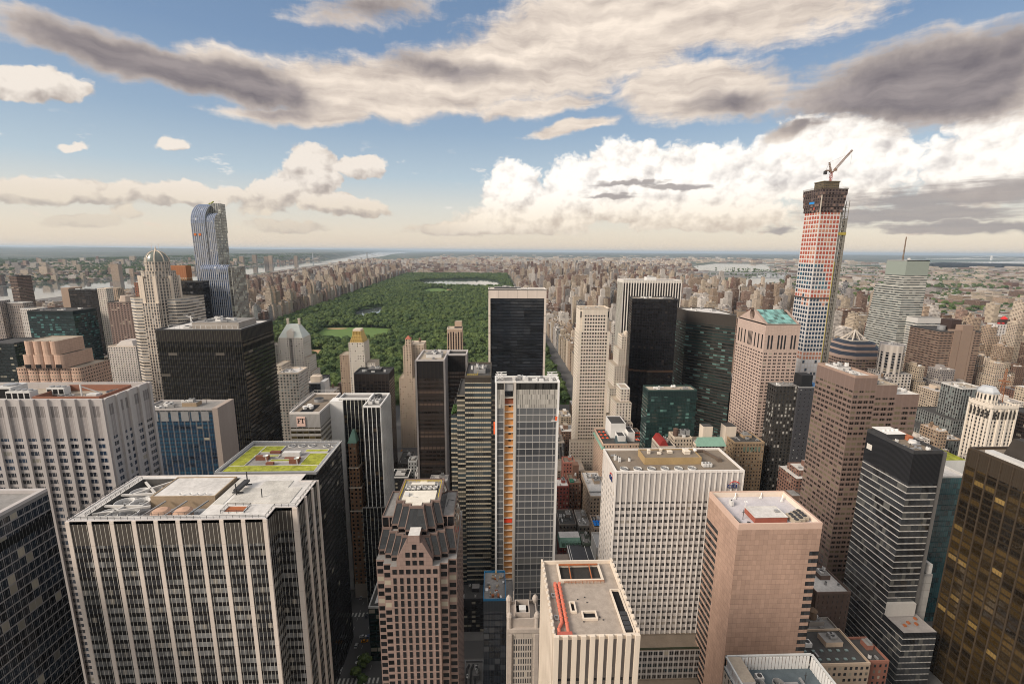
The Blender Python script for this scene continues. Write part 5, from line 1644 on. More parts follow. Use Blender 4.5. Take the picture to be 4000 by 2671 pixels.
# supertall under construction, with its crane
def supertall():
    x0, x1, y0, y1 = 377.0, 401.5, 550.0, 578.5
    FR = plain('white_concrete', (.60, .57, .545), .75, .10, .1)
    T = thing('unfinished_supertall', 'very tall slim white concrete grid tower under construction with red and blue windows', 'tower', (389, 564, 0))
    take(x0, x1, y0, y1, 330)
    RED = plain('red_wrap', (.36, .095, .065), .6, .25, .6); ORG = plain('orange_wrap', (.44, .21, .145), .6, .25, .6)
    BLU = plain('blue_pane', (.02, .045, .08), .12, .3, .5, ior=1.9); WHP = plain('white_wrap', (.64, .63, .64), .6, .1, .5); TL = plain('teal_pane', (.015, .10, .15), .12, .3, .5, ior=1.9)
    mb = MB(); mb.box(x0, x1, y0, y1, 0, 308.5, 0); obj('concrete_grid', mb, FR, T)
    dz = 5.05; top = 305.8
    def col(c, r):
        z = top - r * dz
        if z < 133: return 3 if rng.random() < .93 else 2
        if z < 143: return 1
        if 206 < z < 216: return 1 if rng.random() < .8 else 0
        if z < 206: return 2 if not (198 < z and c > 2 and rng.random() < .6) else 1
        if z < 248: return (4 if rng.random() < .25 else 2) if (c < 3 + (z < 236) + (z < 226)) else 0
        return 0 if rng.random() < .72 else 1
    mats = [RED, ORG, BLU, WHP, TL]
    n = 6
    ws = (x1 - x0 - 1.2) / n
    window_grid(T, (x0 + .6 + ws / 2, y0 - .02, top), (ws, 0), 6, 58, dz, ws * .70, 3.6, mats, most=60, pick=col)
    wy = (y1 - y0 - .8) / 6
    window_grid(T, (x0 - .02, y1 - .4 - wy / 2, top), (0, -wy), 6, 58, dz, wy * .72, 3.6, mats, rot=R(-90), most=40, pick=lambda c, r: 2 if col(c, r) == 0 and top - r * dz < 250 else col(c, r))
    # dark netted formwork round the top storeys
    NET = facade('f_net', (.125, .095, .085), (.12, .095, .085), glass=(.040, .030, .032), ww=.70, wh=.72, blind=.22, blindc=(.26, .17, .14), shine=.8, ior=1.3, jit=0, mull=2, mw=.04)
    for a, b, dd in ((307, 313, 1.0), (313, 319.6, 1.8), (319.6, 326, 2.2), (326, 332.5, 2.8)):
        P = rect(x0 - dd, x1 + dd, y0 - dd, y1 + dd)
        mb = MB(); mb.prism(P, a, b - .4, 0, None, 3.6, 3.1); mb.ring(rect(x0 - dd - .3, x1 + dd + .3, y0 - dd - .3, y1 + dd + .3), b - .5, b, .6, 0)
        obj('formwork_net', mb, NET, T)
    mb = MB()
    for i in range(24):
        t = i / 23
        for P in ((x0 - 3 + t * (x1 - x0 + 6), y0 - 3), (x0 - 3, y0 - 3 + t * (y1 - y0 + 6))):
            mb.bar((*P, 332), (*P, 334.4), .14)
    obj('formwork_rail', mb, plain('site_brown', (.10, .08, .06), .8), T)
    mb = MB(); mb.box(x0 + 4, x1 - 2, y0 + 6, y1 - 6, 332, 341.2, 0, None, 2.4, 1.9); mb.ring(rect(x0 + 3.4, x1 - 1.4, y0 + 5.4, y1 - 5.4), 341, 342, .6); obj('core_formwork', mb, facade('f_coreform', (.15, .12, .075), glass=(.05, .04, .03), ww=.8, wh=.55, blind=0, shine=.8, jit=0), T)
    mb = MB(); mb.box(x0 - 1.9, x0 - 1.6, y0 + 10, y0 + 19, 316.6, 319.2); obj('blue_sheet', mb, plain('blue_sheet', (.03, .25, .62), .6), T)
    mb = MB(); mb.box(x0 - 1.4, x0 - 1.2, y0 + 9, y0 + 11.4, 309.5, 315); obj('red_sheet', mb, RED, T)
    mb = MB(); mb.box(x0 - 2.4, x0 - 1.4, y0 - 2.4, y0 - 1.6, 306, 331); obj('debris_chute', mb, plain('chute', (.50, .45, .38), .7), T)
    mb = MB()
    for i in range(16):
        mb.box(x0 - .9, x0 + .3, y1 - 1 - i * 1.8, y1 - i * 1.8, 206.2, 207.6); mb.box(x0 + i * 1.5, x0 + 1 + i * 1.5, y0 - .9, y0 + .2, 206.4, 207.7)
    obj('safety_net', mb, plain('site_dark', (.06, .045, .04), .9), T)
    # outside hoist: lattice tower with landings
    HO = plain('hoist_steel', (.20, .185, .16), .6, .25, .5); HY = plain('hoist_yellow', (.36, .29, .07), .7, .2)
    mb = MB()
    hx0, hx1, hy = x1 + .8, x1 + 9.5, y0 + 1
    for x in (hx0, (hx0 + hx1) / 2, hx1):
        for y in (hy, hy + 5): mb.bar((x, y, 0), (x, y, 316 + (4 if x == hx1 else 0)), .22)
    obj('hoist', mb, HO, T)
    mb = MB()
    z = 4
    while z < 314:
        mb.box(hx0, hx1, hy, hy + 5, z, z + .3, 0, bottom=True); mb.bar((hx0, hy, z), (hx1, hy, z + 4), .1); mb.box(hx0, hx0 + 3.2, hy - .1, hy, z + .3, z + 1.7); z += 5.05
    obj('hoist_landings', mb, plain('landing_grey', (.34, .32, .29), .7, .2), T, kind='stuff')
    mb = MB(); mb.box(hx0 - 1, hx1 + .4, hy - .6, hy + 5.6, 281, 284); obj('hoist_car', mb, HY, T)
    mb = MB(); mb.box(hx0, hx0 + 2.6, hy + .1, hy + 4.8, 0, 308); mb.box(hx1 - 2.2, hx1, hy + .1, hy + 4.8, 0, 300); obj('hoist_mesh_screen', mb, facade('f_hoist', (.22, .21, .185), (.30, .285, .255), glass=(.07, .066, .058), ww=.8, wh=.7, blind=.2, shine=.8, ior=1.3, jit=0), T)
    mb = MB(); mb.box(x1 - .3, x1 + .5, y0 - .3, y0 + 2.4, 0, 250); obj('yellow_edge_screen', mb, HY, T)

    C = thing('tower_crane', 'luffing tower crane with raised jib on the top of unfinished tall tower', 'crane', (391, 560, 341.5))
    CS = plain('crane_steel', (.24, .16, .12), .6, .2, .6); CR = plain('crane_red', (.36, .08, .06), .6, .2, .6)
    def lattice(name, p, q, w, mat, n):
        mb = MB(); p = Vector(p); q = Vector(q); d = (q - p).normalized()
        a = d.cross(Vector((0, 1, 0)) if abs(d.y) < .9 else Vector((1, 0, 0))).normalized(); b = d.cross(a).normalized()
        K = [a * w + b * w, -a * w + b * w, -a * w - b * w, a * w - b * w]
        for kk in K: mb.bar(p + kk, q + kk * .7, .16)
        for i in range(n):
            s, e = p.lerp(q, i / n), p.lerp(q, (i + 1) / n)
            for j in range(4): mb.bar(s + K[j], e + K[(j + 1) % 4], .11)
        return obj(name, mb, mat, C)
    lattice('mast', (391, 560, 332), (391, 560, 352), 1.2, CR, 8)
    mb = MB(); mb.box(389, 393, 558.6, 561.4, 352, 353.4, bottom=True); mb.box(384, 390, 558.8, 561.2, 353.4, 354.6, bottom=True); mb.box(393, 395, 558, 560, 353.4, 355.6, bottom=True); obj('slewing_deck', mb, CS, C)
    mb = MB(); mb.box(382.4, 385, 558.6, 561.4, 349.6, 353.6, bottom=True); obj('counterweight', mb, DARKM, C)
    mb = MB(); mb.box(393.4, 395.4, 557, 558.6, 353.4, 355.8, bottom=True); obj('cab', mb, CS, C)
    lattice('apex_frame', (390, 560, 353.5), (387, 560, 363), .7, CS, 5)
    lattice('jib', (394, 560, 354.5), (413, 561, 377), .9, CS, 14)
    mb = MB(); mb.bar((387, 560, 363), (409, 561, 372.5), .07); mb.bar((387, 560, 363), (384, 560, 354), .07); mb.bar((413, 561, 377), (413, 561, 362), .06); obj('stay_rope', mb, DARKM, C)


supertall()


def pale_banded_tower():
    m = facade('f_bloom', (.56, .55, .50), (.58, .565, .51), glass=(.075, .090, .090), ww=1, wh=.66, prio='h', mull=3, mw=.02, mcol=(.20, .20, .19), blind=.3, blindc=(.25, .26, .24), ior=2.0, jit=.01, bands=((0, 6.4, (.30, .34, .30)),), glass2=(.05, .06, .06))
    T = thing('pale_banded_tower', 'tall pale glass tower with curved banded sides and a lattice mast on its roof', 'tower', (733, 825, 0))
    take(690, 770, 775, 880, 250)
    top = [(713, 800), (754, 800), (756, 845), (715, 845)]
    mb = MB(); mb.prism(top, 205, 249, 0, None, 6, 4.0, cap=False, zr=249); obj('upper_wall', mb, m, T)
    low = [(715, 797), (756, 800), (762, 858), (714, 882), (712, 846)]
    up = [(713.5, 799.6), (754.5, 799.6), (757, 850), (714.5, 862), (713, 830)]
    mb = MB(); mb.prism(low, 0, 205, 0, None, 6, 4.2, top=up, zr=249.4); obj('lower_wall', mb, m, T)
    mb = MB(); mb.ring(top, 247.6, 249, .8); mb.face([(*p, 248) for p in top]); obj('roof', mb, LIGHTM, T)
    mb = MB()
    for k in range(3):
        a = k * 2.09; mb.bar((718 + 1.1 * math.cos(a), 815 + 1.1 * math.sin(a), 248), (718 + .5 * math.cos(a), 815 + .5 * math.sin(a), 289), .24)
    for k in range(16): mb.bar((717, 815, 250 + k * 2.4), (719, 815.6, 251.6 + k * 2.4), .16)
    obj('mast', mb, plain('mast_brown', (.22, .15, .10), .7), T)
    mb = MB(); mb.revolve(723, 808, [(0, 249), (2.2, 250.6), (2.4, 252.4), (0, 253)], 10); obj('dish', mb, LIGHTM, T)
    wb = facade('f_bloomlow', (.62, .60, .56), (.62, .60, .56), glass=(.10, .11, .11), ww=1, wh=.55, prio='h', mull=4, mw=.02, mcol=(.3, .3, .28), bands=((0, 2.2, (.62, .60, .57)),))
    tier(T, (728, 772, 776, 800), 0, 152, wb, 4, 4.1, 'grey', 'front_block')


pale_banded_tower()


def octagon(cx, cy, r, a=math.pi / 8, n=8, sx=1.0):
    return [(cx + sx * r * math.cos(a + 2 * math.pi * i / n), cy + r * math.sin(a + 2 * math.pi * i / n)) for i in range(n)]


def chamfer(cx, cy, r, f=.42):
    c = r * f
    return [(cx - r + c, cy - r), (cx + r - c, cy - r), (cx + r, cy - r + c), (cx + r, cy + r - c), (cx + r - c, cy + r), (cx - r + c, cy + r), (cx - r, cy + r - c), (cx - r, cy - r + c)]


def frame_pyramid_tower():
    m = facade('f_citadel', (.30, .215, .18), (.30, .215, .18), glass=(.022, .021, .020), ww=.9, wh=.6, mull=3, mw=.05, blind=.1, blindc=(.2, .17, .1))
    nv = plain('navy_slope', (.030, .038, .055), .4, .2)
    PK = plain('pinkish_stone', (.38, .28, .235), .8, .12)
    T = thing('pyramid_frame_tower', 'brown chamfered tower capped by navy sloping tiers and an open white pyramid frame', 'tower', (536, 670, 0))
    take(498, 574, 640, 702, 145)
    cx, cy = 536, 671
    mb = MB(); mb.prism(chamfer(cx, cy, 36), 0, 112, 0, None, 4.5, 4, cap=False); obj('wall', mb, m, T)
    z = 112
    rr = 36
    for k, (dz1, dz2, shr) in enumerate(((4, 4.2, 6), (3.2, 4.2, 6), (3, 3, 5))):
        mb = MB(); mb.prism(chamfer(cx, cy, rr), z, z + dz1, 0); obj('stone_tier', mb, PK, T)
        mb = MB(); mb.prism(chamfer(cx, cy, rr - .6), z + dz1, z + dz1 + dz2, 0, top=chamfer(cx, cy, rr - shr)); obj('navy_slope', mb, nv, T)
        z += dz1 + dz2; rr -= shr
    mb = MB(); b = octagon(cx, cy, rr - 2, math.pi / 4, 4)
    for i in range(4):
        mb.bar((*b[i], z), (cx, cy, z + 15), .95); mb.bar((*b[i], z + .5), (*b[(i + 1) % 4], z + .5), .95)
        e = tuple((b[i][k] + b[(i + 1) % 4][k]) / 2 for k in (0, 1)); mb.bar((*e, z + .5), (cx, cy, z + 15), .6)
    obj('pyramid_frame', mb, plain('frame_cream', (.62, .55, .47), .7, .1), T)


frame_pyramid_tower()

m = facade('f_creamtwin', (.52, .47, .42), (.42, .38, .34), glass=(.022, .026, .034), ww=.62, wh=.86, mull=2, mw=.06, blind=.1, bands=((0, 2.4, (.47, .42, .375)),))
T = bld('round_topped_column_tower', 'beige tower with tall dark window columns and a drum-like rounded top', octagon(547.5, 616, 15, .26, 12, .9), 139, m, 7.6, 4.0, 'grey', cat='tower', parmat=GREYST)
tier(T, (533, 566, 598, 636), 0, 100, facade('f_creamlow', (.55, .50, .45), glass=(.022, .026, .034), ww=.5, wh=.6, blind=.1), 4.4, 4.0, 'grey', 'base')
clutter(T, 540, 555, 606, 626, 137.8, 9, 6)

m = facade('f_brownapt', (.25, .175, .135), glass=(.024, .020, .018), ww=.86, wh=.46, mull=2, mw=.05, blind=.1, blindc=(.25, .2, .15))
mblank = plain('tan_brick_wall', (.27, .195, .15), .85, .08, .1)
T = bld('brown_apartment_slab', 'tall brown apartment tower with broad blank brick bands and a dark roof tank house', (637, 698, 640, 690), 152, m, 6.2, 3.6, 'dark', cat='apartment tower', parmat=DARKM)
for x0, x1, z in ((657, 668, 153.5), (668, 684.5, 160.5), (684.5, 688.5, 153)):
    mb = MB(); mb.box(x0, x1 - .9, 639.2, 650, 0, z); obj('blank_band', mb, mblank, T)
mb = MB(); mb.box(666, 681, 655, 672, 150, 166); obj('tank_house', mb, plain('dark_brick', (.06, .04, .035), .8), T)
mb = MB(); mb.cyl(659, 662, 150, 157, 5, 16); obj('storage_tank', mb, METAL, T)

m = facade('f_greygrid', (.20, .205, .20), glass=(.024, .028, .028), ww=.62, wh=.84, mull=2, mw=.04, blind=.25, blindc=(.18, .22, .21), ior=1.7)
T = bld('grey_grid_tower', 'grey gridded office tower stepping down, left of the white carved tower with lantern', (534, 562, 498, 524), 110, m, 3.0, 3.6, 'tan', parmat=LIGHTM, t=1)
tier(T, (522, 566, 490, 540), 0, 74, m, 3.0, 3.6, 'dark', 'base'); tier(T, (500, 566, 470, 540), 0, 58, m, 3.0, 3.6, 'dark', 'base')
clutter(T, 536, 560, 500, 522, 109, 9, 9)


def lantern_tower():
    m = facade('f_gothwhite', (.68, .61, .52), (.42, .38, .33), glass=(.05, .05, .05), ww=.46, wh=.62, mull=0, blind=.2, blindc=(.4, .36, .3), var=.08)
    ST = plain('ivory_stone', (.70, .63, .54), .8, .1, .2)
    T = thing('ivory_carved_tower', 'ivory stone tower with pointed arches, an octagonal lantern and a lattice mast', 'tower', (493, 430, 0))
    take(481, 508, 417, 442, 134)
    mb = MB(); mb.box(482, 507, 418, 440, 0, 116, 0, 1, 3.4, 3.7); obj('wall', mb, [m, roofmat('grey')], T)
    for x in (482, 490.3, 498.6, 507):
        for y in (418, 440):
            mb = MB(); mb.box(x - .8, x + .8, y - .8, y + .8, 0, 114); obj('buttress', mb, ST, T)
    for y in (425.3, 432.6):
        mb = MB(); mb.box(481.3, 482, y - .8, y + .8, 0, 114); obj('buttress', mb, ST, T)
    mb = MB(); mb.ring(rect(481.2, 507.8, 417.2, 440.8), 113.4, 117, .8)
    for i in range(9): mb.box(482 + i * 3.1, 482.9 + i * 3.1, 417, 417.6, 116, 118.6)
    for i in range(8): mb.box(481, 481.6, 418 + i * 3.1, 418.9 + i * 3.1, 116, 118.6)
    obj('crown', mb, ST, T)
    for i in range(6):
        mb = MB(); x = 484.6 + i * 4.0; mb.box(x - .9, x + .9, 417.1, 417.3, 103, 110.5); obj('arched_window', mb, plain('arch_pane', (.05, .045, .04), .3), T)
    for i in range(5):
        mb = MB(); y = 421 + i * 4.0; mb.box(481.05, 481.25, y - .9, y + .9, 103, 110.5); obj('arched_window', mb, plain('arch_pane', None), T)
    mb = MB(); mb.prism(octagon(490, 432, 8.4), 112, 126, 0, None, 3.6, 7.5); obj('lantern', mb, m, T)
    mb = MB(); mb.prism(octagon(490, 432, 8.8), 126, 127.6, 0, cap=False); mb.prism(octagon(490, 432, 8.4), 127.6, 132, 0, top=octagon(490, 432, 5.2)); obj('lantern_roof', mb, plain('pale_lead', (.46, .48, .50), .6, .1), T)
    mb = MB()
    for k in range(4):
        a = k * 1.571; mb.bar((503 + 2.6 * math.cos(a), 431 + 2.6 * math.sin(a), 114), (503.5 + .5 * math.cos(a), 431 + .5 * math.sin(a), 150), .2)
    for k in range(14): mb.bar((501.2 + k * .12, 430, 115 + k * 2.4), (504.6 - k * .05, 431, 117 + k * 2.4), .14)
    mb.box(500.5, 506.5, 428, 434, 137, 138, bottom=True); mb.box(501, 506, 429, 433, 134, 134.6, bottom=True)
    obj('mast', mb, plain('rust_mast', (.28, .13, .07), .8), T)


lantern_tower()

m = facade('f_slimwhite', (.62, .58, .55), glass=(.03, .03, .035), ww=.44, wh=.5, blind=.1)
md = facade('f_slimdark', (.03, .045, .055), (.05, .07, .08), glass=(.012, .025, .03), ww=1, wh=.6, prio='h')
T = bld('slim_white_tower', 'slim white apartment tower with dark balconied side and red tops far to the east', (1124, 1151, 1000, 1022), 107, m, 6.6, 3.4, 'grey', cat='apartment tower', parmat=LIGHTM)
tier(T, (1151, 1166, 1002, 1024), 0, 109, md, 4, 3.4, 'dark', 'dark_wing')
RT = plain('signal_red', (.60, .03, .03), .6)
mb = MB(); mb.box(1142, 1158, 1006, 1018, 106, 116, 0); obj('roof_house', mb, plain('dark_brick', None), T)
mb = MB(); mb.revolve(1150, 1012, [(6, 117), (6, 119), (1.5, 123), (0, 123.5)], 8); mb.cyl(1150, 1012, 116, 117, 3, 8); obj('red_cap', mb, RT, T)
for x in (1131, 1141):
    mb = MB(); mb.revolve(x, 1004, [(0, 107), (2.6, 108), (2.8, 109.4), (0, 110.4)], 8); obj('red_tank', mb, RT, T)

m = facade('f_dkstripe', (.07, .048, .042), (.07, .048, .042), glass=(.02, .017, .016), ww=1, wh=.7, prio='h', mull=2, blind=.05)
T = bld('dark_brown_edge_tower', 'dark brown banded tower cut by the right edge, behind bronze glass tower', (548, 600, 418, 460), 100, m, 4, 3.6, 'dark', parmat=DARKM)
m = facade('f_tealglass', (.05, .10, .11), (.03, .085, .09), glass=(.018, .085, .095), ww=.95, wh=.9, mull=2, mw=.03, mcol=(.12, .16, .16), blind=0, ior=2.0)
T = bld('teal_glass_tower', 'narrow teal glass tower squeezed between white banded black tower and bronze tower', (300, 320, 284, 306), 113, m, 3, 4, 'white', parmat=LIGHTM)
tier(T, (322, 346, 310, 330), 0, 112, facade('f_whiteplain', (.6, .6, .58), ww=0, wh=0, blind=0), 4, 4, SEDUM, 'white_block')
m = facade('f_palehut', (.36, .35, .335), ww=.0, wh=.0, blind=0, tile=(1, 1, .05))
T = bld('pale_party_wall_block', 'narrow pale blank-walled block with a white water drum on top', (260.3, 268, 246, 262), 68, m, 4, 5, 'grey', cat='building', parmat=METAL)
mb = MB(); mb.cyl(264.5, 255, 66.8, 74.5, 2.1, 16); mb.revolve(264.5, 255, [(2.2, 74.5), (0, 75.2)], 16); obj('water_drum', mb, WPAINT, T)
mb = MB(); mb.box(266, 268, 247, 256, 67, 74); mb.box(260.4, 262.4, 247, 261, 67, 68.2); obj('roof_screen', mb, LIGHTM, T)

# ============================================================ LEFT-HAND TOWERS
m = facade('f_greenglass', (.018, .030, .030), (.020, .034, .034), glass=(.024, .052, .052), ww=.97, wh=.62, prio='h', mull=2, mw=.035, mcol=(.02, .03, .03), blind=.16, blindc=(.10, .25, .24), ior=1.9, bands=((0, 1.5, (.022, .03, .03)),), glass2=(.012, .02, .022))
T = bld('teal_black_glass_block', 'square dark green glass block with reflections in its upper windows', (-822, -744, 855, 905), 150, m, 5.0, 4.3, 'dark', parmat=DARKM)
clutter(T, -818, -748, 858, 902, 148.8, 4, 12)
m = facade('f_dkblack', (.024, .022, .022), (.03, .025, .024), glass=(.016, .015, .015), ww=.84, wh=.6, mull=2, blind=.12, blindc=(.10, .08, .07))
T = bld('tall_dark_tower', 'dark brown black tower rising behind teal black glass block', (-843, -789, 967, 986), 178, m, 7.6, 3.7, 'dark', parmat=DARKM)
clutter(T, -840, -792, 969, 984, 176.8, 5, 9)
mb = MB(); mb.box(-858, -843, 968, 1000, 0, 181); obj('tan_core', mb, facade('f_tancore', (.36, .27, .21), ww=.3, wh=.4), T)
m = facade('f_brownfar', (.14, .095, .080), (.24, .17, .14), glass=(.022, .017, .016), ww=.92, wh=.66, prio='h', mull=2, blind=.08)
T = bld('brown_riverside_tower', 'lone brown tower standing against the river at far west', (-1180, -1163, 1200, 1237), 190, m, 5, 3.6, 'dark', cat='tower', parmat=DARKM)
m = facade('f_beigetower', (.56, .50, .44), glass=(.04, .04, .042), ww=.44, wh=.5, blind=.15)
T = bld('beige_slab_tower', 'pale beige slab tower between tall dark tower and brown lattice tower', (-733, -717, 900, 916), 186, m, 4.2, 3.4, 'tan', cat='apartment tower', parmat=CREAMST)
tier(T, (-747, -720, 930, 946), 0, 184, facade('f_tanslab', (.46, .36, .28), glass=(.05, .045, .04), ww=.4, wh=.8), 4, 3.4, 'tan', 'rear_slab'); tier(T, (-717, -708, 902, 930), 0, 120, m, 4.2, 3.4, 'tan', 'wing')
m = facade('f_lattice', (.24, .175, .15), glass=(.026, .02, .02), ww=.56, wh=.5, mull=0, blind=.08, var=.1)
T = bld('brown_lattice_tower', 'brown apartment tower with notched windows and a domed tank house, beside domed tower', (-639, -600, 800, 834), 172, m, 5.2, 3.3, 'tan', cat='apartment tower', parmat=DARKM)
mb = MB(); mb.prism(octagon(-619, 818, 12), 171, 181, 0, top=octagon(-619, 818, 9)); obj('tank_house', mb, plain('tan_stone', (.42, .34, .28), .8), T)
m = facade('f_whitelow', (.56, .52, .48), glass=(.04, .04, .042), ww=.4, wh=.5, blind=.15)
T = bld('pale_hotel_block', 'pale hotel block with a rounded mansard roof, left of domed tower', (-568, -528, 700, 740), 118, m, 3.6, 3.4, 'tan', cat='hotel', parmat=CREAMST)
mb = MB(); mb.prism(rect(-560, -534, 704, 734), 117, 124, top=rect(-555, -539, 709, 729)); obj('mansard', mb, plain('mansard', (.46, .42, .39), .7), T)
T = bld('narrow_white_block', 'narrow white block with a fine window grid beside the teal black glass block', (-974, -941, 1000, 1024), 136, m, 3.6, 3.0, 'tan', cat='apartment tower', parmat=WPAINT)
for i, (x0, x1, y, z) in enumerate(((-1040, -1012, 1000, 152), (-1008, -976, 1010, 147))):
    T = bld('grey_twin_slab', ('taller' if i == 0 else 'shorter') + ' of two greyish apartment slabs at the left edge by the river', (x0, x1, y, y + 22), z, facade('f_greyslab', (.30, .26, .235), glass=(.03, .03, .03), ww=.4, wh=.6), 3.8, 3.2, 'grey', cat='apartment tower')
T = bld('black_low_slab', 'low black glass slab at left edge below teal black glass block', (-640, -600, 600, 640), 142, facade('f_lowblack', (.02, .026, .027), glass=(.014, .02, .021), ww=.9, wh=.6, ior=1.8), 4, 4, 'dark', parmat=DARKM)


def pink_brick_hotel():
    m = facade('f_pinkbrick', (.52, .36, .275), glass=(.05, .04, .035), ww=.5, wh=.44, mull=2, blind=.2, tile=(1, 2, .04))
    bl = facade('f_pinkblank', (.52, .36, .275), ww=0, wh=0, blind=0, tile=(1, 2, .05))
    T = thing('pink_stepped_hotel', 'salmon brick hotel whose top steps back in scalloped curved bays', 'hotel', (-456, 500, 0))
    take(-490, -420, 478, 525, 167)
    def scallop(x0, x1, y0, y1, n, d):
        P = []
        w = (x1 - x0) / n
        for i in range(n):
            for k in range(6):
                a = math.pi * k / 6
                P.append((x0 + w * i + w * (1 - math.cos(a)) / 2, y0 - d * math.sin(a)))
        P.append((x1, y0)); P += [(x1, y1), (x0, y1)]
        return P
    tier(T, scallop(-488, -424, 486, 522, 6, 1.6), 0, 139, m, 3.4, 3.6, 'tan', 'base')
    tier(T, scallop(-477, -437, 484, 518, 4, 2.2), 139, 153, bl, 3, 3.6, 'tan', 'middle'); 
    tier(T, scallop(-474, -441, 485, 514, 4, 2.6), 153, 167, bl, 3, 3.6, 'tan', 'crown')
    for i in range(4):
        mb = MB(); x = -472 + i * 10; mb.box(x - 2.6, x + 2.6, 481.4, 482.4, 139.4, 143); obj('terrace_window', mb, BLACK, T)


pink_brick_hotel()


def domed_tower():
    m = facade('f_citysp', (.54, .47, .395), (.30, .27, .235), glass=(.040, .044, .05), ww=.60, wh=.52, mull=0, blind=.3, blindc=(.40, .39, .37), ior=1.8)
    mb_ = facade('f_citywing', (.56, .50, .42), (.56, .50, .42), glass=(.07, .075, .085), ww=1, wh=.5, prio='h', mull=3, mw=.03, mcol=(.45, .4, .34), blind=.3, blindc=(.40, .40, .40), ior=1.9)
    T = thing('domed_tower', 'beige octagonal skyscraper with banded wings topped by a ribbed glass dome', 'tower', (-393, 572, 0))
    take(-428, -360, 548, 602, 258)
    cx, cy = -393.0, 572.0
    mb = MB(); mb.prism(octagon(cx, cy, 19.5), 0, 226, 0, None, 3.1, 3.5, cap=False); obj('shaft', mb, m, T)
    tier(T, octagon(cx, cy, 17), 224, 234, m, 3.1, 3.5, 'tan', 'setback'); tier(T, octagon(cx, cy, 12.4), 232, 244.5, m, 3.1, 3.5, 'tan', 'drum')
    for i in range(8):
        x, y = octagon(cx, cy, 18.6)[i]
        mb = MB(); mb.box(x - 1.5, x + 1.5, y - 1.5, y + 1.5, 0, 228.5); obj('pier', mb, CREAMST, T)
    W = [(-425, 566), (-416, 560), (-398, 560), (-398, 600), (-425, 600)]
    tier(T, W, 0, 203, mb_, 6, 3.6, 'tan', 'wing'); tier(T, [(-388, 560), (-370, 560), (-361, 566), (-361, 600), (-388, 600)], 0, 203, mb_, 6, 3.6, 'tan', 'wing')
    mb = MB(); mb.box(-402, -384, 551.5, 562, 0, 198, 0, 0, 3.0, 3.5); obj('front_bay', mb, m, T)
    DG = plain('dome_glass', (.13, .15, .13), .25, .2, .4, ior=1.7)
    prof = [(11.6 * math.cos(R(a)), 244.4 + 12.4 * math.sin(R(a))) for a in range(0, 91, 10)]
    mb = MB(); mb.revolve(cx, cy, prof, 24); obj('dome', mb, DG, T)
    for k in range(8):
        a = k * math.pi / 4 + math.pi / 8; mb = MB()
        for (r0, z0), (r1, z1) in zip(prof, prof[1:]):
            mb.bar((cx + (r0 + .15) * math.cos(a), cy + (r0 + .15) * math.sin(a), z0), (cx + (r1 + .15) * math.cos(a), cy + (r1 + .15) * math.sin(a), z1), .5)
        obj('dome_rib', mb, CREAMST, T)
    mb = MB(); mb.revolve(cx, cy, [(1.3, 256.4), (.9, 258.5), (.2, 262), (0, 263.5)], 8)
    for s in (-4, 4): mb.bar((cx + s, cy, 255), (cx + s, cy, 265), .1)
    obj('finial', mb, CREAMST, T)


domed_tower()


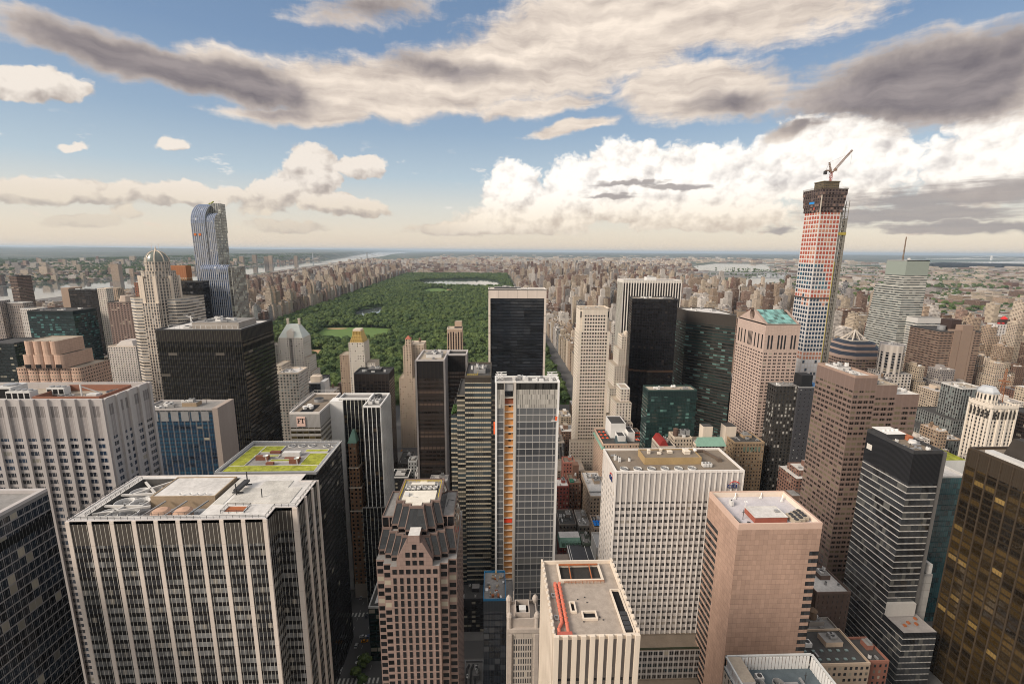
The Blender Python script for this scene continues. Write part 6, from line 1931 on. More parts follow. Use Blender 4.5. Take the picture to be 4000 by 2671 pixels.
def curved_tower():
    """Glass towers whose fronts bend back like a waterfall at the top."""
    SIL = facade('f_one57', (.36, .375, .40), (.12, .15, .21), glass=(.045, .07, .13), ww=.55, wh=.9, prio='v', blind=.03, blindc=(.3, .3, .3), ior=2.2, jit=.006, shine=.08)
    SID = facade('f_one57side', (.40, .40, .36), (.16, .16, .15), glass=(.06, .06, .06), ww=.7, wh=.8, blind=.4, blindc=(.45, .46, .38), ior=2.4, jit=.03)
    BLUE = facade('f_one57top', (.24, .28, .36), (.10, .13, .20), glass=(.05, .07, .13), ww=.6, wh=.9, blind=.05, blindc=(.5, .5, .5), ior=2.6, jit=.02)
    T = thing('curved_glass_tower', 'tallest left tower, silver striped glass curving back like a wave at top', 'tower', (-373, 655, 0))
    take(-392, -343, 634, 670, 318)
    def wave(name, x0, x1, yf, zc, dy, dz, zb, yb, n=9):
        prof = [(yf, zb), (yf, zc)] + [(yf + dy * (1 - math.cos(math.pi / 2 * k / n)), zc + dz * math.sin(math.pi / 2 * k / n)) for k in range(1, n + 1)]
        mb = MB()
        L = 0
        nb = round((x1 - x0) / 2.5)
        for (ya, za), (yc, zd) in zip(prof, prof[1:]):
            d = math.hypot(yc - ya, zd - za)
            mb.face([(x0, ya, za), (x1, ya, za), (x1, yc, zd), (x0, yc, zd)], 0 if za < zc else 1, [(0, L / 3.6), (nb, L / 3.6), (nb, (L + d) / 3.6), (0, (L + d) / 3.6)])
            L += d
        full = prof + [(yb, prof[-1][1]), (yb, zb)]
        mb.face([(x0, prof[-1][0], prof[-1][1]), (x1, prof[-1][0], prof[-1][1]), (x1, yb, prof[-1][1]), (x0, yb, prof[-1][1])], 1)
        mb.face([(x1, y, z) for y, z in full], 2, [(y / 3, z / 3.6) for y, z in full])
        mb.face([(x0, y, z) for y, z in full[::-1]], 2, [(y / 3, z / 3.6) for y, z in full[::-1]])
        mb.face([(x1, yb, zb), (x0, yb, zb), (x0, yb, prof[-1][1]), (x1, yb, prof[-1][1])], 2)
        obj(name, mb, [SIL, BLUE, SID], T)
    wave('main_shaft', -391, -373, 640, 292, 28, 25.5, 0, 669)
    wave('second_shaft', -373, -361.5, 641, 293.5, 14, 12, 0, 668)
    mb = MB(); mb.box(-373, -361, 657, 669, 280, 318, 0, 0, 3, 3.6); obj('rear_wall', mb, SID, T)
    wave('low_wave_block', -381.5, -346, 632, 233, 7, 6, 0, 640)
    mb = MB(); mb.box(-346, -342, 633, 668, 0, 236, 0, 0, 3, 3.6); obj('side_wall', mb, SID, T)
    mb = MB(); mb.bar((-379, 667, 318), (-373, 664, 321), .6); mb.bar((-381, 667, 318), (-379, 667, 319), .6); obj('roof_crane', mb, plain('lime_steel', (.24, .26, .06), .6), T)
    for x in (-388.5, -382.5):
        mb = MB(); mb.box(x, x + 3, 639.6, 640, 276, 279); obj('orange_panel', mb, plain('orange_panel', (.55, .16, .05), .7), T)


curved_tower()

m = facade('f_metro', (.020, .020, .022), (.016, .016, .018), glass=(.016, .018, .022), ww=.8, wh=.7, mull=2, blind=.14, blindc=(.16, .16, .17), ior=1.9, bands=((2, 3, (.012, .012, .013)),))
T = bld('black_wedge_tower', 'black glass tower between domed tower and curved glass tower', (-410, -368, 612, 626), 219, m, 4.2, 3.7, 'dark', parmat=DARKM)
m = facade('f_carneg', (.36, .17, .09), (.16, .14, .09), glass=(.05, .05, .035), ww=.6, wh=.6, blind=.1, bands=((0, 4, (.36, .16, .085)), (4, 4.5, (.5, .4, .3)), (4.5, 9, (.15, .12, .075))))
T = bld('rust_brick_tower', 'rust brick tower top peeping out just right of the domed tower', (-440, -412, 652, 664), 237, m, 3, 3.6, 'tan', parmat=plain('rust_cap', (.36, .17, .09), .8))
tier(T, (-484, -458, 655, 672), 0, 214, facade('f_redslab', (.27, .13, .09), glass=(.05, .05, .05), ww=.4, wh=.6), 3.4, 3.4, 'tan', 'rear_slab')

# ============================================================ ALONG THE PARK'S SOUTH SIDE
def copper_roof_tower():
    m = facade('f_hamp', (.62, .58, .52), glass=(.045, .046, .05), ww=.42, wh=.5, blind=.2, var=.08)
    T = thing('copper_roofed_tower', 'white apartment tower with steep pale green roof and twin chimneys before the park', 'apartment tower', (-280, 660, 0))
    take(-300, -255, 645, 680, 165)
    tier(T, (-296, -282, 646, 674), 0, 140.5, m, 3.4, 3.3, 'tan', 'wall'); tier(T, (-277, -263, 646, 674), 0, 140.5, m, 3.4, 3.3, 'tan', 'wall')
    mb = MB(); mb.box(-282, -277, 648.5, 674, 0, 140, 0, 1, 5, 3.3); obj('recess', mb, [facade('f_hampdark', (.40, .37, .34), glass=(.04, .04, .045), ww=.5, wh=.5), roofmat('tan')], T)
    tier(T, (-263, -257, 648, 674), 0, 112, m, 3, 3.3, 'tan', 'setback'); tier(T, (-257, -252.5, 650, 674), 0, 92, m, 3, 3.3, 'tan', 'setback')
    CU = plain('pale_copper', (.52, .56, .53), .6, .14, .3)
    mb = MB(); mb.prism(rect(-296, -263, 646, 674), 140, 157.5, top=rect(-287.5, -271.5, 656, 664)); obj('copper_roof', mb, CU, T)
    mb = MB(); mb.box(-284, -275, 646, 652, 140, 149); mb.prism([(-284, 646), (-275, 646), (-275, 656), (-284, 656)], 149, 152.5, top=[(-279.6, 646), (-279.4, 646), (-279.4, 656), (-279.6, 656)]); obj('dormer', mb, m, T)
    for x in (-287.2, -271.8):
        mb = MB(); mb.box(x - 1.2, x + 1.2, 659, 662, 148, 164.5); mb.box(x - 1.5, x + 1.5, 658.7, 662.3, 164, 165.4); obj('chimney', mb, CREAMST, T)


copper_roof_tower()

m = facade('f_beigehotel', (.56, .51, .45), (.50, .46, .41), glass=(.06, .075, .078), ww=.7, wh=.5, mull=2, mw=.08, blind=.3, blindc=(.40, .46, .45))
T = bld('beige_gridded_hotel', 'beige hotel tower with pale gridded windows in front of copper roofed tower', (-242, -218, 516, 543), 125, m, 3.4, 3.4, 'white', cat='hotel', parmat=CREAMST, t=1.2)
clutter(T, -240, -220, 519, 541, 123.8, 4, 10)
tier(T, (-252, -242, 530, 556), 0, 130, facade('f_hotelwing', (.5, .44, .37), glass=(.05, .05, .05), ww=.4, wh=.5), 3.2, 3.3, 'tan', 'rear_wing')
m = facade('f_greybox', (.085, .088, .095), (.07, .073, .08), glass=(.035, .04, .05), ww=.9, wh=.7, mull=2, blind=.1)
T = bld('slate_box_tower', 'slate grey block with one blank white side wall', (-233, -213.5, 566, 584), 99, m, 3.6, 3.6, 'white', parmat=METAL)
mb = MB(); mb.box(-213.5, -208.5, 567, 584, 0, 100.4); obj('white_wall', mb, WPAINT, T)
mb = MB(); mb.box(-228, -216, 574, 582, 98, 105); mb.bar((-225, 576, 107), (-217, 580, 107), .3); obj('penthouse', mb, CREAMST, T)


def gilded_tower():
    m = facade('f_ritz', (.64, .59, .52), glass=(.04, .04, .042), ww=.42, wh=.5, blind=.2, var=.07)
    GD = plain('gilded_stone', (.50, .36, .13), .6, .15, .4)
    T = thing('gilded_crown_tower', 'white apartment tower with a stepped gilded crown at the edge of the park', 'apartment tower', (-181, 622, 0))
    take(-204, -155, 610, 640, 157)
    tier(T, (-190, -170, 610, 636), 0, 141, m, 3.3, 3.3, 'tan', 'wall')
    for i, (d, z0, z1) in enumerate(((1.5, 140, 145), (3, 145, 149), (4.2, 149, 155.4))):
        mb = MB(); P = rect(-190 + d, -170 - d, 610 + d, 636 - d); mb.prism(P, z0, z1, top=inset(P, .9)); 
        for k in range(6):
            x = -190 + d + (20 - 2 * d) * (k + .5) / 6; mb.box(x - .35, x + .35, 609.8 + d, 610.4 + d, z0, z1)
        obj('gilded_step', mb, GD, T)
    mb = MB(); mb.box(-185, -175, 615, 628, 155, 157.4); mb.bar((-184, 616, 157.6), (-174, 616, 158.2), .25); obj('roof_frame', mb, CREAMST, T)
    tier(T, (-170, -157.5, 612, 636), 0, 113, m, 3.3, 3.3, 'tan', 'wing')
    tier(T, (-203, -190.5, 612, 636), 0, 124, facade('f_ritzbrown', (.36, .27, .20), glass=(.04, .04, .04), ww=.4, wh=.5), 3.3, 3.3, 'tan', 'brown_wing')


gilded_tower()

m = facade('f_dkbrown', (.060, .047, .042), (.04, .032, .029), glass=(.022, .019, .018), ww=.86, wh=.56, mull=3, mw=.05, blind=.12, blindc=(.12, .09, .07), bands=((0, 2.2, (.05, .04, .036)),))
T = bld('dark_brown_gridded_block', 'dark brown office block of medium height right of slate box tower', (-153, -115, 503, 530), 128, m, 4.4, 3.6, 'dark', parmat=DARKM, t=1)
clutter(T, -150, -118, 506, 527, 126.8, 14, 14, (-140, -126, 512, 522, 3.5, DARKM))

m = facade('f_tanstep', (.50, .40, .31), glass=(.045, .04, .036), ww=.4, wh=.5, blind=.2)
T = bld('tan_stepped_apartment', 'tan stepped apartment tower with a small red pyramid roof, beside the park', (-110, -92, 606, 630), 140, m, 3.3, 3.3, 'tan', cat='apartment tower', parmat=CREAMST)
tier(T, (-118, -107, 600, 622), 0, 138, m, 3.3, 3.3, 'tan'); tier(T, (-115, -108, 602, 610), 138, 147, m, 3, 3.3, 'tan', 'turret')
mb = MB(); mb.prism(rect(-115.4, -107.6, 601.6, 610.4), 147, 151.5, top=rect(-111.6, -111.4, 605.9, 606.1)); obj('red_roof', mb, plain('red_tile', (.36, .13, .09), .8), T)
tier(T, (-124, -92, 598, 634), 0, 96, m, 3.3, 3.3, 'tan')
water_tank(T, -98, 615, 139, 1.8)

m = facade('f_blackgrey', (.028, .024, .022), (.040, .031, .028), glass=(.030, .024, .020), ww=.98, wh=.52, prio='h', mull=7, mw=.016, mcol=(.03, .025, .022), blind=.36, blindc=(.17, .12, .095), ior=1.8, bands=((0, 4.2, (.024, .022, .022)), (28, 29.4, (.022, .02, .02))))
T = bld('black_and_grey_pier_tower', 'brown black office tower in two offset blocks with smooth grey end piers', (-69, -44, 408, 450), 165, m, 24, 3.8, 'tan', parmat=GREYST, t=1.2)
PR = plain('grey_pier', (.22, .205, .20), .6, .1, .1)
for x0, x1, y0, y1, z in ((-70.2, -68.6, 407.4, 450, 164), (-45, -43.4, 407.4, 433, 164), (-27, -25.4, 431.4, 451, 164)):
    mb = MB(); mb.box(x0, x1, y0, y1, 0, z); obj('pier', mb, PR, T)
mb = MB(); mb.box(-43.4, -27, 432, 450, 0, 163.7, 0, None, 16, 3.8, cap=False); mb.face([(*p, 163) for p in rect(-44, -26, 432, 450)], 1); obj('rear_block', mb, [m, roofmat('dark')], T)
mb = MB(); mb.ring(rect(-44, -25.4, 431.4, 451), 163.4, 165, 1.2); obj('parapet', mb, GREYST, T)
clutter(T, -66, -46, 412, 446, 163.8, 3, 18, (-62, -48, 420, 436, 3, LIGHTM))

m = facade('f_arches', (.44, .33, .25), (.06, .045, .04), glass=(.025, .02, .02), ww=.5, wh=.7, blind=.1, bands=((0, 1.2, (.44, .33, .25)),))
T = bld('tan_arched_tower', 'tan tower with tall arched dark window strips rising in front of the trees', (-68, -46, 672, 690), 150, m, 3.7, 3.5, 'tan', cat='apartment tower', parmat=CREAMST)
tier(T, (-57, -47, 674, 688), 149, 159, facade('f_archtop', (.46, .34, .25), ww=0, wh=0, blind=0), 3, 3, 'tan', 'penthouse')
mb = MB(); mb.box(-57.4, -46.6, 673.4, 674, 148, 152); obj('dark_sloped_roof', mb, DARKM, T)


# ============================================================ STREET LEVEL AND SMALL THINGS
PAVE = plain('pavement', (.17, .165, .16), .9, .2, .2)
mb = MB()
for s in range(50, 59):
    ya = (s - 49.65) * 80.4 + 7
    for xa, xb in ((-420, -165), (-150, -108), (-62, 108), (122, 238), (250, 370), (384, 600), (606, 1150)):
        mb.box(xa, xb, ya, ya + 66, 0, .15)
obj('pavement', mb, PAVE, kind='structure')
LINE = plain('road_paint', (.55, .54, .50), .8, .25, .8)
mb = MB()
for x in (-98, -88, -78):
    y = 200
    while y < 620:
        mb.face([(x - .08, y, .03), (x + .08, y, .03), (x + .08, y + 3, .03), (x - .08, y + 3, .03)]); y += 8
for yy in (246, 300, 380):
    for k in range(14):
        x = -106 + k * 2.6
        mb.face([(x, yy, .03), (x + 1.2, yy, .03), (x + 1.2, yy + 4, .03), (x, yy + 4, .03)])
obj('road_markings', mb, LINE, kind='structure')


def car(x, y, rot, col, label, cat='car', group=None):
    T = thing('car' if cat == 'car' else 'taxi', label, cat, (x, y, 0), group)
    M_ = Matrix.Rotation(rot, 3, 'Z')
    P = lambda a, b, c: tuple(Vector((x, y, 0)) + M_ @ Vector((a, b, c)))
    def hull(name, L, mat):
        mb = MB()
        for (xa, ya, za), (xb, yb, zb) in L:
            pass
        return mb
    prof = [(-2.3, .35), (-2.35, .75), (-2.2, .95), (-1.0, 1.02), (1.1, 1.0), (2.1, .86), (2.32, .6), (2.28, .35)]
    mb = MB()
    n = len(prof)
    mb.face([P(a, -.9, z) for a, z in prof[::-1]]); mb.face([P(a, .9, z) for a, z in prof])
    for i in range(n):
        (a, z), (c, w) = prof[i], prof[(i + 1) % n]
        mb.face([P(a, -.9, z), P(c, -.9, w), P(c, .9, w), P(a, .9, z)])
    obj('body', mb, plain('car_%s' % label.split()[0], col, .3, .05), T)
    gp = [(-1.7, 1.0), (-1.1, 1.48), (.35, 1.5), (1.15, 1.0)]
    mb = MB()
    mb.face([P(a, -.8, z) for a, z in gp[::-1]]); mb.face([P(a, .8, z) for a, z in gp])
    for (a, z), (c, w) in zip(gp, gp[1:]):
        mb.face([P(a, -.8, z), P(c, -.8, w), P(c, .8, w), P(a, .8, z)], 1 if z == w or abs(z - w) < .05 else 0)
    obj('cabin', mb, [plain('car_glass', (.02, .022, .025), .1, .05), plain('car_%s' % label.split()[0], None)], T)
    for a in (-1.4, 1.4):
        for b in (-.86, .86):
            mb = MB()
            for i in range(10):
                t0, t1 = .628 * i, .628 * (i + 1)
                mb.face([P(a + .33 * math.cos(t0), b - .1, .33 + .33 * math.sin(t0)), P(a + .33 * math.cos(t1), b - .1, .33 + .33 * math.sin(t1)), P(a + .33 * math.cos(t1), b + .1, .33 + .33 * math.sin(t1)), P(a + .33 * math.cos(t0), b + .1, .33 + .33 * math.sin(t0))])
            for e in (-.1, .1): mb.face([P(a + .33 * math.cos(.628 * i), b + e, .33 + .33 * math.sin(.628 * i)) for i in (range(10) if e > 0 else range(9, -1, -1))])
            obj('wheel', mb, plain('tyre', (.02, .02, .02), .8), T)


car(-89.5, 281.5, .1, (.60, .60, .60), 'white car on the dark street between black slab and granite tower')
car(-87.3, 277.6, .12, (.62, .26, .02), 'yellow taxi just beside the white car on the dark street', 'taxi')
car(-92, 300, 1.57, (.05, .05, .06), 'black car going up the avenue behind the white car')
car(-84, 322, 1.57, (.30, .05, .04), 'red car on the avenue near the brick hotel')
car(-96, 345, 1.57, (.62, .26, .02), 'yellow taxi farther up the avenue near the brick hotel', 'taxi')
car(-122, 588, 1.57, (.62, .26, .02), 'yellow taxi at the far end of the avenue by the park', 'taxi')
car(-114, 585, 1.57, (.5, .5, .5), 'silver car at the far end of the avenue by the park')

for i in range(11):
    lane = (-101, -96.5, -92, -86, -81.5)[i % 5]
    y = 236 + i * 15 + (i % 3) * 4
    cc, nm = (((.62, .26, .02), 'yellow taxi'), ((.55, .55, .55), 'silver car'), ((.05, .05, .055), 'black car'), ((.62, .62, .6), 'white car'), ((.10, .13, .22), 'dark blue car'))[(i * 3 + i // 5) % 5]
    car(lane, y, 1.57, cc, '%s driving on the avenue among the other cars' % nm, 'taxi' if 'taxi' in nm else 'car', 'cars and taxis driving on the avenue')

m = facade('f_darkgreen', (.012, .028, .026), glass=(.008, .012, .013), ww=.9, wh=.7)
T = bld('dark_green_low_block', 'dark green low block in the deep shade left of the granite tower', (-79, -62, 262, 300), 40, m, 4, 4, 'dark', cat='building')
for k in range(5):
    mb = MB(); mb.prism([(-76, 266 + k * 4), (-71, 268 + k * 4), (-76, 270 + k * 4)], 38.8, 39.2); obj('white_skylight', mb, WPAINT, T)
for i, (x, y) in enumerate(((-87, 263), (-84.6, 264), (-87.2, 259), (-84.8, 258.6))):
    U = thing('white_parasol', 'white round parasol in the plaza below black slab, ' + ('upper left', 'upper right', 'lower left', 'lower right')[i] + ' of four', 'parasol', (x, y, 0), 'white plaza parasols')
    mb = MB(); mb.revolve(x, y, [(1.25, 2.4), (.6, 2.85), (0, 3.05)], 10); obj('canopy', mb, WPAINT, U)
    mb = MB(); mb.bar((x, y, 0), (x, y, 3), .04); obj('pole', mb, METAL, U)
# low houses in the gap between the orange shaft tower and the white finned block
def house(name, label, x0, x1, y0, y1, z, col, roof='grey', ww=.4, wh=.5, seed=1, n=6, tank=False, cat='building'):
    key = 'f_h_' + '_'.join('%d' % int(c * 100) for c in col) + '_%d' % int(ww * 100)
    mt = facade(key, col, glass=(.025, .025, .027), ww=ww, wh=wh, blind=.15)
    T = bld(name, label, (x0, x1, y0, y1), z, mt, 3.0, 3.6, roof, cat=cat, parmat=plain('cop_' + key, tuple(min(.7, c * 1.25) for c in col), .8))
    clutter(T, x0 + .5, x1 - .5, y0 + .5, y1 - .5, z - 1.2, seed, n, (x0 + (x1 - x0) * .5, x0 + (x1 - x0) * .8, y0 + (y1 - y0) * .5, y0 + (y1 - y0) * .8, 3, plain('cop_' + key, None)))
    if tank: water_tank(T, x0 + (x1 - x0) * .3, y0 + (y1 - y0) * .6, z - 1.2, 1.8)
    return T


FOOT0 = list(FOOT)
T = house('tan_arched_block', 'tan stone block with arched top windows, hard left of the white finned block', 84, 101, 376, 424, 50, (.40, .31, .23), 'white', seed=3, n=12)
T = house('brown_brick_hall', 'brown brick hall with a square corner tower and a green roof hatch', 71, 82, 408, 428, 46, (.19, .11, .08), 'brown', seed=4)
mb = MB(); mb.box(76, 81.5, 420, 428, 44, 58); obj('corner_tower', mb, facade('f_h_19_11_8_40', None), T)
mb = MB(); mb.box(71.5, 75.5, 409, 415, 45, 46.4); obj('green_hatch', mb, plain('green_felt', (.02, .13, .08), .9), T)
T = house('red_roofed_house', 'house with a brick red sloped roof behind the brown brick hall', 71, 83, 448, 462, 48, (.32, .13, .10), 'brown', seed=5, n=3)
T = house('dark_red_house', 'dark red brick house with white roof trim left of the brown brick hall', 58, 70, 404, 420, 45, (.20, .06, .05), 'white', seed=6, n=6)
T = house('black_roof_house', 'low house with a black roof strewn with white units', 57, 72, 372, 396, 26, (.20, .17, .15), 'dark', seed=7, n=12)
T = house('grey_unit_house', 'low grey house with two white roof boxes beside the black roof house', 73, 83, 366, 392, 28, (.28, .25, .22), 'grey', seed=8, n=9)
T = thing('copper_mansard_house', 'row house with a long pale green copper mansard roof', 'house', (64, 356, 0))
mb = MB(); mb.box(54, 72, 348, 362, 0, 20, 0, None, 3, 4, cap=False); obj('wall', mb, facade('f_h_20_6_5_40', None), T)
mb = MB(); mb.prism(rect(54, 72, 347.6, 362), 20, 26, top=rect(54.5, 71.5, 352.5, 361)); obj('mansard', mb, roofmat('green'), T)
mb = MB(); mb.face([(*p, 26.02) for p in rect(54.5, 71.5, 352.5, 361)]); obj('roof', mb, roofmat('white'), T)
for k in range(5):
    mb = MB(); mb.prism([(56 + k * 3.4, 347.8), (58.2 + k * 3.4, 347.8), (58.2 + k * 3.4, 351), (56 + k * 3.4, 351)], 20.5, 24); obj('dormer', mb, plain('copper_dark', (.10, .18, .14), .7), T)
T = house('green_dormer_house', 'narrow house with a dark green dormered roof front', 72.4, 80, 346, 362, 25, (.10, .12, .10), 'grey', seed=9, n=4)
T = house('umbrella_terrace_house', 'brown house with a roof terrace full of blue umbrellas', 82, 91, 348, 366, 38, (.30, .23, .18), 'dark', seed=10, n=2)
for i in range(9):
    x, y = 83.4 + (i % 3) * 2.6, 350 + (i // 3) * 2.7
    U = thing('blue_umbrella', 'one of the bright blue umbrellas on the terrace below the tan block', 'umbrella', (x, y, 36.7), 'blue terrace umbrellas')
    mb = MB(); mb.revolve(x, y, [(1.35, 38.9), (0, 39.7)], 8); obj('canopy', mb, plain('umbrella_blue', (.01, .16, .55), .7, .1), U)
    mb = MB(); mb.bar((x, y, 36.7), (x, y, 39.5), .05); obj('pole', mb, METAL, U)
T = thing('dark_slab_roof_hall', 'low hall with a big dark flat roof edged in white bands', 'building', (69, 336, 0))
mb = MB(); mb.box(60, 79, 318, 352, 0, 22, 0, 1); obj('wall', mb, [METAL, plain('slate_roof', (.07, .072, .08), .7, .15, .2)], T)
mb = MB(); mb.ring(rect(59.8, 79.2, 317.8, 352.2), 21.4, 22.5, .5)
for x in (61.5, 74): mb.box(x, x + .35, 318, 352, 22, 22.4)
obj('roof_edge', mb, WPAINT, T)
mb = MB(); mb.box(79.5, 92, 326, 346, 0, 34, 0, 1); mb.ring(rect(79.5, 92, 326, 346), 34, 34.8, .4); mb.box(82, 89, 330, 338, 34, 34.3, 1); obj('grey_block', mb, [plain('pale_block', (.50, .49, .47), .8), METAL], T)

# the row of old hotels and clubs before the green towers
T = house('orange_terrace_hotel', 'ornate hotel with white roof boxes and two terraces of orange umbrellas', 112, 160, 452, 496, 66, (.52, .38, .29), 'dark', seed=13, n=10, cat='hotel')
for x0, x1, y0, y1, z in ((124, 140, 470, 494, 80), (140, 147, 460, 478, 74), (128, 136, 455, 468, 72)):
    mb = MB(); mb.box(x0, x1, y0, y1, 64.5, z, 0, 1); mb.ring(rect(x0, x1, y0, y1), z, z + 1, .4); obj('white_box', mb, [WPAINT, DARKM], T)
mb = MB(); mb.prism(rect(126, 138, 453, 462), 64.5, 71, top=rect(127, 137, 458, 462)); obj('glass_roof', mb, plain('grey_glass', (.06, .085, .095), .2, .2), T)
mb = MB(); mb.prism(rect(110.6, 114, 451, 496), 60, 63, top=rect(112.6, 113.4, 452, 495)); obj('copper_cornice', mb, roofmat('green'), T)
for i in range(18):
    if i < 6: x, y = 114.5 + (i % 2) * 4.6, 464 + (i // 2) * 8.5
    else: x, y = 149 + (i % 4) * 2.9, 457 + ((i - 6) // 4) * 9 + (i % 3)
    U = thing('orange_umbrella', 'one of the orange umbrellas on the ' + ('left' if i < 6 else 'right') + ' roof terrace of the ornate hotel', 'umbrella', (x, y, 64.7), 'orange umbrellas, ' + ('left' if i < 6 else 'right') + ' terrace')
    mb = MB(); mb.revolve(x, y, [(1.7, 67.4), (0, 68.5)], 8); obj('canopy', mb, plain('umbrella_orange', (.62, .085, .03), .7, .1), U)
    mb = MB(); mb.bar((x, y, 64.7), (x, y, 68), .05); obj('pole', mb, METAL, U)
T = house('red_tin_roof_house', 'stone house with a dark red sloping tin roof between orange terraces and copper roof club', 148, 163, 392, 412, 89, (.48, .42, .35), 'dark', seed=15, n=6)
mb = MB(); mb.prism(rect(148, 157, 392, 412), 88, 94, top=rect(151, 154, 393, 411)); obj('red_roof', mb, plain('red_tin', (.26, .035, .03), .6), T)
T = house('tank_topped_house', 'pale stone house carrying a round tank and two grey cooling units', 165.5, 182, 402, 417, 93, (.46, .39, .31), 'tan', seed=16, n=4)
mb = MB(); mb.cyl(169.5, 410, 92, 98.4, 2.4, 14); mb.revolve(169.5, 410, [(2.6, 98.4), (0, 99.4)], 14); obj('water_tank', mb, plain('tank_dark', (.10, .065, .05), .8), T)
for x in (173, 177.5):
    mb = MB(); mb.box(x, x + 3.8, 406, 411, 93, 98, 0); mb.cyl(x + 1.9, 408.5, 98, 98.8, 1.5, 10, m=1); obj('cooling_unit', mb, [METAL, DARKM], T)
T = house('copper_roof_club', 'long stone clubhouse with a pale green copper pediment roof and cream tank house', 183, 210, 396, 414, 89, (.50, .43, .35), 'tan', seed=17, n=12)
mb = MB(); mb.prism(rect(183, 210, 393, 399), 88, 94.5, top=rect(185, 208, 398, 399)); obj('copper_roof', mb, roofmat('green'), T)
mb = MB(); mb.box(192, 201, 403, 411, 88, 103, 0, 1); obj('tank_house', mb, [CREAMST, roofmat('dark')], T)
T = house('brown_club_block', 'brown stone club block with arched top windows beside pink gabled tower', 238, 268, 430, 456, 76, (.27, .195, .125), 'dark', seed=18, n=12)
mb = MB(); mb.box(236, 247, 446, 457, 60, 86, 0, 1); obj('cream_tower', mb, [CREAMST, roofmat('dark')], T)
for k in range(5):
    mb = MB(); mb.box(247 + k * 3.8, 249 + k * 3.8, 429.8, 430, 66, 71); obj('arched_window', mb, plain('arch_green', (.13, .17, .13), .4), T)
T = house('dark_set_back_block', 'grey banded block with a black roof right of the white finned block', 150, 178, 262, 300, 88, (.33, .31, .30), 'dark', ww=.9, seed=20, n=6)

# roofs filling the gap behind the stepped granite tower
T = house('white_rimmed_black_house', 'small black house with a white roof rim and white pipe rows behind stepped granite tower', -97, -81, 415, 432, 50, (.035, .035, .036), 'dark', ww=.6, seed=41, n=3)
mb = MB(); mb.ring(rect(-97.2, -80.8, 414.8, 432.2), 49.2, 50.4, .7); obj('white_rim', mb, WPAINT, T)
for k in range(5):
    mb = MB(); mb.bar((-94, 419 + k * 2.2, 50.2), (-85, 419 + k * 2.2, 50.2), .4); obj('pipe', mb, WPAINT, T)
T = house('grey_dish_house', 'tall narrow grey house with a white dish on its roof', -85, -76.5, 437, 448, 56, (.33, .34, .34), 'grey', seed=42, n=3)
mb = MB(); mb.revolve(-80.5, 442, [(0, 55), (1.7, 56.4), (1.9, 57.2)], 12); obj('dish', mb, WPAINT, T)
T = house('white_gallery_house', 'wide white roofed house full of vents right of the grey dish house', -75, -61, 416, 432, 52, (.48, .47, .46), 'white', seed=43, n=14)
T = house('pale_terrace_house', 'pale grey terraced house left of the banded apartment tower', -58, -42, 393, 405, 57, (.36, .34, .33), 'white', seed=44, n=12)
T = house('brick_and_white_house', 'narrow dark red house with a white roof against the banded apartment tower', -41, -33, 366, 384, 52, (.16, .07, .055), 'white', seed=45, n=7)
T = house('flat_black_roof_hall', 'long low hall with a bare black roof behind the white rimmed house', -113, -98, 519, 552, 15, (.12, .11, .10), 'dark', seed=46, n=4)
T = house('white_lit_front_house', 'low white house with a row of warm lit windows at the end of the avenue', -119, -101, 600, 626, 21, (.52, .50, .48), 'white', ww=.1, seed=47, n=6)
LIT = bpy.data.materials.new('lit_window'); LIT.use_nodes = True
LIT.node_tree.nodes['Principled BSDF'].inputs['Emission Color'].default_value = (1.0, .42, .12, 1); LIT.node_tree.nodes['Principled BSDF'].inputs['Emission Strength'].default_value = .55
for k in range(6):
    mb = MB(); mb.box(-117.6 + k * 2.8, -115.8 + k * 2.8, 599.8, 600, 8, 11.5); obj('lit_window', mb, LIT, T)

# dark base and service deck at the foot of the banded apartment tower
T = house('black_base_block', 'black low base at the foot of the banded apartment tower', -24, -7, 284, 300, 26, (.03, .03, .032), 'dark', ww=.9, seed=31, n=4)
T = house('service_deck', 'low grey service deck with thick bent ducts beside the unfinished glass block', -18, -6.6, 226, 252, 9, (.20, .20, .20), 'grey', seed=32, n=10)
for k in range(3):
    x = -16.5 + k * 2.6
    mb = MB(); mb.bar((x, 230, 8.6), (x, 246, 8.6), .5); mb.bar((x, 230, 8.6), (x, 230, 11), .5); mb.bar((x, 246, 8.6), (x + 1.2, 249, 8.6), .5); obj('duct', mb, DARKM, T)

# lower right corner: roofs deep between the towers
T = house('skylight_roof_block', 'low block with a black roof dotted by rows of small skylights', 165, 197, 203, 226, 50, (.42, .33, .25), 'dark', ww=.5, seed=23, n=6)
for i in range(12):
    x, y = 167 + (i % 6) * 4.6, 206 + (i // 6) * 5.5
    mb = MB(); mb.box(x, x + 1.6, y, y + 1.2, 48.8, 49.4); obj('skylight', mb, plain('skylight_glass', (.20, .26, .26), .3), T)
T = house('brown_windowless_block', 'plain dark brown brick block with pale roof behind skylight roof block', 192, 213, 240, 264, 62, (.12, .085, .07), 'white', ww=.1, seed=24, n=8)
T = house('tank_yard_block', 'low cluttered roof with two brown water tanks near the pink tiled tower', 170, 200, 228, 239, 46, (.30, .27, .24), 'grey', seed=25, n=12)
water_tank(T, 188, 236, 44.8, 2.4); water_tank(T, 178, 230, 44.8, 2.0)
T = house('brick_stair_block', 'small brick roof block with a glazed lean-to beside skylight roof block', 198, 210, 206, 222, 48, (.24, .11, .08), 'dark', seed=26, n=3)
mb = MB(); mb.prism(rect(210, 216, 208, 224), 0, 44, top=rect(210, 213, 210, 224)); obj('lean_to', mb, plain('grey_glass', None), T)

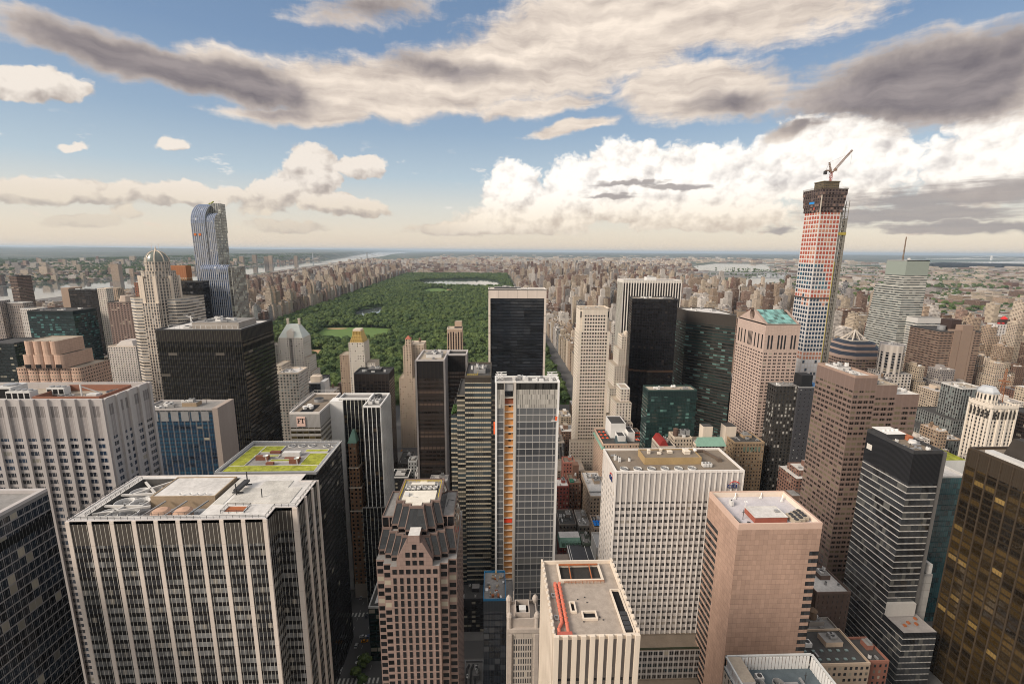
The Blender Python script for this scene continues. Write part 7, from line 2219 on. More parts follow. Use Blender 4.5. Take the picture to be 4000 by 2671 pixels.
T = thing('roof_plant_enclosure', 'white framed open enclosure of cooling plant at bottom edge before pink tower', 'building', (122, 156, 0))
take(98, 138, 138, 170, 92)
mb = MB(); mb.box(99, 137, 139, 169, 0, 84, 0, 1, 3, 4); obj('wall', mb, [facade('f_h_50_43_35_40', None), plain('blue_grey_deck', (.10, .125, .14), .8, .3, .3)], T)
mb = MB()
for P in (rect(99.2, 136.8, 139.2, 168.8),):
    for i in range(4):
        p, q = P[i], P[(i + 1) % 4]
        for z in (85.5, 90.5): mb.bar((*p, z), (*q, z), .35)
        L = math.dist(p, q); n = int(L / 4.5)
        for k in range(n + 1):
            t = k / n; mb.bar((p[0] + (q[0] - p[0]) * t, p[1] + (q[1] - p[1]) * t, 84), (p[0] + (q[0] - p[0]) * t, p[1] + (q[1] - p[1]) * t, 91), .22)
obj('steel_frame', mb, plain('frame_pale', (.52, .53, .52), .6), T)
mb = MB()
for x in np.arange(100, 136, 1.5): mb.box(x, x + 1.1, 168.2, 168.5, 84, 90)
for y in np.arange(140, 168, 1.5): mb.box(136.2, 136.5, y, y + 1.1, 84, 90)
obj('louvre_panels', mb, WPAINT, T, kind='stuff')
for x, y in ((108, 146), (114, 146), (120, 146), (126, 146), (108, 158), (116, 158)):
    fan(T, x, y, 84, 2.3, 4.2, ring=METAL)
mb = MB(); mb.box(99.5, 105, 156, 168, 84, 91, 0, 1); obj('cream_hut', mb, [GREYST, roofmat('tan')], T)
clutter(T, 100, 136, 140, 168, 84, 61, 22)
T = thing('battlement_roof', 'cream battlemented parapet running along the very bottom edge of the view', 'building', (152, 124, 0))
mb = MB(); mb.box(128, 184, 112, 137, 0, 99, 0, 1, 3, 4); obj('wall', mb, [LIME, roofmat('tan')], T)
for k in range(11):
    x = 128.4 + k * 5.2
    mb = MB(); mb.box(x, x + (2.8 if k % 3 else 3.8), 135.4, 137.2, 99, 101.6 + (k % 3 == 0) * .8); mb.box(x + .3, x + 2.2, 135, 135.4, 99, 100.6); obj('merlon', mb, CREAMST, T)

# ============================================================ FAR LANDMARKS
ST = plain('bridge_steel', (.32, .33, .34), .6, .1, .02)
B = thing('suspension_bridge', 'long grey suspension bridge crossing the river far uptown', 'bridge', (-3760, 11900, 0))
Wt, Et = Vector((-4295, 11500, 0)), Vector((-3232, 12300, 0))
ax = (Et - Wt).normalized(); nn = Vector((-ax.y, ax.x, 0))
for p in (Wt, Et):
    mb = MB()
    for s in (-1, 1): mb.bar(p + nn * 16 * s, p + nn * 16 * s + Vector((0, 0, 184)), 7)
    for z in (80, 130, 178): mb.bar(p - nn * 16 + Vector((0, 0, z)), p + nn * 16 + Vector((0, 0, z)), 5)
    obj('tower', mb, ST, B)
mb = MB(); mb.bar(Wt - ax * 320 + Vector((0, 0, 65)), Et + ax * 320 + Vector((0, 0, 65)), 6); obj('deck', mb, ST, B)
for s in (-1, 1):
    mb = MB()
    pts = [(-320, 66)] + [(1330 * t, 68 + 115 * (2 * t - 1) ** 2) for t in np.linspace(0, 1, 17)] + [(1650, 66)]
    for (a, z), (c, w) in zip(pts, pts[1:]): mb.bar(Wt + ax * a + nn * 14 * s + Vector((0, 0, z)), Wt + ax * c + nn * 14 * s + Vector((0, 0, w)), 1.6)
    obj('cable', mb, ST, B)
B = thing('white_far_bridge', 'small pale suspension bridge on the eastern water near the horizon', 'bridge', (23000, 20800, 0))
for x, y in ((21800, 20200), (23800, 19600)):
    mb = MB(); mb.bar((x, y, 0), (x, y, 210), 26); obj('tower', mb, WPAINT, B)
mb = MB(); mb.bar((19500, 20900, 60), (26500, 18800, 60), 9); obj('deck', mb, WPAINT, B)
mb = MB()
pts = [((20500, 20600), 60), ((21800, 20200), 205), ((22800, 19900), 80), ((23800, 19600), 205), ((25000, 19240), 60)]
for (p, z), (q, w) in zip(pts, pts[1:]): mb.bar((*p, z), (*q, w), 5)
obj('cable', mb, WPAINT, B)
B = thing('rail_viaduct', 'low grey arched rail viaduct crossing the eastern islands', 'viaduct', (2900, 5200, 0))
mb = MB(); mb.bar((2300, 5500, 30), (4300, 5200, 30), 5); obj('deck', mb, ST, B)
for k in range(28):
    t = k / 27
    mb = MB(); mb.bar((2300 + 2000 * t, 5500 - 300 * t, 0), (2300 + 2000 * t, 5500 - 300 * t, 28), 5); obj('pier', mb, ST, B)
# roof-top sign on the hotel by the park, read from behind
T = thing('rooftop_letter_sign', 'large dark rooftop letters on a frame, seen reversed from behind, right of curved tower', 'sign', (-322, 706, 120))
house_b = thing('sign_bearing_hotel', 'beige hotel block under the reversed rooftop letters', 'hotel', (-322, 712, 0))
take(-345, -300, 700, 726, 119)
mb = MB(); mb.box(-345, -300, 704, 726, 0, 119, 0, 1, 3.4, 3.4); obj('wall', mb, [facade('f_beigehotel', None), roofmat('tan')], house_b)
INKD = plain('sign_dark', (.05, .035, .03), .7)
lettering(T, 'ESSEX', (-322, 706, 131.4), 7.5, INKD, (90, 0, 180), .2)
lettering(T, 'HOUSE', (-322, 706, 123.8), 7.5, INKD, (90, 0, 180), .2)
mb = MB()
for k in range(8): mb.bar((-338 + k * 4.6, 706.4, 119), (-338 + k * 4.6, 706.4, 134), .12)
for z in (121, 128, 134): mb.bar((-338, 706.4, z), (-306, 706.4, z), .12)
obj('sign_frame', mb, INKD, T)



# ============================================================ TREES
def leaf_material():
    m, k, b = principled('foliage')
    pos = k.node('ShaderNodeNewGeometry').outputs['Position']
    ob = k.node('ShaderNodeObjectInfo')
    n = k.noise(pos, .45, 4.0, .65)
    big = k.noise(pos, .010, 4.0, .6)
    c = k.mix(k.step(n, .3, .7), (.014, .032, .013), (.066, .105, .036))
    c2 = k.mix(k.step(n, .3, .7), (.040, .070, .019), (.150, .190, .060))
    c = k.mix(k.m('ADD', k.mul(ob.outputs['Random'], .8), k.mul(k.sub(big, .48), 2.2), clamp=True), c, c2)
    k.put(b.inputs['Base Color'], c)
    b.inputs['Roughness'].default_value = .85
    b.inputs['IOR'].default_value = 1.3
    return m


LEAF = leaf_material()
BARK = plain('bark', (.075, .055, .042), .9, .3, .8)


def tree_mesh(seed):
    r_ = random.Random(seed)
    g = np.random.RandomState(seed)
    bm = bmesh.new()
    H, Rr = r_.uniform(15, 18), r_.uniform(5.6, 7.0)
    blobs = [(0, 0, H * .72, Rr * .62)]
    for i in range(11):
        a = 2 * math.pi * i / 11 + r_.uniform(-.3, .3)
        d = Rr * r_.uniform(.42, .74)
        blobs.append((d * math.cos(a), d * math.sin(a), H * r_.uniform(.46, .80), Rr * r_.uniform(.28, .46)))
    for bx, by, bz, br in blobs:
        res = bmesh.ops.create_icosphere(bm, subdivisions=2, radius=1.0)
        ph = g.rand(3) * 6
        for v in res['verts']:
            c = v.co.copy()
            w = 1 + .20 * math.sin(4 * c.x + ph[0]) * math.cos(4.6 * c.y + ph[1]) + .13 * math.sin(8 * c.z + 6 * c.x + ph[2]) + g.uniform(-.09, .09)
            v.co = Vector((bx + c.x * br * w, by + c.y * br * w, bz + c.z * br * .82 * w))
    for i in range(420):                            # loose leaf sprays over the outside
        bx, by, bz, br = blobs[r_.randrange(len(blobs))]
        d = Vector((r_.gauss(0, 1), r_.gauss(0, 1), r_.gauss(.35, .8))).normalized()
        p = Vector((bx, by, bz)) + d * br * r_.uniform(.92, 1.2)
        s = r_.uniform(.22, .55)
        a = d.orthogonal().normalized(); c = d.cross(a)
        t = r_.uniform(0, 6.28); a, c = a * math.cos(t) + c * math.sin(t), c * math.cos(t) - a * math.sin(t)
        bm.faces.new([bm.verts.new(p + a * s), bm.verts.new(p + c * s * .7), bm.verts.new(p - a * s), bm.verts.new(p - c * s * .7 + d * .2)])
    nf = len(bm.faces)
    for ring in range(1):                           # trunk with two limbs
        for p, q, w in (((0, 0, 0), (.2, .1, H * .5), .42), ((.2, .1, H * .34), (Rr * .4, .5, H * .62), .2), ((.1, 0, H * .3), (-Rr * .4, -.6, H * .6), .2)):
            p, q = Vector(p), Vector(q)
            a = (q - p).normalized().orthogonal().normalized(); c = (q - p).normalized().cross(a)
            A = [bm.verts.new(p + (a * math.cos(t) + c * math.sin(t)) * w * 1.2) for t in (0, 1.26, 2.51, 3.77, 5.03)]
            B = [bm.verts.new(q + (a * math.cos(t) + c * math.sin(t)) * w * .6) for t in (0, 1.26, 2.51, 3.77, 5.03)]
            for i in range(5): bm.faces.new([A[i], A[(i + 1) % 5], B[(i + 1) % 5], B[i]])
    me = bpy.data.meshes.new('park_tree')
    bm.to_mesh(me); bm.free()
    me.materials.append(LEAF); me.materials.append(BARK)
    for i, p in enumerate(me.polygons):
        p.material_index = 1 if i >= nf else 0
    return me


TREES = [tree_mesh(s) for s in (3, 14, 25, 36)]


def hidden(p, margin=0.0):
    """True when a finished tower stands between the deck and the point."""
    x, y, z = p
    for x0, x1, y0, y1, h in FOOT:
        if y0 >= y: continue
        for yy in (y0, y1):
            t = yy / y
            if t < 1 and x0 + margin < x * t < x1 - margin and CAM_Z + (z - CAM_Z) * t < h - 2:
                return True
    return False


def in_frame(p, pad=.02):
    q = project(p)
    return q is not None and -pad < q[0] < 1 + pad and -pad < q[1] < 683 / 1024 + pad


def plant_park():
    pts = []
    r_ = random.Random(5)
    y = PY0 + 6
    while y < PY1:
        s = 12.0 if y < 2000 else (14 if y < 3200 else 16)
        x = park_west(y) + 7
        while x < park_east(y) - 5:
            px, py = x + r_.uniform(-.42, .42) * s, y + r_.uniform(-.42, .42) * s
            x += s
            if any(inside(P, px, py) for _, P, _ in FIELDS): continue
            if r_.random() < .07 or math.sin(px * .021 + 1.3) * math.sin(py * .017 + px * .006) > .90: continue
            if not in_frame((px, py, 12), .06): continue
            pts.append((px, py, 0.3))
        y += s
    vis = sorted((p for p in pts if in_frame((p[0], p[1], 14), 0) and not hidden((p[0], p[1], 13))), key=lambda p: math.hypot(p[0], p[1]))
    near = vis[:300]
    ns = set(near)
    zones = {}
    for i, p in enumerate(near):
        o = bpy.data.objects.new('park_tree', TREES[i % 4])
        COL.objects.link(o)
        o.location = p
        s = r_.uniform(.75, 1.5)
        o.scale = (s, s, s * r_.uniform(.9, 1.12)); o.rotation_euler = (0, 0, r_.uniform(0, 6.28))
        o['label'] = 'one of the leafy green trees filling the nearest southern edge of the park'
        o['category'] = 'tree'; o['group'] = 'trees at the southern edge of the park'
    return [p for p in pts if p not in ns]


def scatter(name, pts, smin, smax, seed):
    """Woods that read as one mass: one object, instanced on points."""
    me = bpy.data.meshes.new(name)
    me.from_pydata([tuple(p) for p in pts], [], [])
    o = bpy.data.objects.new(name, me)
    COL.objects.link(o)
    o['kind'] = 'stuff'
    ng = bpy.data.node_groups.new(name, 'GeometryNodeTree')
    ng.interface.new_socket('Geometry', in_out='INPUT', socket_type='NodeSocketGeometry')
    ng.interface.new_socket('Geometry', in_out='OUTPUT', socket_type='NodeSocketGeometry')
    N, L = ng.nodes, ng.links
    gi, go, jn = N.new('NodeGroupInput'), N.new('NodeGroupOutput'), N.new('GeometryNodeJoinGeometry')
    pick = N.new('FunctionNodeRandomValue'); pick.data_type = 'INT'
    pick.inputs[4].default_value = 0; pick.inputs[5].default_value = 3; pick.inputs[8].default_value = seed
    sc = N.new('FunctionNodeRandomValue'); sc.data_type = 'FLOAT'; sc.inputs[2].default_value = smin; sc.inputs[3].default_value = smax; sc.inputs[8].default_value = seed + 1
    ro = N.new('FunctionNodeRandomValue'); ro.data_type = 'FLOAT'; ro.inputs[2].default_value = 0; ro.inputs[3].default_value = 6.28; ro.inputs[8].default_value = seed + 2
    cx = N.new('ShaderNodeCombineXYZ'); L.new(ro.outputs[1], cx.inputs[2])
    for i in range(4):
        oi = N.new('GeometryNodeObjectInfo'); oi.inputs[0].default_value = PROTO[i]
        ip_ = N.new('GeometryNodeInstanceOnPoints')
        cmp = N.new('FunctionNodeCompare'); cmp.data_type = 'INT'; cmp.operation = 'EQUAL'
        L.new(pick.outputs[2], cmp.inputs[2]); cmp.inputs[3].default_value = i
        L.new(gi.outputs[0], ip_.inputs[0]); L.new(cmp.outputs[0], ip_.inputs[1]); L.new(oi.outputs['Geometry'], ip_.inputs[2])
        L.new(cx.outputs[0], ip_.inputs[5]); L.new(sc.outputs[1], ip_.inputs[6])
        L.new(ip_.outputs[0], jn.inputs[0])
    L.new(jn.outputs[0], go.inputs[0])
    md = o.modifiers.new('woods', 'NODES'); md.node_group = ng
    return o


REST = plant_park()
PROTO = [next(o for o in COL.objects if o.type == 'MESH' and o.data == t) for t in TREES]
scatter('park_woods', REST, .62, 1.75, 11)


def far_woods():
    r_ = random.Random(77)
    pts = []
    sub = HILLV[(HILLV[:, 2] > 4)]
    # clumps on the far bank and in the eastern suburbs
    while len(pts) < 9000:
        az = R(r_.uniform(-50, -8)); d = 3200 * (16000 / 3200) ** r_.random()
        x, y = d * math.sin(az), d * math.cos(az)
        inl = ip(NJS, y) - x
        if inl < 60: continue
        if math.sin(x * .0031 + 1) * math.sin(y * .0027) + r_.uniform(-.5, .5) < -.1: continue
        cl = min(1, max(0, (inl - 120) / 260)); cl = cl * cl * (3 - 2 * cl)
        top = float(np.interp(y, [0, 3000, 6000, 9000, 14000, 30000], [32, 38, 48, 78, 104, 120]))
        bk = 1 - min(1, max(0, (inl - 2600) / 2400)) * .85
        pts.append((x, y, max(0, cl * top * bk - 4)))
    while len(pts) < 10700:
        az = R(r_.uniform(14, 50)); d = 2300 * (12000 / 2300) ** r_.random()
        x, y = d * math.sin(az), d * math.cos(az)
        if x < 1900 + max(0, (y - 3000) * .4) or any(inside(P, x, y) for P in BAYS): continue
        if math.sin(x * .0042 + 2) * math.sin(y * .0036 + x * .001) + r_.uniform(-.6, .6) < .05: continue
        pts.append((x, y, 0))
    while len(pts) < 12600:
        x, y = r_.uniform(-2600, 4000), r_.uniform(5300, 16000)
        if x < ip(MANH, y) + 60: continue
        if math.sin(x * .004 + 2) * math.sin(y * .002 + x * .001) + r_.uniform(-.4, .4) < .35: continue
        pts.append((x, y, 0))
    scatter('suburban_trees', pts, .9, 2.0, 31)


far_woods()

# ============================================================ THE CITY BETWEEN AND BEYOND
CITY = facade('city_wall', (1, 1, 1), glass=(.024, .024, .027), ww=.50, wh=.52, blind=.18, attr=True, var=.12, jit=0)
CITY2 = facade('city_ribbon', (1, 1, 1), (.9, .9, .9), glass=(.03, .034, .04), ww=1, wh=.5, prio='h', mull=2, mw=.05, blind=.2, attr=True, jit=0)
m_, k_, b_ = principled('city_roof')
at_ = k_.node('ShaderNodeAttribute', attribute_name='col').outputs[0]
nz_ = k_.noise(k_.node('ShaderNodeNewGeometry').outputs['Position'], .12, 5.0, .65)
k_.put(b_.inputs['Base Color'], k_.mix(1.0, at_, k_.vec(*(k_.add(.55, k_.mul(nz_, .9)),) * 3), 'MULTIPLY'))
b_.inputs['Roughness'].default_value = .9
CROOF = m_
PAL = [('red brick', (.20, .115, .09)), ('brown brick', (.19, .125, .095)), ('tan brick', (.40, .30, .22)), ('cream brick', (.52, .43, .34)), ('grey', (.33, .30, .285)), ('white', (.60, .55, .50)), ('rosy brick', (.32, .22, .175)), ('sand coloured', (.46, .38, .29)), ('dark glass', (.07, .065, .068))]
WT = {'uws': (4, 5, 6, 5, 2, 2, 4, 4, .3), 'ues': (3, 4, 5, 5, 4, 5, 3, 4, .6), 'mid': (2, 3, 4, 4, 4, 4, 2, 3, 2), 'north': (6, 5, 4, 3, 2, 2, 5, 3, .1), 'bronx': (1, 1, 4, 8, 1, 6, 2, 8, 0), 'queens': (2, 2, 5, 6, 2, 5, 3, 6, .1)}
ROOFS = [(.30, .28, .26), (.42, .40, .38), (.16, .15, .145), (.10, .095, .09), (.36, .31, .26), (.55, .53, .50), (.24, .20, .17)]


class Bd:
    __slots__ = ('x0', 'x1', 'y0', 'y1', 'z', 'ci', 'zone', 'tiers', 'roof', 'tank', 'jit')


ALL = []


def blocked(x0, x1, y0, y1, mgn=1.5):
    for a, b, c, d, h in FOOT:
        if x1 + mgn > a and x0 - mgn < b and y1 + mgn > c and y0 - mgn < d:
            return True
    return False


def put(x0, x1, y0, y1, z, zone, r_, tiers=None, ci=None, tank=None):
    if blocked(x0, x1, y0, y1): return
    if zone in ('uws', 'mid', 'north') and x0 < -.25 * y0 and x0 > ip(MANH, y0):
        s_ = x0 / y0; yr = y0                       # keep the river in sight: the shore streets are low
        for _ in range(30): yr = ip(MANH, yr) / s_
        lim = CAM_Z * (1 - y1 / yr) * .92 if yr > y1 else 0
        if lim < 8: return
        if z > lim: z = lim * r_.uniform(.55, 1); tiers = []
    c = ((x0 + x1) / 2, (y0 + y1) / 2, z)
    if not (in_frame(c, .05) or in_frame((c[0], c[1], 0), .05)): return
    b = Bd()
    b.x0, b.x1, b.y0, b.y1, b.z, b.zone = x0, x1, y0, y1, z, zone
    b.ci = ci if ci is not None else r_.choices(range(len(PAL)), WT[zone])[0]
    w = min(x1 - x0, y1 - y0)
    b.tiers = tiers if tiers is not None else ([(.18 * w, z * r_.uniform(1.08, 1.3))] if z > 38 and r_.random() < .45 else [])
    b.roof = r_.choice(ROOFS); b.tank = (z > 20 and r_.random() < .4) if tank is None else tank
    b.jit = r_.uniform(.7, 1.05) if zone != 'bronx' else r_.uniform(1.0, 1.35)  # pale far-uptown brick, lightened further to stand in for sunlight
    ALL.append(b)


def block_fill(xa, xb, ya, yb, zone, hf, wmin, wmax, r_, deep=None):
    """Fill one city block with two rows of houses standing wall to wall."""
    rows = ((ya, (ya + yb) / 2 - 2), ((ya + yb) / 2 + 2, yb)) if deep is None else ((ya, yb),)
    for a, b in rows:
        x = xa
        while x < xb - 6:
            w = min(r_.uniform(wmin, wmax), xb - x)
            if w < 6: break
            put(x, x + w - .3, a + r_.uniform(0, 2), b - r_.uniform(0, 3), hf((x + w / 2), (a + b) / 2, r_), zone, r_)
            x += w


def fill():
    r_ = random.Random(21)
    # midtown leftovers
    def hm(x, y, q):
        if -130 < x < 240: return q.uniform(13, 30) if y < 480 else q.uniform(18, 44)
        if x <= -130: return q.uniform(24, 70) if y > 560 else q.uniform(20, 55)
        return q.uniform(20, 62) if y < 560 else q.uniform(30, 95)
    ave = [(-1300, -1040), (-1020, -760), (-740, -440), (-420, -165), (-62, 104), (124, 236), (252, 368), (382, 470), (486, 590), (606, 760), (780, 960), (980, 1150), (1170, 1340)]
    for s in range(50, 59):
        ya = (s - 49.65) * 80.4 + 9
        for xa, xb in ave:
            if s < 53 and xa > -1 and xb < 240: continue
            if s < 53: continue
            block_fill(xa, xb, ya, ya + 62, 'mid', hm, 15, 34, r_)
    # upper west side
    def hw(x, y, q):
        e = park_west(y) - x
        if e < 60: return q.uniform(44, 66)
        k_ = q.random()
        if e > 640: return q.uniform(12, 26) if k_ < .85 else q.uniform(28, 44)
        return q.uniform(18, 40) if k_ < .55 else (q.uniform(40, 62) if k_ < .9 else q.uniform(70, 105))
    y = 690
    while y < 6000:
        pw = park_west(y) - 22
        edges = [pw, pw - 262, pw - 500, pw - 740, pw - 980, pw - 1200, pw - 1400]
        for b, a in zip(edges, edges[1:]):
            if b < ip(MANH, y) + (90 if y > 2900 else 330): continue
            big = y > 2600
            block_fill(a + 14, b - 8, y, y + 62, 'uws', hw, 12 if not big else 18, 28 if not big else 42, r_)
        y += 80.4 if y < 3000 else 100
    # towers facing the park on the west side
    for yy, hh in ((980, 88), (1130, 72), (1330, 108), (1470, 78), (1740, 104), (1930, 84), (2180, 98), (2420, 80), (2700, 100), (3050, 92)):
        x = park_west(yy) - 60
        for s in (0, 1):
            put(x + s * 0, x + 22, yy + s * 34, yy + 18 + s * 34, hh, 'uws', r_, [(2.5, hh * 1.1), (5.5, hh * 1.2)], ci=r_.choice((2, 3, 7)))
    # upper east side
    def he(x, y, q):
        e = x - 150
        if e < 40: return q.uniform(42, 62)
        k_ = q.random()
        t = min(1, e / 500)
        return q.uniform(15, 34) if k_ < .58 else (q.uniform(34, 58) if k_ < .90 - .10 * t else q.uniform(66, 108 + 20 * t))
    y = 762
    while y < 6100:
        edges = [158, 258, 370, 488, 604, 770, 950, 1140, 1290, 1430]
        for a, b in zip(edges, edges[1:]):
            big = y > 2600
            block_fill(a + 8, b - 8, y, y + 62, 'ues', he, 11 if not big else 17, 25 if not big else 40, r_)
        y += 80.4 if y < 3000 else 100
    # tall eastern towers seen above the roofs
    for i in range(34):
        x, yy = r_.uniform(420, 1350), r_.uniform(1100, 3400)
        w = r_.uniform(20, 34); h = r_.uniform(90, 138)
        put(x, x + w, yy, yy + w * r_.uniform(.7, 1.2), h, 'ues', r_, [(3, h * 1.05)])
    # farther uptown, the northern flats and the hills past them
    def hn(x, y, q): return q.uniform(14, 26) if q.random() < .86 else q.uniform(36, 62)
    y = 5320
    while y < 11500:
        st = 72 + (y - 5320) * .014
        x = ip(MANH, y) + 110
        while x < 2300 + (y - 5000) * .35:
            if not (4.2 < (x - 2900) / 300 < 7 and y < 7300):
                w = r_.uniform(26, 70)
                if not any(inside(P, x + w / 2, y) for P in BAYS): put(x, x + w * .86, y, y + st * .55, hn(x, y, r_) * (1.0 if y < 8000 else 1.25), 'north' if y < 8300 else 'bronx', r_, [])
                x += w
            else: x += 50
        y += st
    y = 11500
    while y < 24000:
        st = 260 + (y - 11500) * .05
        x = -2300
        while x < 10500:
            w = r_.uniform(90, 260)
            if math.sin(x * .0016 + y * .0007) + r_.uniform(-.8, .8) > -.35:
                put(x, x + w * .8, y, y + st * .35, r_.uniform(14, 34) if r_.random() < .9 else r_.uniform(45, 80), 'bronx', r_, [])
            x += w
        y += st
    # east of the river
    y = 900
    while y < 9800:
        st = 90 + (y - 900) * .03
        x = 1800 + max(0, (y - 2500) * .55)
        while x < 5200 + y * .75:
            w = r_.uniform(26, 84) * (1 + (x - 1800) / 9000)
            if math.sin(x * .003 + y * .002) + r_.uniform(-.9, .9) > -.95:
                k_ = r_.random()
                if not any(inside(P, x + w / 2, y) for P in BAYS): put(x, x + w * .86, y, y + st * .6, r_.uniform(8, 17) if k_ < .84 else r_.uniform(22, 44), 'queens', r_, [])
            x += w
        y += st
    # far bank of the Hudson: a strip of low blocks and a few towers on the ridge
    for i in range(5200):
        y = r_.uniform(1800, 12500)
        inl = 40 + 2400 * r_.random() ** 1.6
        x = ip(NJS, y) - inl
        w = r_.uniform(16, 44) * (1 + y / 9000)
        cl = min(1, max(0, (inl - 120) / 260)); cl = cl * cl * (3 - 2 * cl)
        top = float(np.interp(y, [0, 3000, 6000, 9000, 14000, 30000], [32, 38, 48, 78, 104, 120])) * cl
        if y > 7600 and inl > 150: continue
        h = r_.uniform(9, 18) if r_.random() < .95 else r_.uniform(40, 75)
        put(x - w, x, y, y + w * .5, top + h, 'queens', r_, [])
    for az, yy, h in ((-27.6, 7600, 70), (-26.4, 7900, 92), (-25.3, 8000, 68), (-24.9, 8000, 80), (-22.4, 9000, 66), (-31, 5200, 70), (-30.4, 5200, 88), (-38, 3900, 60)):
        x = yy * math.tan(R(az)); put(x, x + 60, yy, yy + 40, 70 + h, 'queens', r_, [], ci=2)


fill()


def batch_mesh(name, L, fine=True):
    """Many houses in one mesh: wall and roof colours ride on a colour attribute."""
    V, F, UV, C, MI = [], [], [], [], []
    def bx(x0, x1, y0, y1, z0, z1, col, roof, mi, fl=3.3, bay=3.2):
        n = len(V)
        V.extend([(x0, y0, z0), (x1, y0, z0), (x1, y1, z0), (x0, y1, z0), (x0, y0, z1), (x1, y0, z1), (x1, y1, z1), (x0, y1, z1)])
        nx, ny = max(1, round((x1 - x0) / bay)), max(1, round((y1 - y0) / bay))
        lo = (z0 - z1) / fl
        for q, nn in (((0, 1, 5, 4), nx), ((1, 2, 6, 5), ny), ((2, 3, 7, 6), nx), ((3, 0, 4, 7), ny)):
            F.append([n + a for a in q]); UV.extend([(0, lo - .35), (nn, lo - .35), (nn, -.35), (0, -.35)]); C.extend([col] * 4); MI.append(mi)
        F.append([n + 4, n + 5, n + 6, n + 7]); UV.extend([(0, 0)] * 4); C.extend([roof] * 4); MI.append(2)
    for b in L:
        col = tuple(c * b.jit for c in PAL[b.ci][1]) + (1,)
        rf = b.roof + (1,)
        mi = 1 if b.ci == 8 or (b.ci in (4, 5) and b.jit > 1.05) else 0
        bx(b.x0, b.x1, b.y0, b.y1, 0, b.z, col, rf, mi)
        zt = b.z; x0, x1, y0, y1 = b.x0, b.x1, b.y0, b.y1
        for ins, z1 in b.tiers:
            bx(b.x0 + ins, b.x1 - ins, b.y0 + ins, b.y1 - ins, zt - .1, z1, col, rf, mi)
            x0, x1, y0, y1, zt = b.x0 + ins, b.x1 - ins, b.y0 + ins, b.y1 - ins, z1
        if fine and b.y0 < 4200:
            w, d = x1 - x0, y1 - y0
            h = hash((round(b.x0), round(b.y0))) % 97 / 97
            bx(x0 + w * (.2 + .3 * h), x0 + w * (.5 + .3 * h), y0 + d * .35, y0 + d * .75, zt, zt + 3.2 + 2 * h, tuple(c * .9 for c in col[:3]) + (1,), rf, 0)
            if b.tank and b.y0 < 2600:
                bx(x0 + w * .12, x0 + w * .12 + 3, y0 + d * .2, y0 + d * .2 + 3, zt + 2, zt + 5.5, (.12, .085, .06, 1), (.12, .10, .08, 1), 2)
    me = bpy.data.meshes.new(name)
    if len(L) == 1:
        cx, cy = (L[0].x0 + L[0].x1) / 2, (L[0].y0 + L[0].y1) / 2
        V[:] = [(x - cx, y - cy, z) for x, y, z in V]
    me.from_pydata(V, [], F)
    uvl = me.uv_layers.new(name='UVMap'); uvl.data.foreach_set('uv', np.array(UV, dtype=np.float32).ravel())
    at = me.color_attributes.new('col', 'FLOAT_COLOR', 'CORNER'); at.data.foreach_set('color', np.array(C, dtype=np.float32).ravel())
    for m in (CITY, CITY2, CROOF): me.materials.append(m)
    me.polygons.foreach_set('material_index', np.array(MI, dtype=np.int32))
    me.update()
    return me


# the 300 that show largest stand as buildings of their own
def size_seen(b):
    c = ((b.x0 + b.x1) / 2, b.y0, b.z)
    if not in_frame(c, 0) : return 0
    if hidden((c[0], c[1], b.z - 1)) and hidden((b.x0 + 2, c[1], b.z - 1)) and hidden((b.x1 - 2, c[1], b.z - 1)): return 0
    d = math.hypot(c[0], c[1])
    zt = b.tiers[-1][1] if b.tiers else b.z
    return (b.x1 - b.x0) * (min(zt, 60) * .5 + (b.y1 - b.y0) * max(0, CAM_Z - zt) / d) / d ** 2


RANK = sorted(ALL, key=size_seen, reverse=True)
NEAR300, FAR = RANK[:300], RANK[300:]
ANCHOR = [('domed tower', -393, 572, 240), ('curved glass tower', -373, 655, 300), ('huge black tower', -260, 450, 190), ('copper roofed tower', -280, 660, 150), ('gilded crown tower', -181, 622, 145), ('pinstripe tower', -84, 320, 150),
          ('black and grey pier tower', -56, 420, 165), ('banded apartment tower', -10, 310, 175), ('orange shaft tower', 14, 285, 175), ('white framed black slab', 31, 640, 205), ('cream punched tower', 112, 520, 190), ('white ribbed slab', 252, 750, 215),
          ('black faceted tower', 198, 570, 200), ('dark green wedge tower', 280, 600, 184), ('pink gabled tower', 292, 470, 190), ('unfinished supertall', 389, 560, 300), ('pale banded tower', 735, 810, 240), ('pyramid frame tower', 536, 660, 140),
          ('brown apartment slab', 667, 650, 150), ('grey grid tower', 548, 505, 110), ('ivory carved tower', 494, 428, 130), ('slim white tower', 1140, 1005, 107), ('teal black glass block', -785, 860, 150), ('tall dark tower', -805, 970, 178),
          ('salmon brick hotel', -456, 500, 165), ('brown stepped tower', 258, 300, 175), ('white finned block', 98, 230, 147), ('black white-banded tower', 250, 245, 150), ('dark blank tower', 312, 440, 131), ('small green glass tower', 173, 435, 129), ('beige slab tower', -714, 900, 186)]
AP = [(n, project((x, y, z * .8))) for n, x, y, z in ANCHOR]


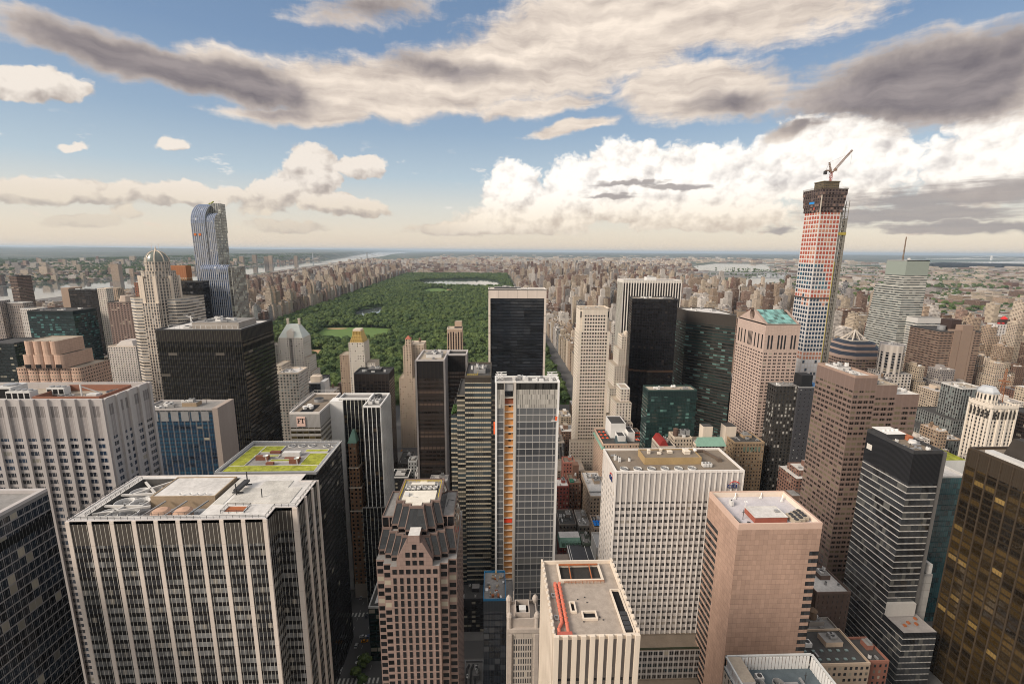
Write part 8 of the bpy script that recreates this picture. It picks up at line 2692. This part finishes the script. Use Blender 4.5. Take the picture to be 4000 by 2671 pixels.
def name_house(b):
    zt = b.tiers[-1][1] if b.tiers else b.z
    h = 'low' if zt < 26 else ('mid-height' if zt < 52 else ('tall' if zt < 90 else 'towering'))
    shape = 'stepped' if b.tiers else ('broad' if b.x1 - b.x0 > 32 else 'plain')
    kind = 'apartment block' if zt < 70 else 'apartment tower'
    q = project(((b.x0 + b.x1) / 2, b.y0, zt * .8))
    n, a = min(AP, key=lambda t: (t[1][0] - q[0]) ** 2 + .5 * (t[1][1] - q[1]) ** 2)
    dx, dy = q[0] - a[0], q[1] - a[1]
    if abs(dx) > .022: rel = 'right of' if dx > 0 else 'left of'
    else: rel = 'beyond' if b.y0 > 700 else 'below'
    zone = {'uws': 'west of the park', 'ues': 'east of the park', 'mid': 'among the towers', 'north': 'beyond the park', 'bronx': 'far uptown', 'queens': 'across the water'}[b.zone]
    if b.zone in ('uws', 'ues'): kind = kind.replace('apartment ', '')
    return ' '.join(('%s %s %s %s %s, %s the %s' % (h, shape if b.tiers else '', PAL[b.ci][0].replace(' coloured', ''), kind, zone, rel, n)).split())


def near_city():
    names = {}
    for b in NEAR300:
        names.setdefault(name_house(b), []).append(b)
    ordn = ['first', 'second', 'third', 'fourth', 'fifth', 'sixth', 'seventh', 'eighth', 'ninth', 'tenth', 'eleventh', 'twelfth', 'thirteenth', 'fourteenth', 'fifteenth']
    label = {}
    for t, L in names.items():
        if len(L) == 1: label[id(L[0])] = t if len(t.split()) < 17 else t.replace(' apartment', ''); continue
        zs = sorted(L, key=lambda b: (b.x0 + b.x1) / b.y0)
        for i, b in enumerate(zs):
            # leftmost, second from left ... of those that share the description
            w = ('leftmost' if i == 0 else 'rightmost' if i == len(zs) - 1 else ordn[i] + ' from left') if len(zs) > 2 else ('left-hand' if i == 0 else 'right-hand')
            s = w + ' ' + t
            s = s.replace(' among the towers', '')
            if len(s.split()) > 16: s = s.replace(' apartment', '')
            for cut in (' east of the park', ' west of the park', ' across the water', ' far uptown', ' beyond the park'):
                if len(s.split()) > 16: s = s.replace(cut, '', 1)
            if len(s.split()) > 16: s = s.replace(', ', ' ').replace(' the ', ' ')
            if len(s.split()) > 16: s = s.replace(' brick', '').replace(' unfinished', '')
            if len(s.split()) > 16: print('LONG', s)
            label[id(b)] = s
    for i, b in enumerate(NEAR300):
        zt = b.tiers[-1][1] if b.tiers else b.z
        cx, cy = (b.x0 + b.x1) / 2, (b.y0 + b.y1) / 2
        nm = 'apartment_tower' if zt > 70 else 'apartment_block'
        grp = {'uws': 'buildings west of the park', 'ues': 'buildings east of the park', 'mid': 'lesser midtown buildings', 'north': 'buildings uptown', 'bronx': 'buildings far uptown', 'queens': 'buildings across the water'}[b.zone]
        if i < 130:
            T = thing(nm, label[id(b)], 'building', (cx, cy, 0), grp)
            keep = b.tank; 
            me = batch_mesh('wall', [b], fine=False)
            o = bpy.data.objects.new('wall', me); COL.objects.link(o); o.parent = T
            x0, x1, y0, y1 = b.x0, b.x1, b.y0, b.y1
            if b.tiers: ins = b.tiers[-1][0]; x0 += ins; x1 -= ins; y0 += ins; y1 -= ins
            w, d = x1 - x0, y1 - y0
            q = random.Random(i)
            mb = MB(); mb.ring(rect(x0 - .1, x1 + .1, y0 - .1, y1 + .1), zt - .1, zt + 1.0, .4); obj('parapet', mb, plain('parapet_%d' % (b.ci), tuple(c * .95 for c in PAL[b.ci][1]), .85), T)
            fx = q.uniform(.15, .5)
            mb = MB(); mb.box(x0 + w * fx, x0 + w * (fx + .3), y0 + d * .4, y0 + d * .8, zt, zt + q.uniform(3, 5.5), 0, 1); obj('penthouse', mb, [plain('parapet_%d' % b.ci, None), roofmat(q.choice(['grey', 'dark', 'tan', 'white']))], T)
            for k in range(q.randint(1, 4)):
                ax, ay = x0 + w * q.uniform(.1, .85), y0 + d * q.uniform(.08, .36)
                mb = MB(); mb.box(ax, ax + q.uniform(1, 3), ay, ay + q.uniform(1, 2.6), zt + .2, zt + q.uniform(1.2, 2.4)); obj('air_unit', mb, q.choice([LIGHTM, METAL, DARKM, WPAINT]), T)
            if b.tank or q.random() < .25: water_tank(T, x0 + w * q.uniform(.15, .85), y0 + d * q.uniform(.2, .8), zt, q.uniform(1.4, 2.0))
        else:
            me = batch_mesh(nm, [b], fine=b.y0 < 2600)
            o = bpy.data.objects.new(nm, me); COL.objects.link(o); o.location = (cx, cy, 0)
            o['label'] = label[id(b)]; o['category'] = 'building'; o['group'] = grp


near_city()
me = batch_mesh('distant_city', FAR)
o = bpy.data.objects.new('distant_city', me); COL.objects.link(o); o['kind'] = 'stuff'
print('city', len(ALL), len(REST))


r_ = random.Random(9)
for i in range(14):
    o = bpy.data.objects.new('street_tree', TREES[i % 4]); COL.objects.link(o)
    if i < 7: o.location = (-82 + r_.uniform(-5, 6), 215 + i * 7, 0); o['label'] = 'one of the leafy trees in the shaded plaza beside the black slab'; o['group'] = 'plaza trees'
    else: o.location = (58 + (i - 7) % 3 * 5 + r_.uniform(-1, 1), 322 + (i - 7) // 3 * 8, 0); o['label'] = 'one of the leafy trees in the walled garden left of the finned block'; o['group'] = 'garden trees'
    s = r_.uniform(.5, .7); o.scale = (s, s, s); o.rotation_euler = (0, 0, r_.uniform(0, 6)); o['category'] = 'tree'



# ============================================================ AIR
def haze():
    m = bpy.data.materials.new('haze'); m.use_nodes = True
    n = m.node_tree.nodes; n.clear()
    v = n.new('ShaderNodeVolumePrincipled'); o = n.new('ShaderNodeOutputMaterial')
    v.inputs['Color'].default_value = (.70, .85, 1.0, 1)
    v.inputs['Density'].default_value = HAZE
    v.inputs['Anisotropy'].default_value = .1
    m.node_tree.links.new(v.outputs[0], o.inputs['Volume'])
    mb = MB(); mb.box(-150000, 150000, -2500, 150000, -2, 430, bottom=True)
    h = obj('haze', mb, m, kind='stuff')
    return h


HAZE = 2.1e-5
haze()
